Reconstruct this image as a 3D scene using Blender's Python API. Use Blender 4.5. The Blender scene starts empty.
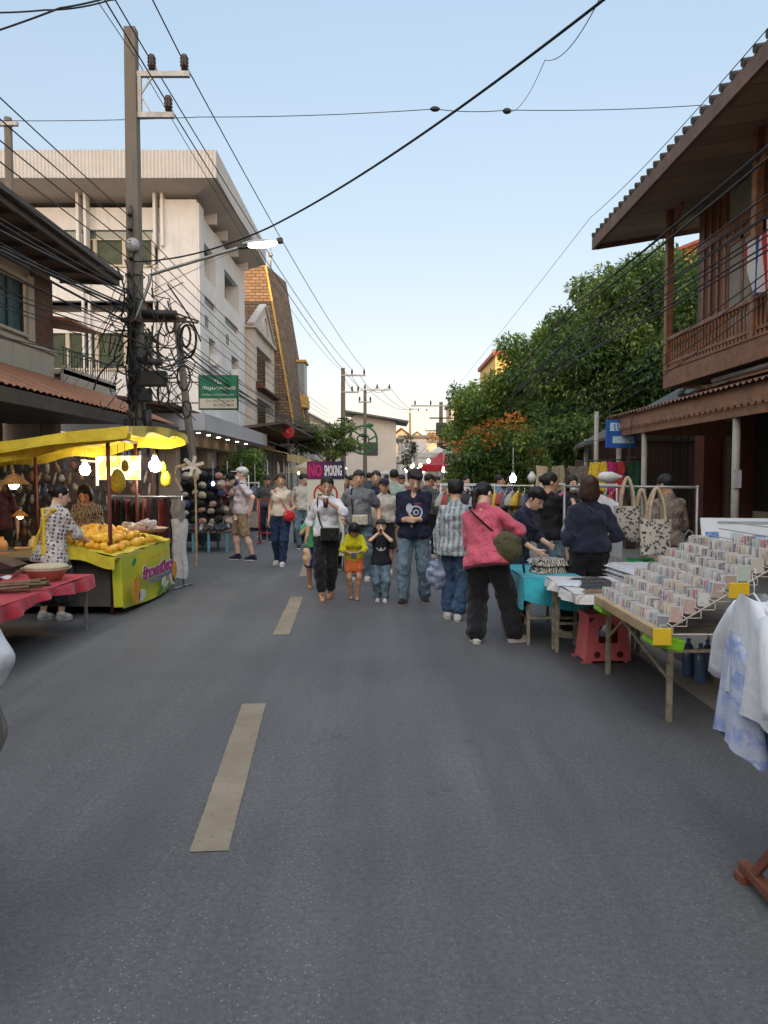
import bpy, math, random
import numpy as np
from mathutils import Vector, Matrix, Euler, Quaternion
R = math.radians
PI = math.pi
rnd = random.Random(7)
SC = bpy.context.scene
COL = SC.collection
IMPORT_W, IMPORT_H, FPX = 768, 1024, 750.0
PITCH = R(-2.82); CAMH = 1.6

# ---------------------------------------------------------------- camera, world, sun
cd = bpy.data.cameras.new('camera'); cam = bpy.data.objects.new('camera', cd); COL.objects.link(cam)
cd.sensor_fit = 'VERTICAL'; cd.sensor_height = 36; cd.lens = 36 * FPX / IMPORT_H
cd.clip_start = 0.05; cd.clip_end = 3000
cam.location = (0, 0, CAMH); cam.rotation_euler = (PI/2 + PITCH, 0, 0)
SC.camera = cam

def at(px, py, Y):
    u = (px-384)/FPX; v = (512-py)/FPX
    cp, sp = math.cos(PITCH), math.sin(PITCH)
    f = Vector((0, cp, sp)); up = Vector((0, -sp, cp))
    d = f + Vector((u, 0, 0)) + up*v
    t = Y/d.y
    return Vector((d.x*t, Y, CAMH + d.z*t))
def gp(px, py, z=0.0):
    u = (px-384)/FPX; v = (512-py)/FPX
    cp, sp = math.cos(PITCH), math.sin(PITCH)
    d = Vector((0, cp, sp)) + Vector((u, 0, 0)) + Vector((0, -sp, cp))*v
    t = (z-CAMH)/d.z
    return Vector((d.x*t, d.y*t, z))

SUN_EL, SUN_AZ = 9.0, 187.0     # azimuth measured from +Y (north) clockwise: behind the camera
w = bpy.data.worlds.new('World'); SC.world = w; w.use_nodes = True
nt = w.node_tree
sky = nt.nodes.new('ShaderNodeTexSky'); sky.sky_type = 'NISHITA'; sky.sun_disc = False
sky.sun_elevation = R(SUN_EL); sky.sun_rotation = R(SUN_AZ)
sky.air_density = 1.0; sky.dust_density = 1.0; sky.ozone_density = 1.6; sky.altitude = 300
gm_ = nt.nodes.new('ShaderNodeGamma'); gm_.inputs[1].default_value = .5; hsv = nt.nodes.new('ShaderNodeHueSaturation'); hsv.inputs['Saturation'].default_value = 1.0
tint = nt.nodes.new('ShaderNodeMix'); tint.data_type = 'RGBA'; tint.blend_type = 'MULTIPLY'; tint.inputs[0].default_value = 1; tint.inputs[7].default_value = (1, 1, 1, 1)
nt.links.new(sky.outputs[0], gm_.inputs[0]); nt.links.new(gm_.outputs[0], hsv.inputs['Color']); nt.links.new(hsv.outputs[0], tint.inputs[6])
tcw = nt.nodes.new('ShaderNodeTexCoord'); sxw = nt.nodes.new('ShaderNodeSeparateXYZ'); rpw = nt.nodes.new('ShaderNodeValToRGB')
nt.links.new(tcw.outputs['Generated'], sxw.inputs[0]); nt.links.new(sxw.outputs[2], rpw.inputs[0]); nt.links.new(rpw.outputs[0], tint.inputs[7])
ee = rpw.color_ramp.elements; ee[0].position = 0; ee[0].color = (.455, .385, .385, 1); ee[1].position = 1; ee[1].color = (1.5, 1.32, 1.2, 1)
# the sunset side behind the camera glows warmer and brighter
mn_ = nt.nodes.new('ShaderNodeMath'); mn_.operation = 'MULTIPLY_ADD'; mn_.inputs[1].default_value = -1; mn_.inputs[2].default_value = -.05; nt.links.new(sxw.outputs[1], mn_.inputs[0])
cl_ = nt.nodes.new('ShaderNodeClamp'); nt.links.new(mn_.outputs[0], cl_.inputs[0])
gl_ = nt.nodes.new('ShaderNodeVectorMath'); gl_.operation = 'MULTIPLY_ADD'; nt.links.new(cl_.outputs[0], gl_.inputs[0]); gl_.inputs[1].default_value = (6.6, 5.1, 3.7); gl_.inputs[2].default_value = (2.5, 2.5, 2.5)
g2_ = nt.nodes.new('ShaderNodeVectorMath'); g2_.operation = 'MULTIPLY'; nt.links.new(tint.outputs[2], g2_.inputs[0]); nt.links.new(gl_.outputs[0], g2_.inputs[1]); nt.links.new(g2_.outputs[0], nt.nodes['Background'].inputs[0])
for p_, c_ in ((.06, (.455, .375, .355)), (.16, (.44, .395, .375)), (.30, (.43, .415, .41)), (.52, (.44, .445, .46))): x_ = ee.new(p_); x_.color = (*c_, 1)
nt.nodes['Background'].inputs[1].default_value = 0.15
sl = bpy.data.lights.new('sun', 'SUN'); so = bpy.data.objects.new('sun', sl); COL.objects.link(so)
sl.energy = 2.2; sl.angle = R(0.5); sl.color = (1.0, 0.62, 0.30)
az = R(SUN_AZ); el = R(SUN_EL)
sdir = Vector((math.sin(az)*math.cos(el), math.cos(az)*math.cos(el), math.sin(el)))
so.rotation_euler = (-sdir).to_track_quat('-Z', 'Y').to_euler()
SC.view_settings.view_transform = 'Standard'; SC.view_settings.look = 'None'
SC.view_settings.gamma = 1; SC.view_settings.exposure = 1.66
SC.cycles.max_bounces = 6; SC.cycles.diffuse_bounces = 3; SC.cycles.transparent_max_bounces = 12

# ---------------------------------------------------------------- materials
MATS = {}
def N(nt, typ, **kw):
    n = nt.nodes.new(typ)
    for k, v in kw.items():
        setattr(n, k, v)
    return n
def bsdf(nt): return nt.nodes['Principled BSDF']
def mat(name, col, rough=0.8, var=0.15, scale=3.0, metal=0.0, bump=0.0, bscale=60.0, spec=0.4, emit=0.0, col2=None, coord='Object', dist=0.0, detail=5.0, sheen=0.0):
    """diffuse paint/cloth/stone with soft uneven colour and fine bump"""
    if name in MATS: return MATS[name]
    m = bpy.data.materials.new(name); m.use_nodes = True; t = m.node_tree; b = bsdf(t)
    b.inputs['Roughness'].default_value = rough; b.inputs['Metallic'].default_value = metal
    b.inputs['Specular IOR Level'].default_value = spec
    tc = N(t, 'ShaderNodeTexCoord')
    no = N(t, 'ShaderNodeTexNoise'); no.inputs['Scale'].default_value = scale; no.inputs['Detail'].default_value = detail
    no.inputs['Roughness'].default_value = 0.65; no.inputs['Distortion'].default_value = dist
    t.links.new(tc.outputs[coord], no.inputs['Vector'])
    rp = N(t, 'ShaderNodeValToRGB')
    c = Vector(col)
    a = c*(1-var) if col2 is None else c
    bb = c*(1+var) if col2 is None else Vector(col2)
    rp.color_ramp.elements[0].position = 0.3; rp.color_ramp.elements[1].position = 0.7
    rp.color_ramp.elements[0].color = (*[max(0, x) for x in a], 1); rp.color_ramp.elements[1].color = (*[min(1, x) for x in bb], 1)
    t.links.new(no.outputs[0], rp.inputs[0]); t.links.new(rp.outputs[0], b.inputs['Base Color'])
    if bump > 0:
        n2 = N(t, 'ShaderNodeTexNoise'); n2.inputs['Scale'].default_value = bscale; n2.inputs['Detail'].default_value = 3
        t.links.new(tc.outputs[coord], n2.inputs['Vector'])
        bp = N(t, 'ShaderNodeBump'); bp.inputs['Strength'].default_value = bump; bp.inputs['Distance'].default_value = 0.02
        t.links.new(n2.outputs[0], bp.inputs['Height']); t.links.new(bp.outputs[0], b.inputs['Normal'])
    if emit > 0:
        b.inputs['Emission Color'].default_value = (*col, 1); b.inputs['Emission Strength'].default_value = emit
    if sheen: b.inputs['Sheen Weight'].default_value = sheen
    MATS[name] = m
    return m

def mathn(t, op, a, b=None, c=None):
    n = N(t, 'ShaderNodeMath', operation=op)
    for i, v in enumerate((a, b, c)):
        if v is None: continue
        if isinstance(v, (int, float)): n.inputs[i].default_value = v
        else: t.links.new(v, n.inputs[i])
    return n.outputs[0]
def mixc(t, fac, a, b):
    n = N(t, 'ShaderNodeMix', data_type='RGBA')
    if isinstance(fac, (int, float)): n.inputs[0].default_value = fac
    else: t.links.new(fac, n.inputs[0])
    for i, v in ((6, a), (7, b)):
        if isinstance(v, tuple): n.inputs[i].default_value = (*v[:3], 1)
        else: t.links.new(v, n.inputs[i])
    return n.outputs[2]
def noise(t, vec, scale, detail=4, rough=.6, dist=0):
    n = N(t, 'ShaderNodeTexNoise'); n.inputs['Scale'].default_value = scale; n.inputs['Detail'].default_value = detail
    n.inputs['Roughness'].default_value = rough; n.inputs['Distortion'].default_value = dist
    if vec is not None: t.links.new(vec, n.inputs['Vector'])
    return n.outputs[0]
def ramp(t, v, p0, p1, c0=(0, 0, 0), c1=(1, 1, 1)):
    r = N(t, 'ShaderNodeValToRGB'); e = r.color_ramp.elements
    e[0].position = p0; e[1].position = p1; e[0].color = (*c0, 1); e[1].color = (*c1, 1)
    t.links.new(v, r.inputs[0]); return r.outputs[0]
def newmat(name, rough=.8, spec=.4):
    m = bpy.data.materials.new(name); m.use_nodes = True
    b = bsdf(m.node_tree); b.inputs['Roughness'].default_value = rough; b.inputs['Specular IOR Level'].default_value = spec
    MATS[name] = m
    return m, m.node_tree, b
def tcoord(t, k='Object'):
    return N(t, 'ShaderNodeTexCoord').outputs[k]
def mapping(t, v, sc=(1, 1, 1), rot=(0, 0, 0)):
    n = N(t, 'ShaderNodeMapping'); n.inputs['Scale'].default_value = sc; n.inputs['Rotation'].default_value = rot
    t.links.new(v, n.inputs['Vector']); return n.outputs[0]
def bump(t, h, b, strength=.4, dist=.02):
    n = N(t, 'ShaderNodeBump'); n.inputs['Strength'].default_value = strength; n.inputs['Distance'].default_value = dist
    t.links.new(h, n.inputs['Height']); t.links.new(n.outputs[0], b.inputs['Normal'])

def m_asphalt():
    m, t, b = newmat('asphalt', .72, .35)
    v = tcoord(t)
    big = noise(t, v, .35, 5, .6); mid = noise(t, mapping(t, v, (1.3, .10, 1)), 1.9, 6, .62); fine = noise(t, v, 42, 5, .85)
    vo = N(t, 'ShaderNodeTexVoronoi'); vo.inputs['Scale'].default_value = 95; t.links.new(v, vo.inputs['Vector'])
    sepn = N(t, 'ShaderNodeSeparateColor'); spark = mathn(t, 'GREATER_THAN', sepn.outputs[0], .9)
    t.links.new(vo.outputs['Color'], sepn.inputs[0])
    near = mathn(t, 'LESS_THAN', vo.outputs['Distance'], .33)
    spark = mathn(t, 'MULTIPLY', spark, near)
    c = ramp(t, big, .3, .72, (.086, .0865, .0895), (.136, .1355, .137))
    c2 = ramp(t, mid, .28, .72, (.70, .70, .71), (1.16, 1.16, 1.15))
    mx = N(t, 'ShaderNodeMix', data_type='RGBA', blend_type='MULTIPLY'); mx.inputs[0].default_value = 1
    t.links.new(c, mx.inputs[6]); t.links.new(c2, mx.inputs[7])
    c3 = ramp(t, fine, .25, .75, (.50, .50, .50), (1.5, 1.5, 1.5))
    mx2 = N(t, 'ShaderNodeMix', data_type='RGBA', blend_type='MULTIPLY'); mx2.inputs[0].default_value = 1
    t.links.new(mx.outputs[2], mx2.inputs[6]); t.links.new(c3, mx2.inputs[7])
    col = mixc(t, mathn(t, 'MULTIPLY', mathn(t, 'MULTIPLY', spark, ramp(t, mid, .35, .6)), .95), mx2.outputs[2], (.27, .27, .275))
    # darker old patches and hairline cracks
    pn = noise(t, mapping(t, v, (1, .5, 1)), .55, 3, .5, .8); col = mixc(t, mathn(t, 'MULTIPLY', ramp(t, pn, .56, .64), .30), col, (.075, .076, .08))
    cr = N(t, 'ShaderNodeTexVoronoi', feature='DISTANCE_TO_EDGE'); cr.inputs['Scale'].default_value = .42; wq = N(t, 'ShaderNodeVectorMath', operation='ADD'); nq = N(t, 'ShaderNodeTexNoise'); nq.inputs['Scale'].default_value = 2.2; nq.inputs['Detail'].default_value = 6; t.links.new(v, nq.inputs['Vector'])
    t.links.new(v, wq.inputs[0]); t.links.new(nq.outputs['Color'], wq.inputs[1]); t.links.new(wq.outputs[0], cr.inputs['Vector'])
    ck = mathn(t, 'MULTIPLY', mathn(t, 'LESS_THAN', cr.outputs['Distance'], .0035), mathn(t, 'GREATER_THAN', noise(t, v, .8, 2), .56)); col = mixc(t, mathn(t, 'MULTIPLY', ck, .22), col, (.035, .035, .035))
    # tar stains and small dark spots
    v2 = N(t, 'ShaderNodeTexVoronoi'); v2.inputs['Scale'].default_value = 1.3
    wv = N(t, 'ShaderNodeVectorMath', operation='ADD')
    ns = N(t, 'ShaderNodeTexNoise'); ns.inputs['Scale'].default_value = 6; t.links.new(v, ns.inputs['Vector'])
    sm = N(t, 'ShaderNodeVectorMath', operation='SCALE'); sm.inputs['Scale'].default_value = .12; t.links.new(ns.outputs['Color'], sm.inputs[0])
    t.links.new(v, wv.inputs[0]); t.links.new(sm.outputs[0], wv.inputs[1]); t.links.new(wv.outputs[0], v2.inputs['Vector'])
    st = ramp(t, v2.outputs['Distance'], .03, .06, (1, 1, 1), (0, 0, 0))
    col = mixc(t, mathn(t, 'MULTIPLY', st, .25), col, (.025, .025, .026))
    # worn wheel track, a little lighter and smoother
    t.links.new(col, b.inputs['Base Color'])
    h = mathn(t, 'ADD', mathn(t, 'MULTIPLY', noise(t, v, 170, 2, .7), .6), mathn(t, 'MULTIPLY', vo.outputs['Distance'], .8))
    bump(t, h, b, .55, .006)
    t.links.new(ramp(t, mid, .3, .7, (.62,)*3, (.82,)*3), b.inputs['Roughness'])
    return m
def m_roadpaint():
    m, t, b = newmat('worn_road_paint', .8, .3)
    v = tcoord(t)
    n = noise(t, v, 22, 5, .75); n2 = noise(t, v, 3, 3, .5)
    c = ramp(t, n2, .3, .7, (.225, .18, .13), (.31, .255, .185))
    k = ramp(t, n, .30, .42, (1, 1, 1), (0, 0, 0))
    t.links.new(mixc(t, mathn(t, 'MULTIPLY', k, .75), c, (.10, .098, .095)), b.inputs['Base Color'])
    bump(t, noise(t, v, 150, 2), b, .4, .005)
    return m
def m_planks(name, c0, c1, width=.15, axis='X', rough=.6, gap=.06, stain=.4):
    """boards: groove lines each `width` metres across `axis`, wood grain along the other"""
    m, t, b = newmat(name, rough, .35)
    v = tcoord(t); s = N(t, 'ShaderNodeSeparateXYZ'); t.links.new(v, s.inputs[0])
    a = s.outputs[{'X': 0, 'Y': 1, 'Z': 2}[axis]]
    q = mathn(t, 'DIVIDE', a, width); fr = mathn(t, 'FRACT', q); idx = mathn(t, 'FLOOR', q)
    g = mathn(t, 'LESS_THAN', fr, gap)
    wn = N(t, 'ShaderNodeTexWhiteNoise', noise_dimensions='1D'); t.links.new(idx, wn.inputs['W'])
    gsc = {'X': (12, 1.2, 1.2), 'Y': (1.2, 12, 1.2), 'Z': (1.2, 1.2, 12)}[axis]
    gr = noise(t, mapping(t, v, gsc), 1.5, 5, .65, .4)
    f = mathn(t, 'ADD', mathn(t, 'MULTIPLY', gr, .6), mathn(t, 'MULTIPLY', wn.outputs[0], .4))
    c = ramp(t, f, .3, .75, c0, c1)
    c = mixc(t, mathn(t, 'MULTIPLY', ramp(t, noise(t, v, .9, 4), .45, .75), stain), c, tuple(x*.55 for x in c0))
    t.links.new(mixc(t, g, c, tuple(x*.25 for x in c0)), b.inputs['Base Color'])
    bump(t, mathn(t, 'SUBTRACT', mathn(t, 'MULTIPLY', gr, .2), g), b, .6, .01)
    return m
def m_wave(name, c0, c1, scale, axis='X', rough=.6, bumps=.6, prof='SIN', metal=0):
    m, t, b = newmat(name, rough, .4); b.inputs['Metallic'].default_value = metal
    v = tcoord(t); wv = N(t, 'ShaderNodeTexWave', bands_direction=axis, wave_profile=prof); wv.inputs['Scale'].default_value = scale
    t.links.new(v, wv.inputs['Vector'])
    n = noise(t, v, 2.2, 5, .7)
    c = ramp(t, n, .3, .72, c0, c1)
    mx = N(t, 'ShaderNodeMix', data_type='RGBA', blend_type='MULTIPLY'); mx.inputs[0].default_value = .55
    t.links.new(c, mx.inputs[6]); t.links.new(ramp(t, wv.outputs[0], 0, .35, (.45,)*3, (1,)*3), mx.inputs[7])
    t.links.new(mx.outputs[2], b.inputs['Base Color']); bump(t, wv.outputs[0], b, bumps, .03)
    return m
def m_brick(name, c1, c2, mortar, scale=1, w=.4, h=.15, mort=.015, rough=.8, vec=None):
    m, t, b = newmat(name, rough, .3)
    v = tcoord(t)
    s = N(t, 'ShaderNodeSeparateXYZ'); t.links.new(v, s.inputs[0]); cb = N(t, 'ShaderNodeCombineXYZ')
    t.links.new(mathn(t, 'ADD', s.outputs[0], s.outputs[1]), cb.inputs[0]); t.links.new(s.outputs[2], cb.inputs[1])
    br = N(t, 'ShaderNodeTexBrick'); br.inputs['Scale'].default_value = scale
    br.inputs['Color1'].default_value = (*c1, 1); br.inputs['Color2'].default_value = (*c2, 1); br.inputs['Mortar'].default_value = (*mortar, 1)
    br.inputs['Mortar Size'].default_value = mort; br.inputs['Brick Width'].default_value = w; br.inputs['Row Height'].default_value = h
    t.links.new(cb.outputs[0], br.inputs['Vector'])
    mx = N(t, 'ShaderNodeMix', data_type='RGBA', blend_type='MULTIPLY'); mx.inputs[0].default_value = .6
    t.links.new(br.outputs[0], mx.inputs[6]); t.links.new(ramp(t, noise(t, v, 1.2, 5, .7), .3, .7, (.6,)*3, (1.2,)*3), mx.inputs[7])
    t.links.new(mx.outputs[2], b.inputs['Base Color'])
    iv = mathn(t, 'SUBTRACT', 1.0, br.outputs['Fac']); bump(t, iv, b, .7, .02)
    return m
def m_plaster(name, c, stain=(.25, .22, .19), amt=.5, rough=.85, zs=1.0):
    """rendered wall with rain streaks"""
    m, t, b = newmat(name, rough, .25)
    v = tcoord(t)
    n = noise(t, v, .8, 6, .7); st = noise(t, mapping(t, v, (2.6, 2.6, .22)), 1.6, 6, .72)
    c0 = ramp(t, n, .3, .7, tuple(x*.9 for x in c), tuple(min(1, x*1.06) for x in c))
    f = mathn(t, 'MULTIPLY', ramp(t, st, .52, .8), amt)
    t.links.new(mixc(t, f, c0, stain), b.inputs['Base Color'])
    bump(t, noise(t, v, 40, 3), b, .15, .01)
    return m
def m_leaf(name, c0, c1, c2, trans=.35):
    m, t, b = newmat(name, .5, .35)
    oi = N(t, 'ShaderNodeNewGeometry')
    at_ = N(t, 'ShaderNodeAttribute', attribute_name='rnd')
    r = N(t, 'ShaderNodeValToRGB'); e = r.color_ramp.elements
    e[0].position = .1; e[0].color = (*c0, 1); e[1].position = .95; e[1].color = (*c2, 1)
    x = e.new(.55); x.color = (*c1, 1)
    t.links.new(at_.outputs['Fac'], r.inputs[0]); t.links.new(r.outputs[0], b.inputs['Base Color'])
    tr = N(t, 'ShaderNodeBsdfTranslucent'); t.links.new(r.outputs[0], tr.inputs[0])
    ms = N(t, 'ShaderNodeMixShader'); ms.inputs[0].default_value = trans
    out = t.nodes['Material Output']
    t.links.new(b.outputs[0], ms.inputs[1]); t.links.new(tr.outputs[0], ms.inputs[2]); t.links.new(ms.outputs[0], out.inputs[0])
    return m
def m_emit(name, col, s):
    if name in MATS: return MATS[name]
    m, t, b = newmat(name, .4, .3)
    b.inputs['Base Color'].default_value = (*[min(1, c) for c in col], 1)
    b.inputs['Emission Color'].default_value = (*col, 1); b.inputs['Emission Strength'].default_value = s
    return m
def m_glass(name, col, rough=.08):
    if name in MATS: return MATS[name]
    m, t, b = newmat(name, rough, .8)
    v = tcoord(t)
    t.links.new(ramp(t, noise(t, v, 1.1, 3), .3, .7, tuple(x*.6 for x in col), col), b.inputs['Base Color'])
    return m
def m_plastic(name, col, alpha=.55, rough=.25):
    m, t, b = newmat(name, rough, .5)
    b.inputs['Base Color'].default_value = (*col, 1); b.inputs['Alpha'].default_value = alpha
    return m

def crease(t, b, v, amt=.55, sc=9.0, weave=.25):
    wv = noise(t, mapping(t, v, (1, 1, .55)), sc, 3, .55, 1.6); r_ = ramp(t, wv, .38, .62)
    n1 = N(t, 'ShaderNodeBump'); n1.inputs['Strength'].default_value = amt; n1.inputs['Distance'].default_value = .02; t.links.new(r_, n1.inputs['Height'])
    n2 = N(t, 'ShaderNodeBump'); n2.inputs['Strength'].default_value = weave; n2.inputs['Distance'].default_value = .003; t.links.new(noise(t, v, 130, 2), n2.inputs['Height'])
    t.links.new(n1.outputs[0], n2.inputs['Normal']); t.links.new(n2.outputs[0], b.inputs['Normal'])
# ---------------------------------------------------------------- objects
def tag(o, label=None, cat=None, group=None, kind=None):
    if label: o['label'] = label
    if cat: o['category'] = cat
    if group: o['group'] = group
    if kind: o['kind'] = kind
    return o
def thing(name, label, cat, loc=(0, 0, 0), rz=0, group=None):
    o = bpy.data.objects.new(name, None); COL.objects.link(o); o.empty_display_size = .2
    o.location = loc; o.rotation_euler = (0, 0, rz)
    return tag(o, label, cat, group)
def kids(o): return [c for c in COL.objects if c.parent == o]
CHILD = {}
def setparent(o, p):
    o.parent = p
    if p is not None: CHILD.setdefault(p.name, []).append(o)
def copy_tree(o, parent=None, loc=None, rz=None, label=None, scale=None, jit=None):
    c = o.copy(); COL.objects.link(c); setparent(c, parent)
    if loc is not None: c.location = loc
    if rz is not None: c.rotation_euler = (0, 0, rz)
    if scale is not None: c.scale = scale
    if label: c['label'] = label
    for k in CHILD.get(o.name, []): copy_tree(k, c)
    return c

class MB:
    def __init__(s): s.v = []; s.f = []; s.m = []; s.sm = []
    def add(s, vs, fs, mi=0, smooth=False):
        b = len(s.v); s.v += [tuple(v) for v in vs]
        for f in fs: s.f.append(tuple(i+b for i in f)); s.m.append(mi); s.sm.append(smooth)
        return s
    def box(s, a, b, mi=0, M=None):
        x0, y0, z0 = [min(p, q) for p, q in zip(a, b)]; x1, y1, z1 = [max(p, q) for p, q in zip(a, b)]
        vs = [(x0, y0, z0), (x1, y0, z0), (x1, y1, z0), (x0, y1, z0), (x0, y0, z1), (x1, y0, z1), (x1, y1, z1), (x0, y1, z1)]
        if M is not None: vs = [M @ Vector(v) for v in vs]
        return s.add(vs, [(0, 3, 2, 1), (4, 5, 6, 7), (0, 1, 5, 4), (1, 2, 6, 5), (2, 3, 7, 6), (3, 0, 4, 7)], mi)
    def bbox(s, a, b, r=.01, mi=0, M=None):
        """box with chamfered vertical and top edges"""
        x0, y0, z0 = [min(p, q) for p, q in zip(a, b)]; x1, y1, z1 = [max(p, q) for p, q in zip(a, b)]
        def ring(i, z): return [(x0+r+i*0, y0+i, z), (x1-r, y0+i, z), (x1-i, y0+r, z), (x1-i, y1-r, z), (x1-r, y1-i, z), (x0+r, y1-i, z), (x0+i, y1-r, z), (x0+i, y0+r, z)]
        vs = ring(r*.5, z0) + ring(0, z0+r) + ring(0, z1-r) + ring(r*.5, z1)
        fs = [tuple(range(7, -1, -1)), tuple(range(24, 32))]
        for k in range(3):
            for i in range(8): j = (i+1) % 8; fs.append((k*8+i, k*8+j, k*8+8+j, k*8+8+i))
        if M is not None: vs = [M @ Vector(v) for v in vs]
        return s.add(vs, fs, mi)
    def bar(s, p, q, w=.04, h=None, mi=0, up=(0, 0, 1)):
        p = Vector(p); q = Vector(q); h = h or w; d = (q-p).normalized(); u = Vector(up)
        if abs(d.dot(u)) > .98: u = Vector((0, 1, 0))
        a = d.cross(u).normalized()*w/2; b = a.cross(d).normalized()*h/2
        vs = [p-a-b, p+a-b, p+a+b, p-a+b, q-a-b, q+a-b, q+a+b, q-a+b]
        return s.add(vs, [(3, 2, 1, 0), (4, 5, 6, 7), (0, 1, 5, 4), (1, 2, 6, 5), (2, 3, 7, 6), (3, 0, 4, 7)], mi)
    def tube(s, pts, r=.02, n=8, mi=0, caps=True, smooth=True):
        pts = [Vector(p) for p in pts]; rs = r if isinstance(r, (list, tuple)) else [r]*len(pts)
        vs = []; prev = None
        for i, p in enumerate(pts):
            d = (pts[min(i+1, len(pts)-1)]-pts[max(i-1, 0)])
            d = d.normalized() if d.length > 1e-9 else Vector((0, 0, 1))
            if prev is None:
                a = d.cross(Vector((0, 0, 1)));
                if a.length < .05: a = d.cross(Vector((0, 1, 0)))
                a.normalize()
            else:
                a = (prev - d*prev.dot(d)).normalized()
            prev = a; b = d.cross(a)
            for k in range(n):
                t = 2*PI*k/n; vs.append(p + (a*math.cos(t)+b*math.sin(t))*rs[i])
        fs = [(i*n+k, i*n+(k+1) % n, (i+1)*n+(k+1) % n, (i+1)*n+k) for i in range(len(pts)-1) for k in range(n)]
        s.add(vs, fs, mi, smooth)
        if caps:
            b = len(s.v)-len(vs); s.f.append(tuple(b+k for k in range(n-1, -1, -1))); s.f.append(tuple(b+(len(pts)-1)*n+k for k in range(n))); s.m += [mi, mi]; s.sm += [False, False]
        return s
    def cyl(s, c, r, h, n=16, mi=0, r2=None):
        c = Vector(c); return s.tube([c, c+Vector((0, 0, h))], [r, r if r2 is None else r2], n, mi)
    def lathe(s, prof, c=(0, 0, 0), n=16, mi=0, M=None, smooth=True):
        vs = []
        for r, z in prof:
            for k in range(n):
                t = 2*PI*k/n; v = Vector((r*math.cos(t), r*math.sin(t), z))
                v = (M @ v) if M is not None else v + Vector(c)
                vs.append(v)
        fs = [(i*n+k, i*n+(k+1) % n, (i+1)*n+(k+1) % n, (i+1)*n+k) for i in range(len(prof)-1) for k in range(n)]
        return s.add(vs, fs, mi, smooth)
    def quad(s, a, b, c, d, mi=0): return s.add([a, b, c, d], [(0, 1, 2, 3)], mi)
    def prism(s, poly, ext, mi=0):
        """poly: list of 3D points, extruded by ext"""
        n = len(poly); e = Vector(ext); P = [Vector(p) for p in poly]
        vs = P + [p+e for p in P]
        fs = [tuple(range(n-1, -1, -1)), tuple(range(n, 2*n))] + [(i, (i+1) % n, n+(i+1) % n, n+i) for i in range(n)]
        return s.add(vs, fs, mi)
    def grid(s, fn, nu, nv, mi=0, smooth=True, closed=False):
        vs = [fn(i/nu, j/nv) for j in range(nv+1) for i in range(nu+1)]
        fs = [(j*(nu+1)+i, j*(nu+1)+i+1, (j+1)*(nu+1)+i+1, (j+1)*(nu+1)+i) for j in range(nv) for i in range(nu)]
        return s.add(vs, fs, mi, smooth)
    def ball(s, c, r, n=10, mi=0, sc=(1, 1, 1), M=None):
        c = Vector(c); m2 = n//2+1; vs = []
        for j in range(m2+1):
            p = -PI/2+PI*j/m2
            for k in range(n):
                t = 2*PI*k/n; v = Vector((math.cos(p)*math.cos(t)*r*sc[0], math.cos(p)*math.sin(t)*r*sc[1], math.sin(p)*r*sc[2]))
                if M is not None: v = M @ v
                vs.append(c+v)
        fs = [(j*n+k, j*n+(k+1) % n, (j+1)*n+(k+1) % n, (j+1)*n+k) for j in range(m2) for k in range(n)]
        return s.add(vs, fs, mi, True)
    def merge(s, o, M=None, mi=None):
        b = len(s.v); s.v += [tuple(M @ Vector(v)) if M is not None else v for v in o.v]
        s.f += [tuple(i+b for i in f) for f in o.f]; s.m += (o.m if mi is None else [mi]*len(o.m)); s.sm += o.sm
        return s
    def mesh(s, name, mats):
        me = bpy.data.meshes.new(name); me.from_pydata(s.v, [], s.f); me.validate()
        for m in (mats if isinstance(mats, (list, tuple)) else [mats]): me.materials.append(m)
        if len(me.polygons) == len(s.m):
            me.polygons.foreach_set('material_index', s.m); me.polygons.foreach_set('use_smooth', s.sm)
        me.update(); return me
    def build(s, name, mats, parent=None, loc=(0, 0, 0), rz=0):
        o = bpy.data.objects.new(name, s.mesh(name, mats)); COL.objects.link(o)
        o.location = loc; o.rotation_euler = (0, 0, rz)
        if parent is not None: setparent(o, parent)
        return o
def solidify(o, t, off=0):
    m = o.modifiers.new('s', 'SOLIDIFY'); m.thickness = t; m.offset = off; return o
def textobj(name, s, m, parent, loc, rot=(PI/2, 0, 0), size=.1, width=None, ext=.002, align='CENTER', yscale=None, bold=0):
    c = bpy.data.curves.new(name, 'FONT'); c.body = s; c.size = size; c.extrude = ext; c.align_x = align; c.align_y = 'CENTER'; c.resolution_u = 3; c.offset = bold
    o = bpy.data.objects.new(name, c); COL.objects.link(o)
    dg = bpy.context.evaluated_depsgraph_get(); me = bpy.data.meshes.new_from_object(o.evaluated_get(dg))
    bpy.data.objects.remove(o)
    xs = [v.co.x for v in me.vertices]
    if xs and width:
        k = width/(max(xs)-min(xs)); ky = yscale if yscale else k
        for v in me.vertices: v.co.x *= k; v.co.y *= ky
    me.materials.clear(); me.materials.append(m)
    o = bpy.data.objects.new(name, me); COL.objects.link(o); o.location = loc; o.rotation_euler = rot
    setparent(o, parent); return o

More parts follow.
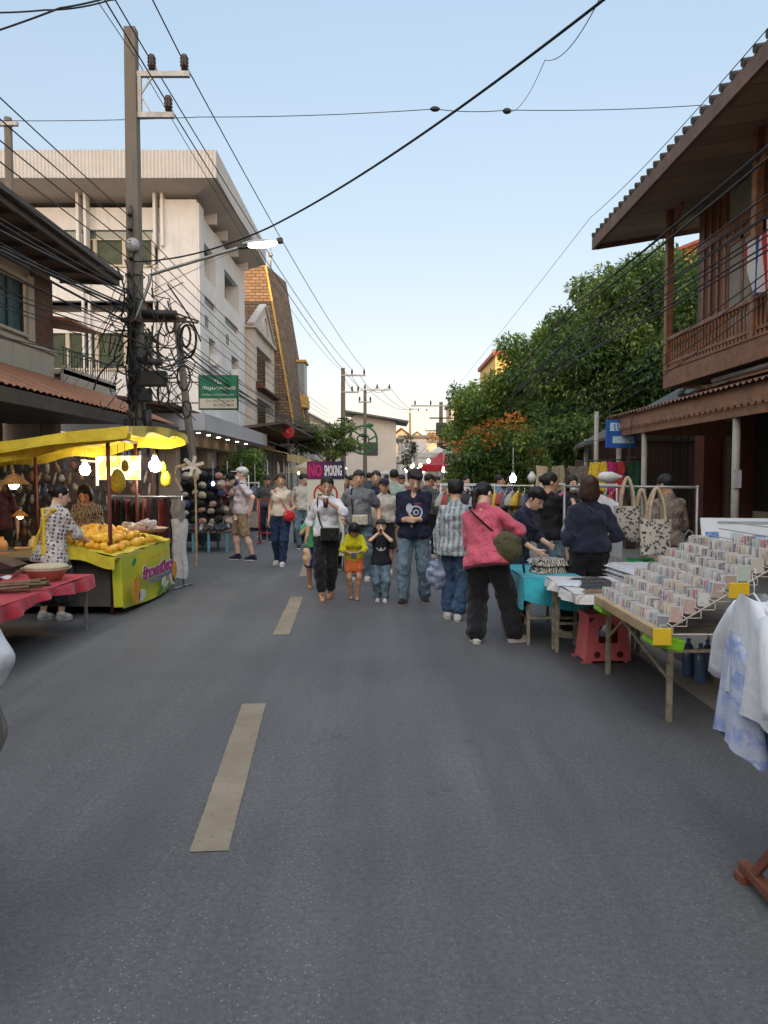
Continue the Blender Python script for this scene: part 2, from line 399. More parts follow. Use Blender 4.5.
# ---------------------------------------------------------------- SDF modelling (bodies, clothes, bags, soft things)
def rotm(ax, ay, az_): return np.array(Euler((ax, ay, az_)).to_matrix())
def SEG(a, b, ra, rb, k=.03): return ('seg', np.array(a, float), np.array(b, float), ra, rb, k)
def ELL(c, r, M=None, k=.03): return ('ell', np.array(c, float), np.array(r, float), None if M is None else np.array(M, float), k)
def BOX(c, h, r=.01, M=None, k=.01): return ('box', np.array(c, float), np.array(h, float), r, None if M is None else np.array(M, float), k)
def prim_bounds(p):
    if p[0] == 'seg': m = max(p[3], p[4]); return np.minimum(p[1], p[2])-m, np.maximum(p[1], p[2])+m
    if p[0] == 'ell': r = p[2].max() if p[3] is not None else p[2]; return p[1]-r, p[1]+r
    r = (np.linalg.norm(p[2]) if p[4] is not None else p[2])+p[3]; return p[1]-r, p[1]+r
def prim_eval(p, X):
    if p[0] == 'seg':
        a, b, ra, rb = p[1:5]; ab = b-a; L2 = (ab*ab).sum()+1e-9
        d = X-a; t = np.clip((d@ab)/L2, 0, 1)
        return np.linalg.norm(d-t[:, None]*ab, axis=1)-(ra+(rb-ra)*t)
    if p[0] == 'ell':
        d = X-p[1]
        if p[3] is not None: d = d@p[3]
        k0 = np.linalg.norm(d/p[2], axis=1); k1 = np.linalg.norm(d/(p[2]**2), axis=1)+1e-9
        return k0*(k0-1)/k1
    d = X-p[1]
    if p[4] is not None: d = d@p[4]
    q = np.abs(d)-p[2]
    return np.linalg.norm(np.maximum(q, 0), axis=1)+np.minimum(q.max(axis=1), 0)-p[3]
FW = [np.array(v) for v in [(31, 17, 47), (-23, 41, 19), (15, -37, 61), (53, 29, -13), (-9, 67, 33), (41, -21, -57)]]
def folds(X, amp, sc=1.0, seed=0):
    f = np.zeros(len(X))
    for i, w_ in enumerate(FW): f += np.sin(X@(w_*sc*.62)+seed*1.7+i*2.1+1.3*np.sin(X@(FW[(i+2) % 6]*.3)+seed))
    return f*amp/3
def sdf_mesh(prims, vox=.01, cuts=(), neg=(), disp=None, kneg=.01):
    """prims: smooth union; cuts: (point, normal) keeps side opposite to normal; neg: prims removed. returns verts(n,3), quads(m,4)"""
    lo = np.min([prim_bounds(p)[0] for p in prims], axis=0)-3*vox; hi = np.max([prim_bounds(p)[1] for p in prims], axis=0)+3*vox
    n = np.ceil((hi-lo)/vox).astype(int)+1
    F = np.full(n, .3, dtype=np.float32)
    def sub(p, mar):
        a, b = prim_bounds(p); i0 = np.maximum(np.floor((a-mar-lo)/vox).astype(int), 0); i1 = np.minimum(np.ceil((b+mar-lo)/vox).astype(int)+1, n)
        if np.any(i1 <= i0): return None, None
        g = np.stack(np.meshgrid(*[lo[d]+vox*np.arange(i0[d], i1[d]) for d in range(3)], indexing='ij'), -1)
        return (slice(i0[0], i1[0]), slice(i0[1], i1[1]), slice(i0[2], i1[2])), g
    for p in prims:
        k = p[-1]; sl_, g = sub(p, max(k*2, 3*vox))
        if sl_ is None: continue
        sh = g.shape[:3]; d = prim_eval(p, g.reshape(-1, 3)).reshape(sh); a = F[sl_]
        h = np.maximum(k-np.abs(a-d), 0)/k; F[sl_] = np.minimum(a, d)-h*h*k/4
    for p in neg:
        sl_, g = sub(p, 3*vox)
        if sl_ is None: continue
        sh = g.shape[:3]; d = -prim_eval(p, g.reshape(-1, 3)).reshape(sh); F[sl_] = np.maximum(F[sl_], d)
    if cuts or disp:
        idx = np.argwhere(np.abs(F) < .12); X = lo+vox*idx; val = F[tuple(idx.T)]
        if disp: val = val+disp(X)
        F[tuple(idx.T)] = val
    if cuts:
        G = np.stack(np.meshgrid(*[lo[d]+vox*np.arange(n[d]) for d in range(3)], indexing='ij'), -1).reshape(-1, 3)
        for c in cuts:
            pt, nr = np.array(c[0], float), np.array(c[1], float); nr /= np.linalg.norm(nr)
            d = (G-pt)@nr
            if len(c) > 2:  # limited radius
                far = np.linalg.norm(G-pt, axis=1) > c[2]; d = np.where(far, -1, d)
            F = np.maximum(F, d.reshape(n).astype(np.float32))
    # surface nets
    S = F < 0
    c8 = np.zeros(np.array(n)-1, dtype=np.int8)
    offs = [(i, j, k) for i in (0, 1) for j in (0, 1) for k in (0, 1)]
    for o in offs: c8 += S[o[0]:n[0]-1+o[0], o[1]:n[1]-1+o[1], o[2]:n[2]-1+o[2]]
    act = np.argwhere((c8 > 0) & (c8 < 8))
    if len(act) == 0: return np.zeros((0, 3)), np.zeros((0, 4), int)
    vid = np.full(np.array(n)-1, -1, dtype=np.int64); vid[tuple(act.T)] = np.arange(len(act))
    acc = np.zeros((len(act), 3)); cnt = np.zeros(len(act))
    for i, a in enumerate(offs):
        for d in range(3):
            if a[d] == 1: continue
            b = list(a); b[d] = 1
            fa = F[tuple((act+a).T)]; fb = F[tuple((act+np.array(b)).T)]
            cr = (fa < 0) != (fb < 0); t = np.where(cr, fa/(fa-fb+1e-12), 0)
            p = np.array(a, float)+np.zeros((len(act), 3)); p[:, d] = t
            acc[cr] += p[cr]; cnt[cr] += 1
    V = lo+vox*(act+acc/np.maximum(cnt, 1)[:, None])
    Q = []
    for d in range(3):
        e1, e2 = (d+1) % 3, (d+2) % 3
        a = [slice(0, n[i]-1) if i == d else slice(1, n[i]-1) for i in range(3)]
        b = [slice(1, n[i]) if i == d else slice(1, n[i]-1) for i in range(3)]
        A = S[tuple(a)]; B = S[tuple(b)]
        cr = np.argwhere(A != B)
        if not len(cr): continue
        ins = A[tuple(cr.T)]
        base = cr.copy(); base[:, e1] += 1; base[:, e2] += 1
        def vv(o1, o2):
            q = base.copy(); q[:, e1] -= o1; q[:, e2] -= o2
            return vid[tuple(q.T)]
        q = np.stack([vv(0, 0), vv(1, 0), vv(1, 1), vv(0, 1)], 1)
        q[~ins] = q[~ins][:, ::-1]
        Q.append(q)
    Q = np.concatenate(Q); Q = Q[(Q >= 0).all(axis=1)]
    return V, Q
def np_obj(name, V, Q, mats, parent=None, attrs=None, smooth=True, loc=(0, 0, 0), rz=0, mi=None):
    me = bpy.data.meshes.new(name)
    k = Q.shape[1] if len(Q) else 4
    me.vertices.add(len(V)); me.vertices.foreach_set('co', np.asarray(V, np.float32).ravel())
    me.loops.add(len(Q)*k); me.loops.foreach_set('vertex_index', Q.astype(np.int32).ravel())
    me.polygons.add(len(Q)); me.polygons.foreach_set('loop_start', np.arange(len(Q), dtype=np.int32)*k)
    me.polygons.foreach_set('use_smooth', np.full(len(Q), smooth))
    for m in (mats if isinstance(mats, (list, tuple)) else [mats]): me.materials.append(m)
    if mi is not None: me.polygons.foreach_set('material_index', mi)
    me.update(calc_edges=True)
    for an, (ty, arr) in (attrs or {}).items():
        a = me.attributes.new(an, ty, 'POINT')
        a.data.foreach_set('vector' if ty == 'FLOAT_VECTOR' else 'value', np.asarray(arr, np.float32).ravel())
    o = bpy.data.objects.new(name, me); COL.objects.link(o); o.location = loc; o.rotation_euler = (0, 0, rz)
    if parent is not None: setparent(o, parent)
    return o
# ---------------------------------------------------------------- people
def m_skin(name, col):
    """skin with face features placed in head coordinates stored on the body (attribute hc)"""
    if name in MATS: return MATS[name]
    m, t, b = newmat(name, .5, .4)
    b.inputs['Subsurface Weight'].default_value = .08; b.inputs['Subsurface Radius'].default_value = (.02, .008, .004)
    a = N(t, 'ShaderNodeAttribute', attribute_name='hc'); s = N(t, 'ShaderNodeSeparateXYZ'); t.links.new(a.outputs['Vector'], s.inputs[0])
    x, y, z = s.outputs
    v = tcoord(t); n = noise(t, v, 9, 4, .6)
    c = ramp(t, n, .3, .7, tuple(q*.9 for q in col), tuple(min(1, q*1.08) for q in col))
    ax = mathn(t, 'ABSOLUTE', x); front = mathn(t, 'LESS_THAN', y, -.045)
    def ell(cx, cz, rx, rz):
        dx = mathn(t, 'DIVIDE', mathn(t, 'SUBTRACT', ax, cx), rx); dz = mathn(t, 'DIVIDE', mathn(t, 'SUBTRACT', z, cz), rz)
        d = mathn(t, 'ADD', mathn(t, 'MULTIPLY', dx, dx), mathn(t, 'MULTIPLY', dz, dz))
        return mathn(t, 'MULTIPLY', mathn(t, 'LESS_THAN', d, 1.0), front)
    # cheeks and lips redder, brows and beard area darker
    c = mixc(t, mathn(t, 'MULTIPLY', ell(.042, -.03, .022, .018), .3), c, (col[0]*1.05, col[1]*.75, col[2]*.7))
    c = mixc(t, ell(.0, -.066, .024, .009), c, (col[0]*.75, col[1]*.38, col[2]*.38))
    c = mixc(t, ell(.0, -.066, .022, .0018), c, (.05, .02, .02))
    c = mixc(t, mathn(t, 'MULTIPLY', ell(.032, .026, .018, .005), .85), c, (.03, .02, .016))
    c = mixc(t, mathn(t, 'MULTIPLY', ell(.030, .002, .019, .011), .35), c, (col[0]*.5, col[1]*.4, col[2]*.4))
    c = mixc(t, ell(.031, .001, .0145, .0062), c, (.26, .24, .22))
    c = mixc(t, ell(.031, .001, .0062, .0062), c, (.02, .012, .01))
    c = mixc(t, ell(.031, .0075, .016, .002), c, (.03, .02, .016))
    c = mixc(t, ell(.008, -.036, .0035, .0025), c, (col[0]*.3, col[1]*.2, col[2]*.2))
    t.links.new(c, b.inputs['Base Color'])
    return m
def m_cloth(name, col, rough=.88, var=.1, weave=.25, cr=.6):
    if name in MATS: return MATS[name]
    m, t, b = newmat(name, rough, .2); b.inputs['Sheen Weight'].default_value = .15
    v = tcoord(t); n = noise(t, v, 5, 4, .6); f = noise(t, v, 120, 2, .6)
    c = ramp(t, n, .3, .7, tuple(q*(1-var) for q in col), tuple(min(1, q*(1+var)) for q in col))
    t.links.new(c, b.inputs['Base Color']); crease(t, b, v, cr, 9 if cr > .4 else 4, weave)
    return m
def m_denim(name, c0, c1):
    if name in MATS: return MATS[name]
    m, t, b = newmat(name, .9, .2)
    v = tcoord(t); n = noise(t, mapping(t, v, (1, 1, .35)), 5, 5, .7); f = noise(t, v, 140, 2)
    g = mathn(t, 'ADD', mathn(t, 'MULTIPLY', n, .85), mathn(t, 'MULTIPLY', f, .15))
    t.links.new(ramp(t, g, .35, .66, c0, c1), b.inputs['Base Color']); crease(t, b, v, .8, 11, .4)
    return m
def m_print(name, base, kind, col2, col3=None):
    """cloth whose pattern is woven or printed on it, in torso coordinates (attribute hc)"""
    m, t, b = newmat(name, .88, .2)
    a = N(t, 'ShaderNodeAttribute', attribute_name='hc'); s = N(t, 'ShaderNodeSeparateXYZ'); t.links.new(a.outputs['Vector'], s.inputs[0])
    x, y, z = s.outputs; V = a.outputs['Vector']
    n = noise(t, V, 6, 4); c = ramp(t, n, .3, .7, tuple(q*.88 for q in base), tuple(min(1, q*1.1) for q in base))
    front = mathn(t, 'LESS_THAN', y, 0.0)
    def ell(cx, cz, rx, rz, r0=0.0):
        dx = mathn(t, 'DIVIDE', mathn(t, 'SUBTRACT', x, cx), rx); dz = mathn(t, 'DIVIDE', mathn(t, 'SUBTRACT', z, cz), rz)
        d = mathn(t, 'ADD', mathn(t, 'MULTIPLY', dx, dx), mathn(t, 'MULTIPLY', dz, dz))
        k = mathn(t, 'LESS_THAN', d, 1.0)
        if r0: k = mathn(t, 'MULTIPLY', k, mathn(t, 'GREATER_THAN', d, r0))
        return mathn(t, 'MULTIPLY', k, front)
    if kind == 'dots':
        vo = N(t, 'ShaderNodeTexVoronoi'); vo.inputs['Scale'].default_value = 21; vo.inputs['Randomness'].default_value = .25; t.links.new(V, vo.inputs['Vector'])
        c = mixc(t, mathn(t, 'LESS_THAN', vo.outputs['Distance'], .36), c, col2)
    elif kind == 'zebra':
        wv = N(t, 'ShaderNodeTexWave', wave_profile='SIN'); wv.inputs['Scale'].default_value = 14; wv.inputs['Distortion'].default_value = 9; wv.inputs['Detail'].default_value = 1.5; wv.inputs['Detail Scale'].default_value = 2
        t.links.new(V, wv.inputs['Vector']); c = mixc(t, ramp(t, wv.outputs[0], .5, .6), c, col2)
    elif kind == 'stripes':
        wob = mathn(t, 'MULTIPLY', noise(t, V, 7, 2), .02)
        fr = mathn(t, 'FRACT', mathn(t, 'MULTIPLY', mathn(t, 'ADD', x, wob), 15)); c = mixc(t, mathn(t, 'GREATER_THAN', fr, .5), c, col2)
        fr3 = mathn(t, 'FRACT', mathn(t, 'MULTIPLY', mathn(t, 'ADD', x, wob), 45)); c = mixc(t, mathn(t, 'MULTIPLY', mathn(t, 'GREATER_THAN', fr3, .7), .5), c, col3 or base)
        fr2 = mathn(t, 'FRACT', mathn(t, 'MULTIPLY', z, 11)); c = mixc(t, mathn(t, 'MULTIPLY', mathn(t, 'GREATER_THAN', fr2, .72), .35), c, col3 or base)
    elif kind == 'check':
        for q, k in ((x, 34), (z, 34), (y, 34)):
            fr = mathn(t, 'FRACT', mathn(t, 'MULTIPLY', q, k)); c = mixc(t, mathn(t, 'MULTIPLY', mathn(t, 'GREATER_THAN', fr, .6), .45), c, col2)
    elif kind == 'box':      # white box print on the front
        k = mathn(t, 'MULTIPLY', mathn(t, 'LESS_THAN', mathn(t, 'ABSOLUTE', x), .095), mathn(t, 'LESS_THAN', mathn(t, 'ABSOLUTE', mathn(t, 'SUBTRACT', z, .30)), .024))
        k = mathn(t, 'MULTIPLY', k, front)
        c = mixc(t, k, c, col2)
        tx = mathn(t, 'MULTIPLY', mathn(t, 'GREATER_THAN', mathn(t, 'FRACT', mathn(t, 'MULTIPLY', x, 55)), .5), mathn(t, 'LESS_THAN', mathn(t, 'ABSOLUTE', mathn(t, 'SUBTRACT', z, .30)), .006))
        c = mixc(t, mathn(t, 'MULTIPLY', mathn(t, 'MULTIPLY', tx, k), .6), c, base)
    elif kind == 'splash':   # round graphic print
        c = mixc(t, ell(.03, .22, .085, .085, .55), c, col2); c = mixc(t, ell(-.05, .27, .04, .06), c, col2)
        c = mixc(t, ell(.035, .22, .035, .035, .3), c, col2); c = mixc(t, ell(.05, .325, .05, .012), c, col3 or col2)
        c = mixc(t, ell(-.02, .05, .012, .02), c, (.4, .35, .3))
    elif kind == 'smile':
        k = mathn(t, 'MULTIPLY', ell(0, .24, .10, .08, .5), mathn(t, 'LESS_THAN', z, .235))
        c = mixc(t, k, c, col2); c = mixc(t, ell(0, .20, .025, .03), c, col2)
    elif kind == 'panel':
        k = ell(0, .22, .075, .10); nn = noise(t, V, 40, 2); c = mixc(t, mathn(t, 'MULTIPLY', mathn(t, 'MULTIPLY', k, mathn(t, 'GREATER_THAN', nn, .5)), .6), c, col2)
    t.links.new(c, b.inputs['Base Color']); crease(t, b, V, .6, 10, .25)
    return m

SKIN = {'tan': (.48, .27, .165), 'mid': (.57, .34, .22), 'fair': (.68, .44, .31), 'pale': (.74, .48, .37), 'dark': (.33, .18, .105)}
HAIRM = None
def ik(a, b, l1, l2, pole):
    a = np.array(a, float); b = np.array(b, float); d = b-a; L = np.linalg.norm(d)
    mx = (l1+l2)*.999
    if L > mx: b = a+d/L*mx; d = b-a; L = mx
    u = d/L; x = (l1*l1-l2*l2+L*L)/(2*L); h = math.sqrt(max(l1*l1-x*x, 0))
    p = np.array(pole, float); p = p-u*(p@u); p /= np.linalg.norm(p)+1e-9
    return a+u*x+p*h, b

def hand_prims(wr, dirv, palm, s, side, curl=.5, fan=1.0, tcl=.4):
    """palm and five fingers. dirv: hand direction, palm: palm normal, side +1/-1: thumb side sign"""
    d = np.array(dirv, float); d /= np.linalg.norm(d); pn = np.array(palm, float); pn -= d*(pn@d); pn /= np.linalg.norm(pn)+1e-9
    lat = np.cross(d, pn)*side
    P = []
    for k in (-.024, -.008, .010, .026):
        P.append(SEG(wr+lat*k*.7*s, wr+(d*.085+lat*k)*s, .013*s, .0115*s, .014*s))
    ln = [(.026, .066, .0078), (.010, .076, .0084), (-.008, .071, .0082), (-.024, .055, .0072)]
    for k, L, r in ln:
        b0 = wr+(d*.085+lat*k)*s
        a1 = curl*.7; d1 = d*math.cos(a1)+pn*math.sin(a1)+lat*(k*2.0*fan); b1 = b0+d1*L*.48*s
        a2 = curl*1.7; d2 = d*math.cos(a2)+pn*math.sin(a2)+lat*(k*1.0*fan); b2 = b1+d2*L*.52*s
        P.append(SEG(b0, b1, r*s*1.08, r*s, .004)); P.append(SEG(b1, b2, r*s, r*s*.86, .004))
    t0 = wr+(d*.022+lat*.026)*s; t1 = t0+(d*.030+lat*.026+pn*.008)*s; t2 = t1+(d*.032+lat*.006+pn*.02*tcl)*s
    P += [SEG(wr+(d*.01+lat*.012)*s, t0, .013*s, .0125*s, .012*s), SEG(t0, t1, .0125*s, .0105*s, .006), SEG(t1, t2, .0105*s, .0085*s, .003)]
    return P

def person(loc, rz, H=1.6, label='', group=None, skin='mid', build=1.0, fem=False, kid=0.0, lean=0.0, side=0.0, twist=0.0,
           head=(0, 0, 0), lh=None, rh=None, lf=(.10, 0), rf=(-.10, 0), lpole=None, rpole=None, vox=.0085, curl=(.4, .4),
           top=None, sleeve='short', hem=-.06, loose=1.0, neck='crew', pants=None, plen=1.0, pwide=1.0, skirt=None, hair='short', hairc=(.018, .014, .012),
           shoes=None, sole=(.75, .74, .70), cap=None, mask=None, footrot=(0, 0), extra=None, lift=(0, 0), belly=0.0, kneeb=None, apron=None, legsout=None, pdir=(None, None), hdir=(None, None)):
    """local frame: faces -Y, +X is the person's left. lh/rh: wrist targets in torso frame (relative to the pelvis centre, metres at 1.7 m)"""
    s = H/1.70
    hs = s*(1.05+.20*kid)           # head scale: children have larger heads
    T = thing('person', label, 'person', loc, rz, group)
    hipz = .90-.04*kid; sw = (.142 if fem else .158)*(1+(build-1)*.6)*(1-.12*kid); hw = .088
    pel = np.array([0, 0, hipz+.02])
    # pelvis drop so both feet reach the floor
    Rt = rotm(0, side, 0)@rotm(lean, 0, 0)@rotm(0, 0, twist)
    off = np.array([0, .10*math.sin(lean)*1.2, 0])      # hips go back as the trunk bends
    reach = []
    for sd, f in ((1, lf), (-1, rf)):
        dx, dy = f[0]-sd*hw-off[0], f[1]-off[1]; reach.append(math.sqrt(max(.01, .80**2-dx*dx-dy*dy))+.08+lift[0 if sd > 0 else 1])
    pel[2] = min(pel[2], min(reach)+.02+.035 if lift == (0, 0) else pel[2]); pel = pel+off
    def tw(p): return pel+Rt@np.array(p, float)
    J = {}
    chest, nk = tw((0, -.005, .34)), tw((0, .012, .50))
    Rh = Rt@rotm(*[0, 0, 0])@rotm(head[0], head[1], head[2])
    hc = tw((0, .012, .512))+Rh@np.array([0, -.018, .115*hs/s])
    W = {}
    for sd, nm, tgt, pole in ((1, 'l', lh, lpole), (-1, 'r', rh, rpole)):
        sh = tw((sd*sw, .015, .402)); tg = tw(tgt) if tgt is not None else tw((sd*(sw+.085), .0, -.10))
        pl = Rt@np.array(pole if pole is not None else (sd*.45, .8, -.35), float)
        el_, wr = ik(sh, tg, .285-.02*kid, .25-.02*kid, pl); W[nm] = (sh, el_, wr)
    K = {}
    for i, (sd, nm, f) in enumerate(((1, 'l', lf), (-1, 'r', rf))):
        hp = pel+np.array([sd*hw, 0, -.035]); an = np.array([f[0], f[1]+.03, .08+lift[i]])
        kp = (sd*.15, -1, 0) if kneeb is None else kneeb
        kn, an2 = ik(hp, an, .425, .405, kp); K[nm] = (hp, kn, an2)
    g = 1.0 if not fem else .95; bl = build
    P = []
    # trunk
    def tell(c, r): return ELL(tw(c), r, Rt, .035)
    P += [tell((0, .005, -.01), (.155*bl*(1.04 if fem else 1), .108*bl, .12)), tell((0, 0, .16), (.135*bl*g, .095*bl+belly, .16)), tell((0, .0, .31), (.152*bl*g, .10*bl, .15)),
          SEG(tw((.05, .012, .435)), tw((0, .012, .50)), .055, .045, .03), SEG(tw((-.05, .012, .435)), tw((0, .012, .50)), .055, .045, .03)]
    if fem: P += [ELL(tw((.065, -.085, .315)), (.058, .05, .055), Rt, .03), ELL(tw((-.065, -.085, .315)), (.058, .05, .055), Rt, .03)]
    if top is not None:
        P = [(p[0], p[1], p[2]*.90, *p[3:]) if p[0] == 'ell' else p for p in P]
    P.append(SEG(nk-(Rt@np.array([0, 0, .05])), hc+Rh@np.array([0, .02, -.06])*hs/s, .056*(.9 if fem else 1), .050*hs/s, .03))
    for nm in 'lr':
        sh, e, w_ = W[nm]; tk = (.92 if fem else 1.0)*bl
        q_ = .84 if top is not None else 1
        P += [SEG(tw((0, .01, .43)), sh, .055*q_, .047*tk*q_, .03), SEG(sh, e, .050*tk*q_, .038*tk*(.92 if sleeve != 'short' else 1), .03), SEG(e, w_, .038*tk, .026*tk, .02)]
    for nm in 'lr':
        hp, kn, an = K[nm]; tk = (1.04 if fem else 1.0)*bl
        q_ = .86 if (pants is not None and plen > .6) else 1
        P += [SEG(hp, kn, .082*tk*q_, .054*tk*q_, .04), SEG(kn, kn+(an-kn)*.35+np.array([0, .012, 0]), .052*tk*q_, .055*tk*q_, .03), SEG(kn+(an-kn)*.35+np.array([0, .012, 0]), an, .053*tk*q_, .034, .03)]
    Fd = {}
    for i, nm in enumerate('lr'):
        an = K[nm][2]; a = footrot[i]; fd = np.array([math.sin(a), -math.cos(a), 0.0]); z0 = lift[i]
        heel = an+fd*(-.025)+np.array([0, 0, -.05]); toe = an+fd*.125+np.array([0, 0, -.058-z0*.6]); ball = an+fd*.08+np.array([0, 0, -.053-z0*.45])
        P += [SEG(an, heel, .034, .030, .02), SEG(an-np.array([0, 0, .02]), ball, .034, .028, .03), SEG(ball, toe, .030, .020, .02), SEG(heel, ball, .028, .030, .02)]
        Fd[nm] = (an, fd, heel, ball, toe)
    # head
    q = hs/s
    def hl(c): return hc+Rh@(np.array(c, float)*q)
    hp_ = [ELL(hl((0, .012, .022)), np.array((.076, .094, .094))*q, Rh, .02), ELL(hl((0, -.022, -.035)), np.array((.060, .070, .078))*q, Rh, .035), ELL(hl((0, -.062, -.088)), np.array((.026, .022, .020))*q, Rh, .03),
           SEG(hl((0, -.088, .002)), hl((0, -.108, -.033)), .009*q, .014*q, .015), ELL(hl((0, -.083, -.066)), np.array((.024, .012, .012))*q, Rh, .012),
           ELL(hl((.078, .012, -.006)), np.array((.012, .020, .032))*q, Rh, .008), ELL(hl((-.078, .012, -.006)), np.array((.012, .020, .032))*q, Rh, .008)]
    P += hp_
    neg = [ELL(hl((.031, -.108, .002)), np.array((.020, .020, .012))*q, Rh), ELL(hl((-.031, -.108, .002)), np.array((.020, .020, .012))*q, Rh)]
    HP = []
    for i, (nm, sd) in enumerate((('l', 1), ('r', -1))):
        sh, e, w_ = W[nm]; d = (w_-e) if hdir[i] is None else Rt@np.array(hdir[i], float)
        palm = Rt@np.array(pdir[i] if pdir[i] is not None else (-sd*.9, -.2, 0), float)
        # the thumb lies towards the front of the body when the hand hangs
        P += hand_prims(w_, d, palm, 1.0*(1-.05*kid), (1 if sd > 0 else -1)*-1, curl[i])
    P = [scale_prim(p, s) for p in P]; neg = [scale_prim(p, s) for p in neg]
    V, Q = sdf_mesh(P, vox, neg=neg)
    hcV = ((V-hc*s)@Rh)/hs
    far = np.linalg.norm(hcV, axis=1) > .17; hcV[far] = (9, 9, 9)
    np_obj('body', V, Q, m_skin('skin_'+skin, SKIN[skin]), T, {'hc': ('FLOAT_VECTOR', hcV)})
    def cloth(name, PR, m, cuts=(), amp=.006, fs=1.0, k=None, neg=(), v=None):
        PR = [scale_prim(p, s) for p in PR]; sd = rnd.random()*10
        cuts = [(np.array(c[0])*s, c[1], *[x*s for x in c[2:]]) for c in cuts]
        V, Q = sdf_mesh(PR, v or vox, cuts=cuts, neg=[scale_prim(p, s) for p in neg], disp=(lambda X: folds(X, amp*s, fs, sd)-amp*s*.7) if amp else None)
        if len(V) == 0: return None
        tc = ((V/s-pel)@Rt)
        return np_obj(name, V, Q, m, T, {'hc': ('FLOAT_VECTOR', tc)})
    if top is not None:
        L = .014*loose; PR = []
        hz = hem
        PR += [ELL(tw((0, .005, min(hz+.05, .02))), (.172*bl+L*1.2, .130*bl+L*1.1+belly*.8, .17), Rt, .035), ELL(tw((0, 0, .15)), (.145*bl*g+L, .102*bl+L+belly, .2), Rt, .05), ELL(tw((0, 0, .31)), (.158*bl*g+L*.8, .108*bl+L*.8, .155), Rt, .035)]
        if hz < -.1: PR.append(SEG(tw((.06, .005, -.02)), tw((.07, .0, hz)), .125*bl, .14*bl, .05)); PR.append(SEG(tw((-.06, .005, -.02)), tw((-.07, .0, hz)), .125*bl, .14*bl, .05))
        if fem: PR += [ELL(tw((sx*.065, -.088, .31)), (.068, .058, .065), Rt, .05) for sx in (1, -1)]
        cuts = [(tw((0, 0, hz)), Rt@np.array([0, 0, -1.0]))]
        PR += [SEG(tw((sx*.055, .012, .43)), tw((0, .012, .487)), .064, .058, .02) for sx in (1, -1)]
        PR2 = []
        for nm in 'lr':
            sh, e, w_ = W[nm]; tk = (.92 if fem else 1.0)*bl
            if sleeve == 'none': PR.append(SEG(tw((0, .01, .43)), sh, .060, .054*tk, .02)); continue
            PR.append(SEG(tw((0, .01, .43)), sh, .056, .050*tk, .02))
            if sleeve == 'short': PR.append(SEG(sh, sh+(e-sh)*.62, .052*tk+L*.25, .055*tk+L*.5, .02))
            elif sleeve == 'half': PR += [SEG(sh, e, .051*tk+L*.25, .047*tk+L*.45, .02), SEG(e, e+(w_-e)*.18, .047*tk+L*.45, .046*tk+L*.6, .02)]
            else: PR += [SEG(sh, e, .051*tk+L*.25, .046*tk+L*.45, .02), SEG(e, e+(w_-e)*.92, .046*tk+L*.45, .036*tk+L*.6, .025)]
        ng = []
        if neck == 'v': ng = [ELL(tw((0, -.10, .47)), (.045, .09, .085), Rt)]
        elif neck == 'crew': ng = [ELL(tw((0, -.075, .515)), (.062, .06, .045), Rt)]
        elif neck == 'wide': ng = [ELL(tw((0, -.06, .52)), (.10, .09, .075), Rt)]
        cloth('shirt', PR, top, cuts, .0085, 1.25, neg=ng)
        for nm in ():
            pass
    if pants is not None:
        pl_ = plen; PR = [ELL(pel+np.array([0, .005, 0]), (.172*bl, .128*bl, .13), Rt, .035)]
        cuts = []
        for nm in 'lr':
            hp, kn, an = K[nm]; tk = (1.02 if fem else 1.0)*bl
            if pl_ <= .55:
                e = hp+(kn-hp)*(pl_/.5); PR.append(SEG(hp, e, .100*tk, .084*tk*pwide, .04))
            else:
                PR.append(SEG(hp, kn, .098*tk, .072*tk*(pwide*.5+.5), .04)); e = kn+(an-kn)*((pl_-.5)/.5)*.97; PR.append(SEG(kn, e, .072*tk*(pwide*.5+.5), .058*tk*pwide, .03))
                m2 = kn+(an-kn)*.33+np.array([0, .014, 0]); PR.append(SEG(kn, m2, .066, .066*tk, .03))
        hi_ = pel[2]+.10
        cuts.append((tw((0, 0, min(.10, hem+.08) if top is not None else .10)), Rt@np.array([0, 0, 1.0]), .5))
        cloth('trousers' if pl_ > .6 else 'shorts', PR, pants, cuts, .0075 if pl_ > .6 else .005, 1.35)
    if skirt is not None:
        PR = [ELL(pel+np.array([0, .005, 0]), (.168*bl, .125*bl, .115), None, .05), SEG(pel, pel-np.array([0, 0, skirt[1]]), .14, .15*skirt[2], .06)]
        for nm in 'lr':
            hp, kn, an = K[nm]; PR.append(SEG(hp, hp+(kn-hp)*min(1, skirt[1]/.42), .095, .1*skirt[2], .07))
        cloth('skirt', PR, skirt[0], [(pel-np.array([0, 0, skirt[1]]), (0, 0, -1))], .007)
    if apron is not None:
        PR = [SEG(tw((.10, .125, .43)), tw((.0, .150, .27)), .022, .022, .01), SEG(tw((.0, .150, .27)), tw((-.07, .165, .05)), .022, .022, .01), SEG(tw((-.10, .125, .43)), tw((.0, .150, .27)), .022, .022, .01), SEG(tw((.0, .150, .27)), tw((.07, .165, .05)), .022, .022, .01), SEG(tw((.10, .105, .43)), tw((.10, -.05, .45)), .016, .016), SEG(tw((-.10, .105, .43)), tw((-.10, -.05, .45)), .016, .016),
              SEG(tw((.07, .165, .05)), tw((.10, .16, -.12)), .022, .03), SEG(tw((-.07, .165, .05)), tw((-.10, .16, -.12)), .022, .03)]
        cloth('apron', PR, apron, (), 0)
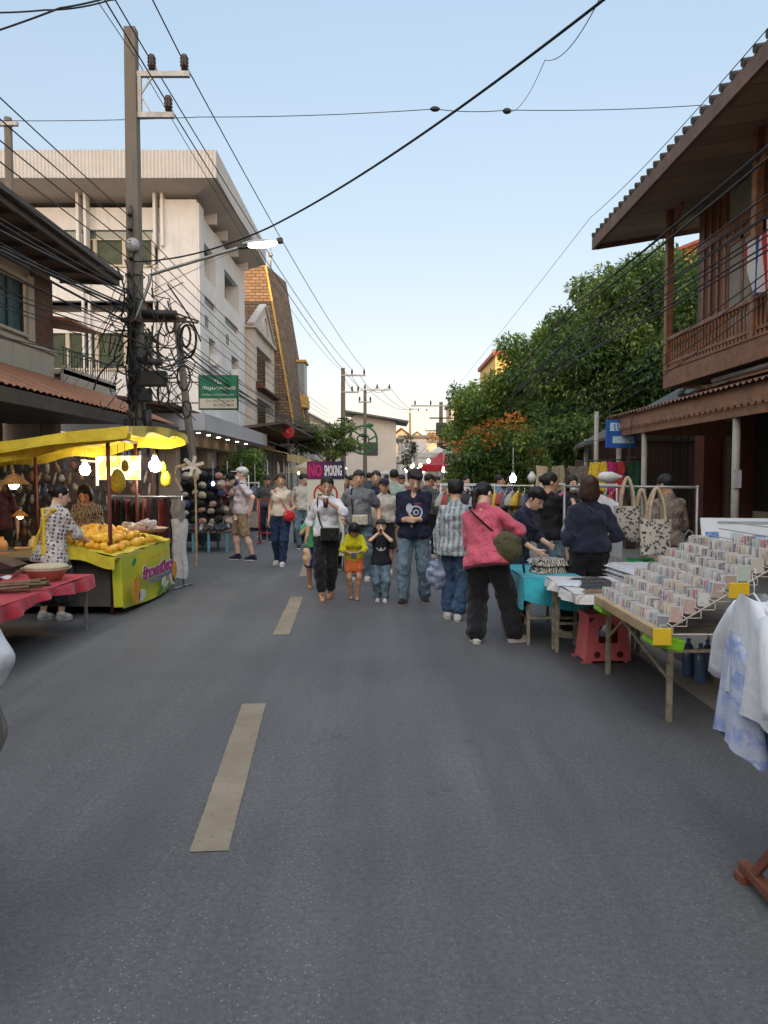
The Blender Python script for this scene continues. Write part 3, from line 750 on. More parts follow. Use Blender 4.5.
    # shoes
    if shoes is not None:
        kind, sm = shoes
        for nm in 'lr':
            an, fd, heel, ball, toe = Fd[nm]; a = footrot['lr'.index(nm)]; M = rotm(0, 0, a); zl = lift['lr'.index(nm)]
            up = np.array([0, 0, 1.0])
            o = T
            if kind == 'shoe':
                PR = [SEG(an+up*.0, heel, .045, .042, .02), SEG(an-up*.015, ball, .044, .040, .03), SEG(ball+up*.002, toe+up*.004, .042, .031, .02), SEG(heel, ball, .040, .042, .02)]
                sh_ = cloth('shoe', PR, sm, [(an+up*.035, (0, 0, 1), .12)], 0, v=min(vox, .008))
                PR = [SEG(heel-up*.022, ball-up*.02, .040, .046, .02), SEG(ball-up*.02, toe-up*.014, .045, .033, .02)]
                zc = min(heel[2], toe[2])-.012
                so_ = cloth('sole', PR, m_cloth('sole_%.2f' % sole[0], sole, .6, .05, .05), [((0, 0, zc+.0), (0, 0, 1))], 0, v=min(vox, .007))
                if so_ and sh_: so_.parent = sh_; CHILD[T.name].remove(so_); CHILD.setdefault(sh_.name, []).append(so_)
            else:
                c = (heel+toe)/2; PR = [SEG(heel-up*.022, ball-up*.02, .036, .044, .02), SEG(ball-up*.02, toe-up*.012, .043, .032, .02)]
                zc = min(heel[2], toe[2])-.008
                sh_ = cloth('sandal', PR, sm, [((0, 0, zc), (0, 0, 1))], 0, v=min(vox, .007))
                PR = [SEG(ball+M@np.array([.035, .0, -.02]), ball+M@np.array([0, -.005, .026]), .008, .009), SEG(ball+M@np.array([-.035, .0, -.02]), ball+M@np.array([0, -.005, .026]), .008, .009), SEG(an+M@np.array([.036, -.02, -.045]), an+M@np.array([0, -.042, .008]), .007, .008), SEG(an+M@np.array([-.036, -.02, -.045]), an+M@np.array([0, -.042, .008]), .007, .008)]
                st = cloth('strap', PR, sm, (), 0, v=min(vox, .007))
                if st and sh_: st.parent = sh_; CHILD[T.name].remove(st); CHILD.setdefault(sh_.name, []).append(st)
    # hair
    if hair:
        hm = mat('hair_%.3f' % hairc[0], hairc, .55, .35, 30, spec=.3, coord='Object')
        def H(c, r, k=.02): return ELL(hl(c), np.array(r)*q, Rh, k)
        PR = [H((0, .022, .034), (.087, .101, .098))]
        ng = [ELL(hl((0, -.14, -.055)), np.array((.075, .085, .10))*q, Rh), BOX(hl((0, -.02, -.10)), np.array((.12, .10, .062))*q, .005, Rh)]
        if hair in ('bob', 'long', 'pony', 'bun'):
            ng = [ELL(hl((0, -.14, -.05)), np.array((.070, .092, .115))*q, Rh)]
        if hair == 'short': ng.append(BOX(hl((0, -.10, -.03)), np.array((.12, .08, .05))*q, .005, Rh)); ng.append(ELL(hl((0, .05, -.13)), np.array((.12, .09, .07))*q, Rh))
        if hair == 'boyish': PR.append(H((0, -.045, .055), (.072, .055, .045))); ng = [BOX(hl((0, -.11, -.027)), np.array((.13, .085, .065))*q, .012, Rh), ELL(hl((0, .05, -.14)), np.array((.12, .09, .07))*q, Rh)]
        if hair == 'bob': PR += [H((.055, .03, -.045), (.045, .07, .085), .03), H((-.055, .03, -.045), (.045, .07, .085), .03), H((0, .065, -.045), (.075, .05, .09), .03)]; ng.append(ELL(hl((0, -.10, -.09)), np.array((.055, .09, .09))*q, Rh))
        if hair == 'long': PR += [H((.055, .035, -.06), (.042, .06, .11), .03), H((-.055, .035, -.06), (.042, .06, .11), .03), SEG(hl((0, .07, -.02)), hl((0, .085, -.24)), .065*q, .05*q, .03)]
        if hair == 'pony': PR += [SEG(hl((0, .11, .0)), hl((0, .135, -.05)), .03*q, .036*q, .02), SEG(hl((0, .135, -.05)), hl((.01, .11, -.19)), .036*q, .018*q, .02)]
        if hair == 'bun': PR += [H((0, .12, .03), (.042, .04, .042), .015)]
        if hair == 'fluffy': PR = [H((0, .02, .038), (.092, .107, .100)), H((.03, -.050, .075), (.055, .05, .036)), H((-.045, .0, .085), (.045, .06, .04)), H((.04, .06, .07), (.05, .05, .05))]; ng = [BOX(hl((0, -.11, -.035)), np.array((.13, .085, .07))*q, .012, Rh), ELL(hl((0, .06, -.15)), np.array((.12, .09, .07))*q, Rh)]
        PR = [scale_prim(p, s) for p in PR]; ng = [scale_prim(p, s) for p in ng]
        def dsp(X):
            L = (X-hc*s)@Rh/hs; a = np.arctan2(L[:, 0], L[:, 1])
            return .0022*np.sin(a*31+L[:, 2]*25+2*np.sin(a*3))+.002*np.sin(L[:, 2]*60+a*5)
        V, Q = sdf_mesh(PR, vox, neg=ng, disp=dsp)
        if len(V): np_obj('hair', V, Q, hm, T)
    if cap is not None:
        cm, brim = cap
        PR = [ELL(hl((0, .012, .052)), np.array((.094, .112, .085))*q, Rh)]
        V, Q = sdf_mesh([scale_prim(p, s) for p in PR], vox, cuts=[(hl((0, 0, .048))*s, -(Rh@np.array([0, .12, 1.0])))])
        cp = np_obj('cap', V, Q, cm, T)
        br = [ELL(hl((0, -.11, .052)), np.array((.075, .085, .0085))*q, Rh)] if brim == 'peak' else [ELL(hl((0, .01, .048)), np.array((.165, .18, .011))*q, Rh)]
        V, Q = sdf_mesh([scale_prim(p, s) for p in br], min(vox, .007)); o = np_obj('brim', V, Q, cm, cp)
    if mask is not None:
        PR = [ELL(hl((0, -.052, -.058)), np.array((.060, .058, .050))*q, Rh)]
        V, Q = sdf_mesh([scale_prim(p, s) for p in PR], vox*.9); np_obj('face_mask', V, Q, m_cloth('mask_white', (.75, .78, .8), .7, .03), T)
    info = dict(T=T, W={k: [x*s for x in v] for k, v in W.items()}, K={k: [x*s for x in v] for k, v in K.items()}, tw=lambda p: tw(p)*s, s=s, Rt=Rt, hl=lambda c: hl(c)*s, mat=Matrix.Translation(loc) @ Matrix.Rotation(rz, 4, 'Z'), fwd=None, bl=bl)
    info['world'] = lambda p: info['mat'] @ Vector([float(c) for c in p])
    return info
def scale_prim(p, s):
    if p[0] == 'seg': return ('seg', p[1]*s, p[2]*s, p[3]*s, p[4]*s, p[5]*s)
    if p[0] == 'ell': return ('ell', p[1]*s, p[2]*s, p[3], p[4]*s)
    return ('box', p[1]*s, p[2]*s, p[3]*s, p[4], p[5]*s)

def strap_around(I, pts, m, name, bagparent, r=.009):
    mb = MB(); mb.tube(smooth_pts([I['world'](p) for p in pts], 4), r, 6); return mb
def smooth_pts(P, n=5):
    P = [Vector(p) for p in P]; out = []
    for i in range(len(P)-1):
        a = P[max(i-1, 0)]; b = P[i]; c = P[i+1]; d = P[min(i+2, len(P)-1)]
        for k in range(n):
            t = k/n; out.append(.5*((2*b)+(c-a)*t+(2*a-5*b+4*c-d)*t*t+(3*b-a-3*c+d)*t**3))
    out.append(P[-1]); return out
def bag(I, c, r, m, label, cat='bag', strap=None, sm=None, name='shoulder_bag', flat=.5, kind='soft', pom=None, group=None):
    """c: bag centre in torso frame of the wearer; strap: list of torso-frame points"""
    s = I['s']; wc = I['world'](I['tw'](c)); rz = math.atan2(I['mat'][1][0], I['mat'][0][0])
    T = thing(name, label, cat, wc, rz, group)
    rr = np.array(r)*s
    if kind == 'soft': PR = [ELL((0, 0, 0), rr), ELL((0, 0, -rr[2]*.25), rr*np.array([1, 1.1, .75]), None, .03)]
    else: PR = [BOX((0, 0, 0), rr*.85, rr.min()*.3)]
    V, Q = sdf_mesh(PR, max(.006, rr.min()/5), disp=lambda X: folds(X, .006, 1.4, 3) if kind == 'soft' else folds(X, .001, 1))
    np_obj('bag_body', V, Q, m, T)
    if kind != 'soft':
        mb = MB(); mb.box((-rr[0]*.88, -rr[1]*1.25, rr[2]*.05), (rr[0]*.88, -rr[1]*.9, rr[2]*.9)); mb.box((-.012, -rr[1]*1.5, -rr[2]*.05), (.012, -rr[1]*1.2, rr[2]*.2)); mb.build('flap', m, T)
    if strap:
        mb = MB(); Mi = (Matrix.Translation(wc) @ Matrix.Rotation(rz, 4, 'Z')).inverted()
        mb.tube([Mi @ p for p in smooth_pts([I['world'](I['tw'](p)) for p in strap], 5)], .011*s, 6); mb.build('strap', sm or m, T)
    return T
# ---------------------------------------------------------------- setting
M_ = {}
asph = m_asphalt(); paint = m_roadpaint()
conc = m_plaster('pavement_concrete', (.24, .225, .20), (.10, .09, .08), .6)
kerbm = m_plaster('kerb_concrete', (.27, .255, .23), (.08, .075, .07), .7)
def struct(name, mb, m, **k):
    o = mb.build(name, m); tag(o, kind='structure'); return o
mb = MB(); mb.quad((-900, -300, -.02), (900, -300, -.02), (900, 1500, -.02), (-900, 1500, -.02)); struct('ground', mb, m_plaster('ground_dirt', (.20, .18, .15)))
mb = MB()
# road: straight in front of the camera, bending slightly to the right further on
def roadc(y): return 0.0 if y < 40 else (y-40)**1.35*.028
mb.grid(lambda u, v: ((-5.0 + (u*7.42)) + roadc(-60+v*260), -60+v*260, 0), 8, 120, smooth=False)
struct('road', mb, asph)
mb = MB()
ys = [-60+i*2 for i in range(0, 131)]
def strip(x0, x1, z0, z1, yy, mb):
    for a, b in zip(yy[:-1], yy[1:]):
        o0, o1 = roadc(a), roadc(b)
        mb.add([(x0+o0, a, z1), (x1+o0, a, z1), (x1+o1, b, z1), (x0+o1, b, z1), (x0+o0, a, z0), (x1+o0, a, z0), (x1+o1, b, z0), (x0+o1, b, z0)], [(0, 1, 2, 3), (0, 4, 5, 1), (3, 2, 6, 7), (0, 3, 7, 4), (1, 5, 6, 2)])
strip(2.70, 8.5, -.02, .125, ys, mb); struct('pavement', mb, conc)
mb = MB(); strip(2.55, 2.699, -.02, .135, ys, mb); strip(-5.25, -5.101, -.02, .135, ys, mb); struct('kerb', mb, kerbm)
mb = MB(); strip(2.25, 2.549, -.02, .006, ys, mb); struct('gutter', mb, kerbm)
mb = MB(); strip(-9.5, -5.251, -.02, .125, ys, mb); struct('pavement', mb, conc)
# worn dashes: rough edged
def dash(p0, p1, w, seed):
    r_ = random.Random(seed); mb = MB(); n = 70; p0 = Vector(p0); p1 = Vector(p1); d = (p1-p0); s = Vector((d.y, -d.x)).normalized()
    L = []; Rr = []
    for i in range(n+1):
        t = i/n; c = p0+d*t; a = w/2+r_.uniform(-.003, .003); b = w/2+r_.uniform(-.003, .003)
        L.append((c.x-s.x*a, c.y-s.y*a+0, .004)); Rr.append((c.x+s.x*b, c.y+s.y*b, .004))
    vs = L+Rr; mb.add(vs, [(i, i+n+1, i+n+2, i+1) for i in range(n)]); struct('road_marking', mb, paint)
a, b = gp(209, 852), gp(254, 704); c, d = gp(281, 635), gp(297, 597)
dash(a.xy, b.xy, .165, 1); dash(c.xy, d.xy, .165, 2)
dv = (d.xy-a.xy).normalized(); step = (c-a).length
for k in range(2, 9): p = a.xy+dv*step*k; dash(p, p+dv*2.2, .165, k+3)

black = mat('interior_shade_black', (.012, .011, .010), .9); darkw = mat('dark_brown_wood', (.08, .05, .036), .6, .3, 6, bump=.2)
whitep = m_plaster('white_wall_paint', (.66, .65, .63), (.30, .27, .24), .42)
creamw = m_plaster('cream_wall', (.50, .44, .34), (.20, .17, .14), .6)
beigew = m_plaster('beige_wall', (.42, .34, .26), (.2, .16, .12), .4)
woodr = m_planks('red_brown_boards', (.14, .055, .03), (.28, .115, .06), .16, 'X', .5)
woodrY = m_planks('red_brown_wall_boards', (.15, .062, .036), (.27, .115, .065), .18, 'Y', .5)
woodt = mat('red_brown_timber', (.26, .12, .062), .45, .35, 5, bump=.15, dist=1)
steel = mat('grey_galvanised_steel', (.30, .30, .29), .45, .25, 8, metal=.6)
steeld = mat('dark_weathered_steel', (.06, .06, .062), .55, .3, 8, metal=.4)
whitem = mat('white_enamel', (.62, .61, .58), .45, .1, 5)
polem = m_plaster('weathered_pole_concrete', (.175, .155, .125), (.05, .04, .035), .8)
rubber = mat('black_cable_rubber', (.012, .012, .014), .5, .2)
glassd = m_glass('window_glass', (.05, .075, .08)); glasst = mat('teal_window_glass', (.06, .12, .125), .5, .5, 1.5, spec=.25)
louv = m_wave('green_louvres', (.055, .075, .05), (.12, .15, .10), 4.2, 'Z', .5, .8, 'SAW')
tileo = m_wave('orange_roof_tiles', (.30, .13, .07), (.45, .21, .11), 1.1, 'Y', .75, .9)
roofg = m_wave('grey_corrugated_roof', (.08, .08, .082), (.16, .155, .15), 2.0, 'Y', .6, .9)
soff = m_planks('soffit_boards', (.26, .20, .155), (.36, .285, .22), .6, 'Y', .8, .03)

# ---------------------------------------------------------------- near wooden house on the right
def wooden_house():
    X0, Y1 = 5.4, 14.5      # balcony front plane and far corner
    T = thing('wooden_house', 'red brown timber house with railed balcony and deep overhanging roof, right of the street', 'house', (7, 8, 0))
    L = T.location
    def B(mb, n, m, p=T): return mb.build(n, m, p, -L if p is T else (0, 0, 0))
    # roof: slopes up away from the street; underside boarded
    mb = MB(); ey, ex, ez = 16.1, 4.42, 6.45; sl = .16
    n = 150
    def rf(u, v, o=0): 
        y = ey-u*(ey+4); x = ex+v*5.2
        return (x, y, ez+.16+v*5.2*sl+.028*math.sin(y*2*PI/.30)+o)
    mb.grid(lambda u, v: rf(u, v), 600, 2); mb.grid(lambda u, v: (rf(1-u, v)[0], rf(1-u, v)[1], ez+.09+v*5.2*sl), 20, 2)
    B(mb, 'roof', roofg)
    mb = MB()
    for k in range(68):   # barrel tile ends along the eave
        y = ey-.1-k*.30; mb.tube([(ex-.05, y, ez+.17), (ex+.35, y, ez+.17+.4*sl)], .055, 8)
    B(mb, 'eave_tiles', mat('dark_roof_tile', (.05, .045, .042), .7, .3, 4))
    mb = MB(); mb.quad((ex+.05, ey, ez), (ex+5.2, ey, ez+5.15*sl), (ex+5.2, -4, ez+5.15*sl), (ex+.05, -4, ez)); 
    B(mb, 'soffit', soff)
    mb = MB(); mb.box((ex-.03, -4, ez-.10), (ex+.04, ey, ez+.13)); mb.bar((ex+.04, ey-.02, ez+.02), (ex+5.2, ey-.02, ez+5.2*sl+.02), .05, .24)
    B(mb, 'fascia', mat('fascia_timber', (.15, .09, .065), .7, .3, 4))
    # body walls set back
    XW = 6.2
    mb = MB(); mb.box((XW, -4, 3.45), (XW+.15, 15.0, 6.72)); mb.box((XW+.15, 14.85, 3.45), (11, 15.0, 6.75)); B(mb, 'wall', woodrY)
    mb = MB()
    for y in np.arange(-3.6, 14.9, .31): mb.box((XW-.03, y, 3.5), (XW-.001, y+.07, 6.72))
    mb.box((XW-.04, -4, 5.95), (XW-.002, 15.0, 6.07)); mb.box((XW-.04, -4, 3.5), (XW-.002, 15, 3.65)); B(mb, 'batten', woodt)
    # door and windows with white curtain panels behind glass
    curt = mat('pale_curtain', (.36, .33, .29), .9, .15, 4)
    for yc, wdt, nm in ((13.05, 1.15, 'door'), (10.3, 1.7, 'window'), (7.4, 1.9, 'window')):
        mb = MB(); z0 = 3.52 if nm == 'door' else 4.2; z1 = 5.72
        mb.box((XW-.07, yc-wdt/2, z0), (XW-.045, yc-wdt/2+.08, z1)); mb.box((XW-.07, yc+wdt/2-.08, z0), (XW-.045, yc+wdt/2, z1)); mb.box((XW-.07, yc-.05, z0), (XW-.045, yc+.05, z1-.001))
        mb.box((XW-.07, yc-wdt/2+.08, z1-.08), (XW-.046, yc+wdt/2-.08, z1)); mb.box((XW-.07, yc-wdt/2+.08, z0), (XW-.046, yc+wdt/2-.08, z0+.3))
        mb.box((XW-.09, yc-wdt/2-.09, z0), (XW-.044, yc-wdt/2-.002, z1+.09)); mb.box((XW-.09, yc+wdt/2+.002, z0), (XW-.044, yc+wdt/2+.09, z1+.09)); mb.box((XW-.09, yc-wdt/2, z1+.002), (XW-.044, yc+wdt/2, z1+.09))
        d = B(mb, nm, woodt); g = MB(); g.box((XW-.055, yc-wdt/2+.09, z0+.31), (XW-.05, yc-.06, z1-.09)); g.box((XW-.055, yc+.06, z0+.31), (XW-.05, yc+wdt/2-.09, z1-.09)); g.build('pane', curt, d)
    # upper blank pale panels over the doors (ventilation band)
    mb = MB()
    for y in (13.05, 11.6, 10.3, 8.6, 7.2): mb = MB(); mb.box((XW-.035, y-.56, 6.10), (XW-.005, y+.56, 6.62)); B(mb, 'panel', mat('pale_green_panel', (.25, .25, .19), .8, .2, 3))
    # balcony
    zf = 3.28
    mb = MB(); mb.box((X0+.05, -4, zf+.05), (XW, Y1, zf+.23)); B(mb, 'balcony_floor', m_planks('balcony_boards', (.12, .09, .07), (.2, .16, .13), .15, 'Y', .7))
    mb = MB(); mb.box((X0-.03, -4, zf-.02), (X0+.045, Y1+.04, zf+.30)); mb.box((X0+.046, Y1-.02, zf-.02), (XW, Y1+.04, zf+.295))
    mb.box((X0-.05, -4, zf+.302), (X0+.07, Y1+.06, zf+.335)); B(mb, 'balcony_beam', woodt)
    zr = 4.21
    mb = MB(); mb.bbox((X0-.02, -4, zr-.07), (X0+.07, Y1, zr), .01); mb.box((X0, -4, zf+.42), (X0+.05, Y1-.05, zf+.47)); mb.box((X0+.08, Y1-.06, zr-.07), (XW, Y1, zr-.002)); mb.box((X0+.08, Y1-.055, zf+.42), (XW, Y1-.005, zf+.47)); B(mb, 'handrail', woodt)
    # turned balusters: one profile repeated
    def bal(x, y):
        h0, h1 = zf+.335, zr-.07; h = h1-h0
        return [(.028, h0), (.028, h0+h*.12), (.014, h0+h*.18), (.026, h0+h*.35), (.017, h0+h*.6), (.013, h0+h*.8), (.026, h0+h*.86), (.026, h1)]
    ysb = list(np.arange(Y1-.22, 4.6, -.125))
    proto = None
    for i, y in enumerate(ysb[:88]):
        if proto is None:
            b_ = MB(); b_.lathe(bal(0, 0), n=8); proto = b_.build('baluster', woodt, T, Vector((X0+.025, y, 0))-L)
        else: copy_tree(proto, T, loc=Vector((X0+.025, y, 0))-L)
    for i in range(10): copy_tree(proto, T, loc=Vector((X0+.2+i*.14, Y1-.03, 0))-L)
    # posts up to the eave
    for (x, y) in ((X0+.02, Y1-.02), (X0+.02, 11.1), (X0+.02, 7.6), (X0+.02, 4.1)):
        mb = MB(); mb.bbox((x-.06, y-.07, zf+.3), (x+.07, y+.06, ez+.17), .01); mb.bar((x, y, ez-.5), (x+.02, y-.55, ez+.1), .06, .08); B(mb, 'post', woodt)
    # ground floor: set-back dark shop front
    mb = MB(); mb.box((6.3, -4, .13), (6.45, 15.0, 3.3)); mb.box((6.45, 14.85, .13), (11, 15, 3.3)); B(mb, 'shop_wall', m_planks('brown_folding_doors', (.09, .04, .028), (.16, .075, .05), .22, 'Y', .6, .09))
    mb = MB(); mb.box((6.2, 8.8, .14), (6.28, 12.6, 1.0)); mb.box((6.2, 4.0, .14), (6.28, 8.2, 1.3)); B(mb, 'shop_counter', beigew)
    mb = MB(); mb.box((6.22, 8.8, 1.01), (6.27, 12.6, 2.9)); B(mb, 'dark_opening_panel', black)  # solid black sheet painted in for the shaded shop inside
    mb = MB(); mb.box((6.1, -4, 2.98), (8.3, 15.4, 3.06)); B(mb, 'ceiling', mat('dark_ceiling', (.12, .10, .085), .9))
    mb = MB(); mb.bbox((5.95, 14.0, .13), (6.29, 14.4, 3.2), .01); mb.bbox((5.98, 12.7, .13), (6.29, 12.95, 3.2), .01); B(mb, 'pillar', mat('red_brown_pillar', (.17, .06, .04), .7, .2, 3))
    # street awning: shallow tiled roof over the pavement
    ax = 4.1
    mb = MB()
    def aw(u, v):
        y = 13.5-u*17; x = ax-.12+v*2.5; return (x, y, 2.62+v*.66+.018*math.sin(y*2*PI/.14))
    mb.grid(aw, 900, 1); mb.quad((ax-.12, -3.5, 2.585), (ax-.12, 13.5, 2.585), (ax+2.4, 13.5, 3.25), (ax+2.4, -3.5, 3.25)); B(mb, 'awning_roof', m_wave('brown_awning_tiles', (.17, .085, .055), (.26, .14, .09), 2.2, 'Y', .7, .6))
    mb = MB(); mb.box((ax-.04, -3.5, 2.27), (ax, 13.42, 2.40)); mb.box((ax-.07, -3.5, 2.401), (ax-.035, 13.45, 2.60)); mb.box((ax-.034, -3.5, 2.401), (ax+.02, 13.44, 2.55)); mb.box((ax, 13.38, 2.3), (ax+2.4, 13.42, 2.55)); B(mb, 'awning_fascia', woodt)
    mb = MB(); 
    for y in np.arange(-3, 13.3, .16): mb.box((ax-.082, y, 2.372), (ax-.072, y+.09, 2.398))
    B(mb, 'fascia_trim', woodt)
    for y in (8.8, 11.9, 5.4, 14.6):
        mb = MB(); mb.cyl((ax+.02, y, .125), .045, 2.2 if y < 14 else 2.7, 10); mb.cyl((ax+.02, y, .125), .08, .05, 10)
        if y < 14: mb.box((ax-.027, y-.03, 1.5), (ax-.024, y+.03, 1.72)) if False else None
        p = B(mb, 'awning_post', mat('cream_painted_post', (.36, .34, .28), .5, .2, 6))
        if y == 8.8:
            q = MB(); q.box((ax-.028, y-.065, 1.45), (ax+.06, y-.047, 1.66)); q.build('notice', mat('faded_notice', (.45, .42, .45), .7, .2, 30), p)
    # pipe under the balcony
    mb = MB(); mb.tube([(X0+.1, 9.2, 3.17), (X0+.1, 12.6, 3.17)], .05, 8); mb.tube([(X0+.1, 13.8, 3.2), (X0+.12, 14.1, 3.1), (X0+.5, 14.2, 3.05)], .045, 8); B(mb, 'drain_pipe', steel)
    return T
wooden_house()
# flag hung on balcony
def flag():
    T = thing('flag', 'small red white and blue striped flag hanging at the balcony rail of the timber house', 'flag', (5.30, 10.45, 4.05))
    mb = MB(); mb.tube([(0, 0, -.3), (-.05, .0, 1.05)], .012, 6); mb.build('flagpole', whitem, T)
    m, t, b = newmat('striped_flag_cloth', .85); v = tcoord(t); s = N(t, 'ShaderNodeSeparateXYZ'); t.links.new(v, s.inputs[0])
    q = mathn(t, 'DIVIDE', mathn(t, 'ADD', s.outputs[1], 0.0), .62); r = N(t, 'ShaderNodeValToRGB'); r.color_ramp.interpolation = 'CONSTANT'; e = r.color_ramp.elements
    cols = [(0, (.45, .03, .04)), (.17, (.6, .58, .55)), (.34, (.05, .06, .28)), (.66, (.6, .58, .55)), (.83, (.45, .03, .04))]
    e[0].position = 0; e[0].color = (*cols[0][1], 1); e[1].position = .17; e[1].color = (*cols[1][1], 1)
    for p, c in cols[2:]: x = e.new(p); x.color = (*c, 1)
    t.links.new(q, r.inputs[0]); t.links.new(r.outputs[0], b.inputs[0])
    mb = MB(); mb.grid(lambda u, v: (-.03+.05*math.sin(u*9+v*3), u*.62*(1-.35*(1-v)), .1+v*.8), 14, 10); mb.build('flag_cloth', m, T)
flag()

# brown fence and gate beyond the house, on the right
def fence_right():
    T = thing('board_fence', 'weathered brown vertical board fence behind the right hand stalls under the trees', 'fence', (4.9, 22, 0.12))
    mb = MB(); rr = random.Random(3)
    y = -6.8
    while y < 9:
        mb.box((0, y, 0), (.04, y+.17, 1.62+rr.uniform(-.05, .05))); y += .185
    mb.build('boards', m_planks('fence_boards', (.10, .06, .048), (.19, .12, .095), .185, 'Y', .8), T)
    mb = MB(); mb.box((.041, -7, 1.2), (.09, 9, 1.3)); mb.box((.041, -7, .3), (.09, 9, .4)); mb.build('rail', darkw, T)
    for y in (-7, -3, 1, 5, 9): mb = MB(); mb.bbox((-.06, y-.07, 0), (.12, y+.07, 1.85), .01); mb.build('post', darkw, T)
fence_right()
def small_gate_roof():
    T = thing('lean_to_shelter', 'dark low lean-to roof with bamboo edge between the timber house and the mango tree', 'shelter', (6, 16.5, 0))
    mb = MB(); mb.prism([(-1.55, -1.7, 2.33), (-1.6, .9, 2.2), (2.2, .9, 4.3), (2.2, -1.7, 4.3)], (0, 0, .07)); mb.build('roof', roofg, T)
    mb = MB(); mb.tube([(-1.6, -1.75, 2.28), (2.2, -1.75, 4.25)], .05, 8); mb.tube([(-1.6, .9, 2.16), (2.2, .9, 4.2)], .04, 8); mb.build('edge_beam', mat('grey_bamboo', (.19, .165, .13), .7), T)
    for p in ((-1.35, -1.6), (-1.35, .8), (1.9, .8)): mb = MB(); mb.cyl((p[0], p[1], .12), .05, 2.3 if p[0] < 0 else 4, 10); mb.build('post', mat('cream_painted_post', (.36, .34, .28), .5), T)
    mb = MB()
    for k in range(14): mb.box((.2+k*.16, -.35, .12), (.22+k*.16, -.33, 3.0))
    for z in (.6, 1.2, 1.8, 2.3): mb.box((.2, -.352, z), (2.4, -.328, z+.02))
    mb.build('grille', steeld, T)
small_gate_roof()
def backing_wall():  # dark wall added to cover the bright view behind the grille
    T = thing('plank_wall', 'dark plank wall added to darken the gap between timber house and trees', 'wall', (7.5, 17.8, .1)); mb = MB(); mb.box((-2.6, 0, 0), (5, .06, 2.5)); mb.build('boards', m_planks('backing_wall_boards', (.08, .048, .038), (.15, .09, .07), .2, 'X', .8), T)
    mb = MB(); mb.box((-2.6, -.05, 2.3), (5, -.001, 2.4)); mb.box((-2.6, -.05, .3), (5, -.001, .4)); mb.build('rail', darkw, T)
backing_wall()
def blue_sign():
    p = at(621, 434, 12.9); T = thing('hanging_sign', 'small blue and white shop sign hanging below the timber awning end', 'sign', p)
    mb = MB(); mb.bbox((-.26, -.03, -.24), (.26, .03, .24), .01); mb.build('board', mat('blue_sign_board', (.02, .10, .38), .4, .2, 4), T)
    mb = MB(); mb.box((-.2, -.036, .05), (.2, -.0305, .19)); mb.box((-.15, -.036, -.16), (.22, -.0305, -.04)); mb.build('panel', mat('pale_blue_print', (.42, .58, .68), .5, .3, 12), T)
    textobj('lettering', 'เปิด', MATS['blue_sign_board'], T, (0, -.038, .12), size=.1, width=.26)
    mb = MB(); mb.tube([(-.2, 0, .24), (-.2, 0, .45)], .006, 5); mb.tube([(.2, 0, .24), (.2, 0, .45)], .006, 5); mb.build('chain', steeld, T)
blue_sign()

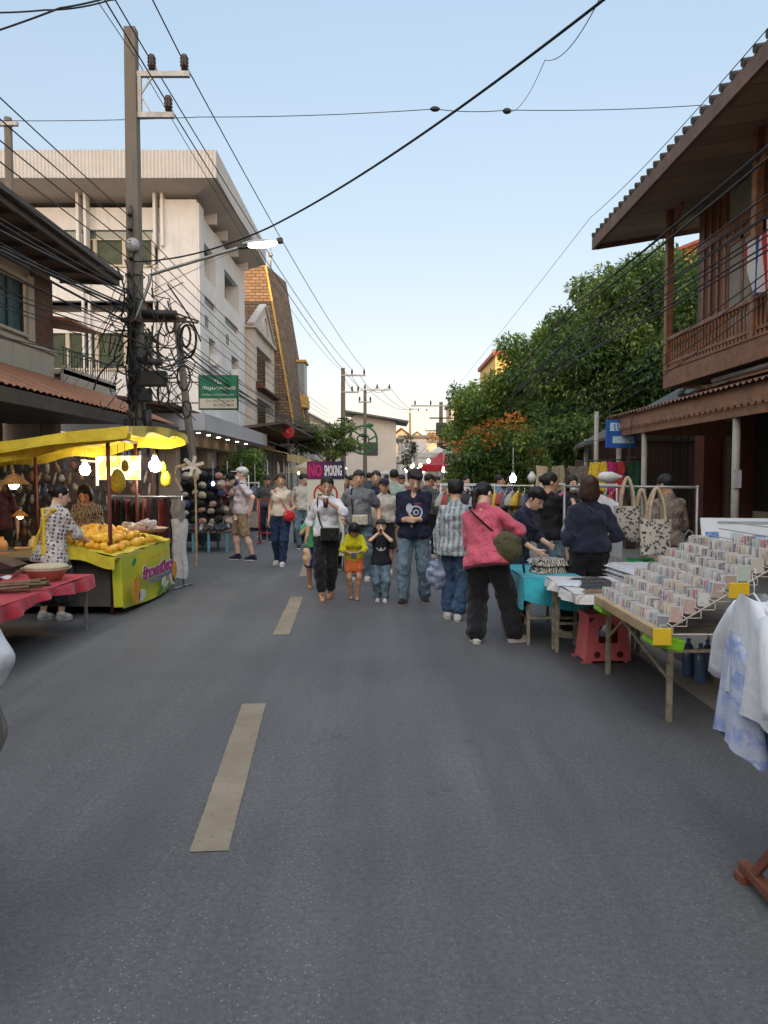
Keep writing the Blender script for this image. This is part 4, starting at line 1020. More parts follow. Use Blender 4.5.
# ---------------------------------------------------------------- left near shophouse
def left_house():
    T = thing('shophouse', 'tan shophouse with dark eave, teal window and red tiled awning, nearest on the left', 'house', (-9, 12, 0)); L = T.location
    def B(mb, n, m, p=T): return mb.build(n, m, p, -L if p is T else (0, 0, 0))
    XW = -7.2; YE = 16.4
    mb = MB(); mb.box((XW-.2, 2, 2.9), (XW, YE, 4.42)); mb.box((XW-.2, 2, 5.5), (XW, YE, 6.2)); mb.box((XW-.2, 15.45, 4.42), (XW, YE, 5.5)); mb.box((XW-.2, 2, 4.42), (XW, 12.2, 5.5)); mb.box((-14, YE-.2, .12), (XW-.2, YE, 5.9)); B(mb, 'wall', m_plaster('tan_wall', (.50, .43, .34), (.12, .10, .08), .5))
    mb = MB(); mb.box((XW+.001, 15.46, 4.2), (XW+.03, YE+.03, 5.8)); B(mb, 'brick_pier', m_brick('brown_brick', (.14, .06, .04), (.19, .085, .055), (.12, .09, .07), 1, .22, .075, .008))
    mb = MB(); mb.box((XW+.031, 2, 3.2), (XW+.05, YE, 4.2)); mb.box((XW+.0, 2, 4.2), (XW+.1, YE+.1, 4.27)); B(mb, 'spandrel', m_plaster('cream_spandrel', (.46, .42, .34), (.14, .12, .10), .55))
    # window
    mb = MB(); mb.box((XW+.01, 12.2, 5.45), (XW+.07, 15.45, 5.53)); mb.box((XW+.01, 12.2, 4.36), (XW+.07, 15.45, 4.42)); mb.box((XW+.032, 15.2, 4.3), (XW+.09, 15.45, 5.6))
    fr = B(mb, 'window', creamw); g = MB(); g.box((XW-.1, 12.2, 4.42), (XW-.08, 15.2, 5.45)); g.build('pane', glasst, fr)
    g = MB()
    for y in (13.0, 13.8, 14.6, 15.18): g.box((XW-.079, y, 4.42), (XW-.04, y+.06, 5.45))
    g.box((XW-.078, 12.2, 5.15), (XW-.045, 15.2, 5.19)); g.build('mullion', steeld, fr)
    # main roof with deep eave
    mb = MB(); xe, ze = -6.0, 5.97
    mb.grid(lambda u, v: (xe-v*5.4, 2+u*15.1, ze+.12+v*1.9+.03*math.sin(u*15.1*2*PI/.32)), 380, 1); mb.quad((xe, 2, ze), (xe, 17.1, ze), (xe-5.4, 17.1, ze+1.85), (xe-5.4, 2, ze+1.85)); B(mb, 'roof', roofg)
    mb = MB(); mb.box((xe-.02, 2, ze-.12), (xe+.05, 17.12, ze+.12)); mb.bar((xe, 17.1, ze), (xe-5.4, 17.1, ze+1.86), .06, .26); mb.box((xe+.051, 2, ze+.0), (xe+.15, 17.1, ze+.10))
    for y in np.arange(2.5, 17, .9): mb.bar((xe-.05, y, ze-.1), (XW, y, ze-.06), .05, .10)
    B(mb, 'fascia', mat('dark_fascia', (.085, .07, .062), .7, .3, 5))
    mb = MB(); mb.quad((xe-.02, 2, ze-.04), (xe-.02, 17.05, ze-.04), (XW, 17.05, ze-.03), (XW, 2, ze-.03)); B(mb, 'soffit', mat('dark_soffit', (.10, .08, .068), .8, .3))
    # side balcony and low rail behind the gable end
    mb = MB(); mb.box((-8.6, YE+.0, 3.8), (-6.95, 19.6, 3.9)); mb.box((-7.02, YE+.001, 2.9), (-6.95, 19.6, 3.98)); B(mb, 'parapet', MATS['cream_spandrel'])
    mb = MB()
    for i in range(22): y = YE+.1+i*.15; mb.box((-7.0, y, 3.98), (-6.985, y+.015, 4.36))
    mb.box((-7.005, YE+.05, 4.36), (-6.98, 19.5, 4.40)); B(mb, 'rail', steeld)
    mb = MB(); mb.prism([(-8.7, YE, 5.2), (-6.75, YE, 4.92), (-6.75, YE, 4.98), (-8.7, YE, 5.27)], (0, 1.6, 0)); B(mb, 'side_roof', tileo)
    mb = MB(); mb.box((-8.4, YE+.001, 3.9), (-8.3, 19, 5.1)); B(mb, 'side_wall', darkw)
    # lower tiled awning
    mb = MB(); xa, za = -5.2, 2.76
    mb.grid(lambda u, v: (xa-v*2.1, 2+u*17, za+.08+v*.9+.035*abs(math.sin(u*17*PI/.21))), 640, 6); mb.quad((xa, 2, za+.02), (xa, 19, za+.02), (xa-2.1, 19, za+.9), (xa-2.1, 2, za+.9)); B(mb, 'awning_roof', tileo)
    mb = MB(); mb.box((xa-.02, 2, za-.16), (xa+.03, 19, za+.05)); B(mb, 'awning_fascia', MATS['dark_fascia'])
    # ground floor
    mb = MB(); mb.box((-8.3, 2, .12), (-8.1, 16, 2.95)); B(mb, 'shop_wall', mat('brown_shop_wall', (.22, .16, .12), .8, .3, 2))
    mb = MB(); mb.box((-8.1, 2, 2.7), (-5.25, 16.3, 2.76)); B(mb, 'ceiling', MATS['dark_fascia'])
    for y in (6, 9.5, 13, 16.3): mb = MB(); mb.bbox((-7.35, y-.15, .12), (-7.05, y+.15, 2.9), .02); B(mb, 'column', beigew)
    mb = MB(); mb.box((-7.2, 7, 2.28), (-7.15, 13.1, 2.62)); sg = B(mb, 'shop_sign', mat('black_shop_sign', (.02, .02, .022), .5))
    textobj('lettering', 'Y•S', whitem, sg, (-7.14, 12.1, 2.45), rot=(PI/2, 0, PI/2), size=.3)
    textobj('lettering', 'Y', whitem, sg, (-7.14, 10.2, 2.45), rot=(PI/2, 0, PI/2), size=.3)
left_house()

# ---------------------------------------------------------------- white four storey building
def hotel():
    T = thing('office_building', 'cream white four storey modern building with ribbed cornice, green louvred windows and deep balconies', 'building', (-13, 31, 0)); L = T.location
    def B(mb, n, m, p=T): return mb.build(n, m, p, -L if p is T else (0, 0, 0))
    XC, YF, YB = -6.5, 26.6, 35.2
    dx = .039
    white = whitep
    mb = MB()
    # camera-facing wall with window bands left open (bands z: 8.0-9.4 , 4.5-5.6), returns
    xl = -30
    for z0, z1 in ((0.1, 5.35), (6.58, 7.3), (7.7, 8.93), (10.14, 10.9)):
        mb.box((xl, YF, z0), (XC, YF+.25, z1))
    mb.box((-7.9, YF+.001, 5.351), (XC, YF+.249, 10.2)); mb.box((-30, YF+1.2, 7.2), (-8, YF+1.3, 7.8))
    # street facing wall: piers and spandrels
    for y0, y1 in ((YF+.251, YF+.7), (29.4, 31.0), (34.0, YB)): mb.box((XC-.6, y0, .1), (XC, y1, 10.9))
    for y0, y1 in ((27.3, 29.4), (31.0, 34.0)):
        for z0, z1 in ((.1, 5.1), (6.75, 7.85), (8.15, 8.86), (10.05, 10.9)): mb.box((XC-.25, y0, z0), (XC-.04, y1, z1))
        ym = (y0+y1)/2
        mb.box((XC-.24, y0, 5.1), (XC-.05, ym, 6.75))
    mb.box((-30, YF+1.6, .1), (-29.8, YB, 10.9)); mb.box((-30, YB, .1), (XC, YB+.2, 10.9))
    B(mb, 'wall', white)
    mb = MB()
    for x0 in (-16.2, -13.35, -10.6, -7.95):     # twin fins on the front
        for o in (0, .26): mb = MB(); mb.box((x0+o, YF-.35, 9.5), (x0+o+.09, YF-.001, 11.4)); B(mb, 'fin', white)
    for x0 in (-10.55, -8.05, -12.2):
        for o in (0, .22): mb = MB(); mb.box((x0+o, YF-.12, 3.4), (x0+o+.07, YF-.001, 9.98)); B(mb, 'fin', white)
    for y in (28.3, 30.2, 32.4, 34.6): mb = MB(); mb.box((XC-.5, y, 10.9), (XC+.28, y+.14, 11.52)); B(mb, 'fin', white)
    mb = MB(); mb.box((-7.75, YF-.22, 3.3), (XC+.02, YF-.002, 11.1)); mb.box((XC+.021, YF-.2, 3.3), (XC+.1, YF+.5, 11.0)); B(mb, 'pilaster', white)
    # inner slabs: recess backs in darker plaster, shade put into its colour
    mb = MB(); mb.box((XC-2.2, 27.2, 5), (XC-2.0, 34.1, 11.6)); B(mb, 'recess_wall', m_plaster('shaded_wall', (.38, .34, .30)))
    mb = MB()
    for z in (5.02, 6.8, 8.87, 10.9): mb.box((XC-2.0, 27.2, z-.12), (XC-.26, 34.1, z))
    B(mb, 'balcony_slab', white)
    mb = MB(); mb.box((-29.7, YF+1.7, .2), (XC-2.25, YB-.1, 12.05)); B(mb, 'interior_dark_mass', black)  # solid black mass added, painted as the shade of the rooms inside
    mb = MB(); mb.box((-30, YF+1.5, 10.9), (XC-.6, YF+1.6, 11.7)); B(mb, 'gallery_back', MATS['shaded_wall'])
    # window bands with louvres
    for z0, z1, tr in ((8.93, 10.14, 1), (5.35, 6.58, 0)):
        mb = MB(); mb.box((xl, YF+.12, z0), (-7.9, YF+.14, z1-(.32 if tr else 0))); wd = B(mb, 'window', louv)
        g = MB()
        if tr: g.box((xl, YF+.1, z1-.3), (-7.9, YF+.125, z1)); g.build('pane', m_glass('green_glass', (.10, .15, .11)), wd)
        g = MB()
        for i in range(22): x = -8.0-i*1.02; g.box((x-.13, YF+.02, z0), (x, YF+.119, z1-(.3 if tr else 0)))
        g.box((xl, YF+.03, z1-.34), (-7.9, YF+.118, z1-.305)) if tr else None
        g.box((xl, YF-.06, z0-.08), (-7.9, YF+.1, z0-.001)); g.build('frame', creamw, wd)
    mb = MB()
    for y0, y1 in ((27.4, 29.3), (31.1, 33.9)):
        ym = (y0+y1)/2
        for a_, b_ in (((XC-.12, y0, 7.85), (XC-.1, y1, 8.15)), ((XC-1.9, ym, 5.1), (XC-1.85, y1, 6.6)), ((XC-1.98, y0+.2, 8.9), (XC-1.95, y1-.3, 9.7)), ((XC-.039, y0+.3, 7.05), (XC-.02, y0+.75, 7.45))):
            mb = MB(); mb.box(a_, b_); B(mb, 'opening', mat('shaded_window', (.05, .05, .048), .4))
    mb = MB()
    for y0 in (27.7, 31.6): mb = MB(); mb.bbox((XC-.03, y0+.6, 5.7), (XC+.28, y0+1.2, 6.1), .02); B(mb, 'air_conditioner', whitem)
    # cornice: ribbed fascia, sloped soffit
    rib = m_wave('ribbed_cornice', (.50, .475, .44), (.58, .555, .515), 2.6, 'X', .8, .7); ribY = m_wave('ribbed_cornice_side', (.52, .50, .47), (.60, .575, .54), 2.6, 'Y', .8, .7)
    yc, xc = 25.4, -5.55
    mb = MB(); mb.box((-31, yc, 11.45), (xc, yc+.15, 12.36)); mb.box((-31, yc+.15, 12.1), (xc-.2, YB+.4, 12.3)); B(mb, 'cornice', rib)
    mb = MB(); mb.box((xc-.15, yc+.151, 11.45), (xc-.001, YB+.6, 12.355)); B(mb, 'cornice_side', ribY)
    mb = MB(); mb.add([(-31, yc+.02, 11.46), (xc-.02, yc+.02, 11.46), (XC-.25, YF+.2, 10.95), (-31, YF+.2, 10.95)], [(0, 3, 2, 1)])
    mb.v[2] = (XC-.5, YF+.25, 11.15); mb.v[3] = (-31, YF+.25, 11.15)
    mb.add([(xc-.02, yc+.02, 11.46), (xc-.02, YB+.5, 11.46), (XC-.1, YB+.5, 11.15), (XC-.5, YF+.25, 11.15)], [(0, 3, 2, 1)])
    mb.box((-31, YF+.25, 11.15), (XC-.5, YF+1.5, 11.25)); B(mb, 'soffit', m_plaster('cornice_soffit', (.50, .46, .41)))
    # canopy over the shop at street level
hotel()
def canopy_shop():
    T = thing('shop', 'shop with pale grey flat canopy and small downlights on its beige front', 'shop', (-7, 26, 0)); L = T.location
    def B(mb, n, m, p=T): return mb.build(n, m, p, -L if p is T else (0, 0, 0))
    mb = MB(); mb.box((-9.2, 21, 2.85), (-5, 32.2, 3.32)); B(mb, 'canopy', mat('pale_grey_canopy', (.46, .47, .50), .5, .06, 1))
    mb = MB(); mb.box((-8.8, 21.2, 2.5), (-5.9, 30, 2.849)); mb.box((-8.8, 22.0, 1.5), (-8.2, 31, 2.5)); mb.box((-6.6, 22, .12), (-6.1, 22.5, 2.5)); mb.box((-6.6, 26, .12), (-6.1, 26.8, 2.5)); mb.box((-6.6, 29.4, .12), (-6.1, 30, 2.5)); B(mb, 'wall', beigew)
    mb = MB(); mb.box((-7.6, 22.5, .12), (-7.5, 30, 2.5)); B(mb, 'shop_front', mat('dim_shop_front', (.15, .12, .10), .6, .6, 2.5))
    for y in (22.3, 23.6, 25, 26.5, 28.2, 30): mb = MB(); mb.cyl((-5.5, y, 2.835), .06, .013, 10); B(mb, 'downlight', m_emit('downlight_glow', (1, .75, .45), 9))
    mb = MB(); mb.prism([(-9, 20.0, 3.9), (-5.6, 20, 3.42), (-5.6, 20, 3.5), (-9, 20, 4.0)], (0, 7, 0)); B(mb, 'lean_to_roof', mat('rusty_brown_roof', (.13, .06, .04), .8, .3, 2))
canopy_shop()
def green_sign():
    T = thing('shop_sign', 'green and white shop sign with Thai lettering projecting over the left pavement', 'sign', (-4.82, 22, 4.0))
    mb = MB(); mb.bbox((-.58, -.06, -.5), (.58, .06, .5), .02); mb.build('frame', mat('dark_green_frame', (.02, .05, .035), .5), T)
    mb = MB(); mb.box((-.54, -.068, -.16), (.54, -.0605, .46)); mb.build('board', mat('green_sign_board', (.01, .15, .075), .4, .15, 2), T)
    mb = MB(); mb.box((-.54, -.068, -.46), (.54, -.0605, -.175)); mb.build('lower_board', mat('cream_sign_board', (.52, .48, .38), .5, .1, 2), T)
    textobj('lettering', 'บัญมาพรรณี', whitem, T, (0.02, -.071, .12), size=.2, width=.96, yscale=.62, bold=.004); textobj('lettering', 'รับเรียนและรับจ้างทุกชนิด', whitem, T, (0, -.071, -.07), size=.1, width=.92, yscale=.75)
    textobj('lettering', 'TEL', whitem, T, (0, -.071, .30), size=.1, width=.26); brn = mat('brown_lettering', (.12, .07, .05), .6)
    textobj('lettering', 'โทร. 053 - 276674', brn, T, (.05, -.071, -.25), size=.1, width=.8); textobj('lettering', '08 1672 4450', brn, T, (.15, -.071, -.37), size=.1, width=.6)
    mb = MB(); mb.tube([(-.6, 0, .3), (-1.6, 0, .3)], .02, 6); mb.tube([(-.6, 0, -.3), (-1.6, 0, -.3)], .02, 6); mb.build('bracket', steeld, T)
green_sign()
def gable_house():
    T = thing('townhouse', 'narrow pale townhouse with pediment, between the office building and the shingled building', 'house', (-9, 39, 0)); L = T.location
    def B(mb, n, m, p=T): return mb.build(n, m, p, -L if p is T else (0, 0, 0))
    X = -6.1; pale = m_plaster('pale_townhouse', (.52, .48, .43)); bk = m_plaster('shaded_wall2', (.30, .27, .24))  # recess plaster is a darker copy with the shade painted in
    mb = MB()
    for y0, y1 in ((35.6, 36.3), (41.4, 42.2)): mb.box((X-.4, y0, .1), (X, y1, 8.6))
    for z0, z1 in ((.1, 3.4), (5.35, 6.15), (7.85, 8.6)): mb.box((X-.35, 36.3, z0), (X-.05, 41.4, z1))
    mb.prism([(X-.3, 35.4, 8.6), (X-.3, 42.3, 8.6), (X-.3, 38.9, 10.2)], (.28, 0, 0)); mb.box((-13, 35.5, .1), (X-.4, 35.6, 9)); B(mb, 'wall', pale)
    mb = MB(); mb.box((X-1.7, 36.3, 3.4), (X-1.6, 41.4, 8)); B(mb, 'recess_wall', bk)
    mb = MB(); mb.box((X-.4, 35.4, 8.5), (X+.14, 42.4, 8.62)); mb.bar((X-.1, 35.3, 8.66), (X-.1, 38.9, 10.3), .35, .1); mb.bar((X-.1, 38.9, 10.3), (X-.1, 42.4, 8.66), .35, .1); mb.tube([(X+.0, 38.9+.9*math.cos(a), 8.75+.9*math.sin(a)) for a in np.linspace(.1, PI-.1, 12)], .05, 6); B(mb, 'pediment', pale)
    mb = MB(); mb.prism([(X-.1, 36, 6.15), (X+.35, 36, 5.85), (X+.35, 36, 5.75), (X-.1, 36, 5.75)], (0, 6, 0)); mb.prism([(X-.1, 36, 3.6), (X+.35, 36, 3.3), (X+.35, 36, 3.2), (X-.1, 36, 3.2)], (0, 6, 0)); B(mb, 'ledge', mat('maroon_ledge', (.10, .04, .035), .8, .3))
    mb = MB()
    for z in (6.2, 3.7):
        for y in (36.9, 38.2, 39.6): mb.box((X-1.59, y, z+.2), (X-1.57, y+.6, z+1.5))
    B(mb, 'window', MATS['shaded_window'])
    mb = MB(); mb.box((X-.02, 36.4, 3.42), (X, 41.3, 3.46)); mb.box((X-.02, 36.4, 3.9), (X, 41.3, 3.94))
    for i in range(30): mb.box((X-.02, 36.4+i*.165, 3.46), (X-.005, 36.42+i*.165, 3.9))
    B(mb, 'rail', steeld)
gable_house()
def shingle_tower():
    T = thing('shingled_building', 'tall tapering building clad in brown wooden shingles with yellow corner trim', 'building', (-9, 46, 0)); L = T.location
    def B(mb, n, m, p=T): return mb.build(n, m, p, -L if p is T else (0, 0, 0))
    sh = m_brick('wood_shingles', (.15, .10, .065), (.24, .165, .11), (.07, .05, .035), 1, .42, .17, .02)
    z0, z1 = 4.5, 13.3
    b = [(-13, 42.2), (-5.1, 42.2), (-4.9, 51), (-13, 51)]; t = [(-13, 42.2), (-6.6, 42.2), (-5.95, 46.2), (-13, 46.2)]
    vs = [(x, y, z0) for x, y in b]+[(x, y, z1) for x, y in t]
    mb = MB(); mb.add(vs, [(0, 1, 5, 4), (1, 2, 6, 5), (2, 3, 7, 6), (3, 0, 4, 7), (4, 5, 6, 7), (3, 2, 1, 0)]); B(mb, 'shingle_wall', sh)
    yl = mat('yellow_trim', (.50, .30, .06), .6, .2, 2)
    mb = MB(); mb.bar(Vector(vs[1])+Vector((.03, -.02, 0)), Vector(vs[5])+Vector((.03, -.02, 0)), .10, .10); mb.bar((-5.0, 47.6, 4.6), (-5.75, 45.6, 9.4), .22, .14); B(mb, 'corner_trim', yl)
    mb = MB(); mb.box((-5.6, 47, 6.6), (-4.95, 48.6, 8.6)); wd = B(mb, 'bay_window', mat('grey_bay_glass', (.20, .23, .25), .4, .2, 1)); g = MB(); g.box((-5.7, 46.9, 6.35), (-4.85, 48.7, 6.59)); g.box((-5.75, 46.9, 8.61), (-4.85, 48.7, 8.75)); g.box((-5.7, 46.85, 5.8), (-4.8, 48.7, 6.34)); g.build('frame', yl, wd)
    mb = MB(); mb.box((-12, 42.6, .1), (-6.2, 50, 4.49)); B(mb, 'ground_floor', beigew)
    mb = MB(); mb.prism([(-6.2, 42, 4.15), (-4.2, 42, 4.0), (-4.2, 42, 4.12), (-6.2, 42, 4.4)], (0, 10, 0)); B(mb, 'eave', mat('dark_fascia', (.03, .03, .03), .8))
    mb = MB(); mb.tube([(-6.4, 43, 13.3), (-6.4, 43, 14.4)], .04, 6); mb.ball((-6.4, 43, 14.0), .14, 8); B(mb, 'roof_finial', steel)
shingle_tower()
# shops under it
def yellow_awning_shop():
    T = thing('shop', 'dark open shop under a long mustard yellow fabric awning beyond the grey canopy', 'shop', (-6, 37, 0)); L = T.location
    def B(mb, n, m, p=T): return mb.build(n, m, p, -L if p is T else (0, 0, 0))
    yl = m_cloth('mustard_awning_cloth', (.42, .28, .07), .8, .2)
    mb = MB(); mb.grid(lambda u, v: (-6.2+v*2.0, 32.6+u*16, 2.95-v*.42+.04*math.sin(u*30)), 60, 4); mb.grid(lambda u, v: (-4.2+.01*math.sin(u*60), 32.6+u*16, 2.53-v*.32), 60, 2); a = B(mb, 'awning', yl)
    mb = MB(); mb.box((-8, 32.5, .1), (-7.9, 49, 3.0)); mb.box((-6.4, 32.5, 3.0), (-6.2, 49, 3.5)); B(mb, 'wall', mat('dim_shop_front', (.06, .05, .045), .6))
    for y in (33, 38, 43, 48): mb = MB(); mb.tube([(-4.4, y, .1), (-4.4, y, 2.6)], .03, 6); B(mb, 'post', steel)
    mb = MB(); mb.prism([(-8.2, 31.2, 3.2), (-4.1, 31.2, 3.75), (-4.1, 31.2, 3.85), (-8.2, 31.2, 3.35)], (0, 17, 0)); B(mb, 'upper_canopy', mat('dark_fascia', (.03, .03, .03), .8))
yellow_awning_shop()
def red_sign():
    T = thing('round_sign', 'round red sign with a small white mark hanging under the dark canopy edge', 'sign', at(288, 432, 33))
    mb = MB(); mb.tube([(0, -.05, 0), (0, .05, 0)], .27, 24, smooth=False); mb.build('disc', mat('red_sign_face', (.45, .02, .03), .4, .1), T)
    textobj('lettering', 'K', whitem, T, (0, -.053, .02), size=.22); mb = MB(); mb.tube([(0, 0, -.26), (0, 0, -.9)], .03, 6); mb.box((-.35, -.03, -.62), (.3, .03, -.5)); mb.build('bracket', steeld, T)
red_sign()

# ---------------------------------------------------------------- far houses
def window_rows(B, X, ys_, zs, w_, h, face='X', mi=None):
    for z in zs:
        for y in ys_:
            mb = MB()
            if face == 'X': mb.box((X-.02, y, z), (X+.03, y+w_, z+h))
            else: mb.box((y, X-.03, z), (y+w_, X+.02, z+h))
            B(mb, 'window', MATS['shaded_window'])
def far_house(label, x0, x1, y0, y1, h, wallm, roofm, rh=1.2, rise='gable', wins=True, balc=False):
    T = thing('row_house', label, 'house', ((x0+x1)/2, (y0+y1)/2, 0)); L = T.location
    def B(mb, n, m, p=T): return mb.build(n, m, p, -L if p is T else (0, 0, 0))
    mb = MB(); mb.box((x0, y0, 0), (x1, y1, h)); 
    if rise == 'gable': xm = (x0+x1)/2; mb.prism([(x0+.01, y0+.01, h), (x1-.01, y0+.01, h), (xm, y0+.01, h+rh)], (0, y1-y0-.02, 0))
    if rise == 'shed': mb.prism([(x0+.01, y0+.01, h), (x1-.01, y0+.01, h), (x0+.01, y0+.01, h+rh)], (0, y1-y0-.02, 0))
    B(mb, 'wall', wallm)
    mb = MB(); o = .5
    if rise == 'gable': mb.bar((x0-o, (y0+y1)/2, h-.15*rh), (xm, (y0+y1)/2, h+rh+.1), y1-y0+1, .12); mb.bar((xm, (y0+y1)/2, h+rh+.1), (x1+o, (y0+y1)/2, h-.15*rh), y1-y0+1, .12)
    elif rise == 'shed': mb.bar((x0-o, (y0+y1)/2, h+rh+.25), (x1+o, (y0+y1)/2, h+.0), y1-y0+1, .12)
    else: mb.box((x0-.2, y0-.2, h), (x1+.2, y1+.2, h+.3))
    B(mb, 'roof', roofm)
    if wins:
        n = max(1, int((y1-y0)/2.6)); yy = [y0+.7+i*(y1-y0-1)/n for i in range(n)]
        for fx in ((x1,) if x0 < 3 else (x0,)): window_rows(B, fx, yy, [z for z in (1.0, 4.2, 7.2) if z+1.4 < h], 1.3, 1.4)
        n = max(1, int((x1-x0)/3)); xx = [x0+.9+i*(x1-x0-1)/n for i in range(n)]
        if not balc: window_rows(B, y0, xx, [z for z in (4.2, 7.2) if z+1.3 < h], 1.1, 1.3, 'Y')
    return T
oran = m_plaster('apricot_wall', (.55, .36, .16)); yell = m_plaster('yellow_wall', (.58, .42, .16)); redr = mat('red_tin_roof', (.28, .05, .04), .6, .3, 2)
far_house('pale grey low house with sloping dark roof beyond the mustard awning', -13, -4.9, 53, 60, 4.2, whitep, roofg, .9, 'gable')
def white_shophouse():
    x0, x1, y0, y1 = -4.3, 1.0, 62, 70
    T = thing('white_shophouse', 'white shophouse with shed roof and sunlit upper gable at the bend of the street', 'house', ((x0+x1)/2, (y0+y1)/2, 0)); L = T.location
    def B(mb, n, m, p=T): return mb.build(n, m, p, -L if p is T else (0, 0, 0))
    mb = MB(); mb.box((x0, y0, 0), (x1, y1, 5.3)); mb.prism([(x0+.4, y0+.01, 5.3), (x1-.01, y0+.01, 5.3), (x1-.01, y0+.01, 6.0), (x0+2, y0+.01, 6.6)], (0, 4, 0)); B(mb, 'wall', m_plaster('far_white_wall', (.60, .55, .48), amt=.3))
    mb = MB(); mb.bar((x0+.9, y0+2, 6.85), (x1+1.0, y0+2, 5.95), 5.6, .14); B(mb, 'roof', roofg)
    mb = MB(); mb.box((x1+.001, y0+1, 4.6), (x1+.7, y1, 4.75)); mb.box((x1+.001, y0+1, 2.6), (x1+1.1, y1, 2.75)); B(mb, 'ledge', MATS['far_white_wall'])
    window_rows(B, x1, [y0+1.4, y0+4.2], [3.1, 4.95], 1.6, 1.1); window_rows(B, y0, [-1.4], [3.2], .9, 1.1, 'Y')
    mb = MB(); mb.box((x1-.02, y0+.6, .2), (x1+.03, y1-.5, 2.3)); B(mb, 'dark_opening_panel', mat('dim_shop_front', (.06, .05, .045), .6))  # dark panel on the wall, painted in for a shaded opening
white_shophouse()
far_house('cream house half hidden behind the feathery tree', -9.5, -5.0, 64, 76, 6.0, creamw, roofg, 1.2)
far_house('low shop with grey roof on the right past the yellow building', 9.5, 14, 76, 95, 5.0, creamw, roofg, 1.0)
far_house('tan house behind the trees on the right side', 8.5, 13, 44, 55, 6.0, beigew, roofg, 1.2)
far_house('brown shop block far along the right side', 13.5, 20, 100, 128, 6.0, beigew, roofg, 1.2)
far_house('pale row house with green shutters past the white shophouse', 1.6, 5.0-.8, 74, 84, 5.2, whitep, roofg, .8, 'flat')
far_house('long grey row of shops with flat roof in the far distance', 3.2, 6.2, 88, 104, 5.4, creamw, roofg, .6, 'flat')
far_house('apricot house with hipped roof closing the view down the street', 6.5, 11.5, 112, 124, 5.2, oran, mat('rusty_brown_roof', (.13, .06, .04), .8), 1.6)
far_house('small yellow gabled house far down the street', 11, 16, 98, 108, 5.5, yell, mat('rusty_brown_roof', (.13, .06, .04), .8), 2.0)
far_house('apricot upper storey with red tin roof rising behind the mango trees', 8.4, 12, 57, 66, 10.6, yell, redr, 1.0, 'flat')
far_house('sunlit orange gabled building behind the timber house', 13.0, 19.5, 33, 42, 11.4, m_brick('orange_tile_wall', (.55, .26, .07), (.62, .34, .12), (.35, .17, .06), 1, .35, .2, .02), redr, 1.2, 'gable')
far_house('pale two storey shop with brown roof in the far row on the left side', 0.6, 3.2, 84, 96, 5.6, m_plaster('far_grey_wall', (.42, .40, .37)), mat('rusty_brown_roof', (.13, .06, .04), .8), 1.1)
far_house('beige shop block further along behind the red tent', 5.0, 8.2, 92, 106, 4.6, beigew, roofg, .9)
far_house('dull green roofed house at the far end of the left row', 3.0, 6.4, 108, 118, 6.4, creamw, mat('green_grey_roof', (.10, .13, .11), .8), 1.3)
far_house('narrow grey block beside the far right power pole', 6.6, 8.4, 74, 80, 8.5, creamw, roofg, .6, 'flat')
# rows behind the camera, and an unseen long block added to shade the street
for i, (x0, x1, y0, h, lb) in enumerate(((-16, -7.5, -26, 9, 'three storey cream shophouse row behind the viewer on the left'), (6.0, 16, -30, 8, 'shophouse row behind the viewer on the right'), (-34, 16, -72, 26.4, 'long unseen block added behind the viewer to shade the street from low sun'))):
    far_house(lb, x0, x1, y0, y0+(18 if i < 2 else 12), h, creamw if i else beigew, roofg, 1, 'flat', wins=i < 2)
# ---------------------------------------------------------------- trees
def leaf_cloud(centers, radii, n, size, seed, asp=.38, droop=.5, stretch=1.0, up=.3):
    """n leaves (two-quad folded blades) spread through overlapping clumps, denser near each clump's surface"""
    rg = np.random.default_rng(seed)
    c = np.array(centers); r = np.array(radii); vol = r[:, 0]*r[:, 1]*r[:, 2]; vol = vol**.75
    k = rg.choice(len(c), n, p=vol/vol.sum())
    d = rg.normal(size=(n, 3)); d /= np.linalg.norm(d, axis=1)[:, None]
    rad = rg.random(n)**.38*(1+.12*rg.normal(size=n)*.6)
    P = c[k]+d*r[k]*rad[:, None]
    # twig grouping: pull leaves to local attractors
    q = size*1.7; G = np.round((P+np.sin(P[:, [1, 2, 0]]*2.3)*q)/q)*q; P = P*.72+G*.28
    ax = d*.7+rg.normal(size=(n, 3))*.6; ax[:, 2] -= droop; ax /= np.linalg.norm(ax, axis=1)[:, None]
    sd = np.cross(ax, rg.normal(size=(n, 3))*.5+np.array([0, 0, 1.0])); sd /= np.linalg.norm(sd, axis=1)[:, None]+1e-9
    L = size*rg.uniform(.65, 1.3, n)[:, None]; w = L*asp
    nn = np.cross(ax, sd)
    p0 = P; p1 = P+ax*L*.45+sd*w*.5-nn*w*.12; p2 = P+ax*L; p3 = P+ax*L*.45-sd*w*.5-nn*w*.12
    V = np.stack([p0, p1, p2, p3], 1).reshape(-1, 3); Q = np.arange(4*n).reshape(-1, 4)
    cl = rg.random(len(c))
    rn = np.clip(cl[k]*.45+rg.random(n)*.55, 0, 1)
    return V, Q, np.repeat(rn, 4)
bark = mat('tree_bark', (.085, .06, .045), .9, .4, 8, bump=.6, bscale=25)
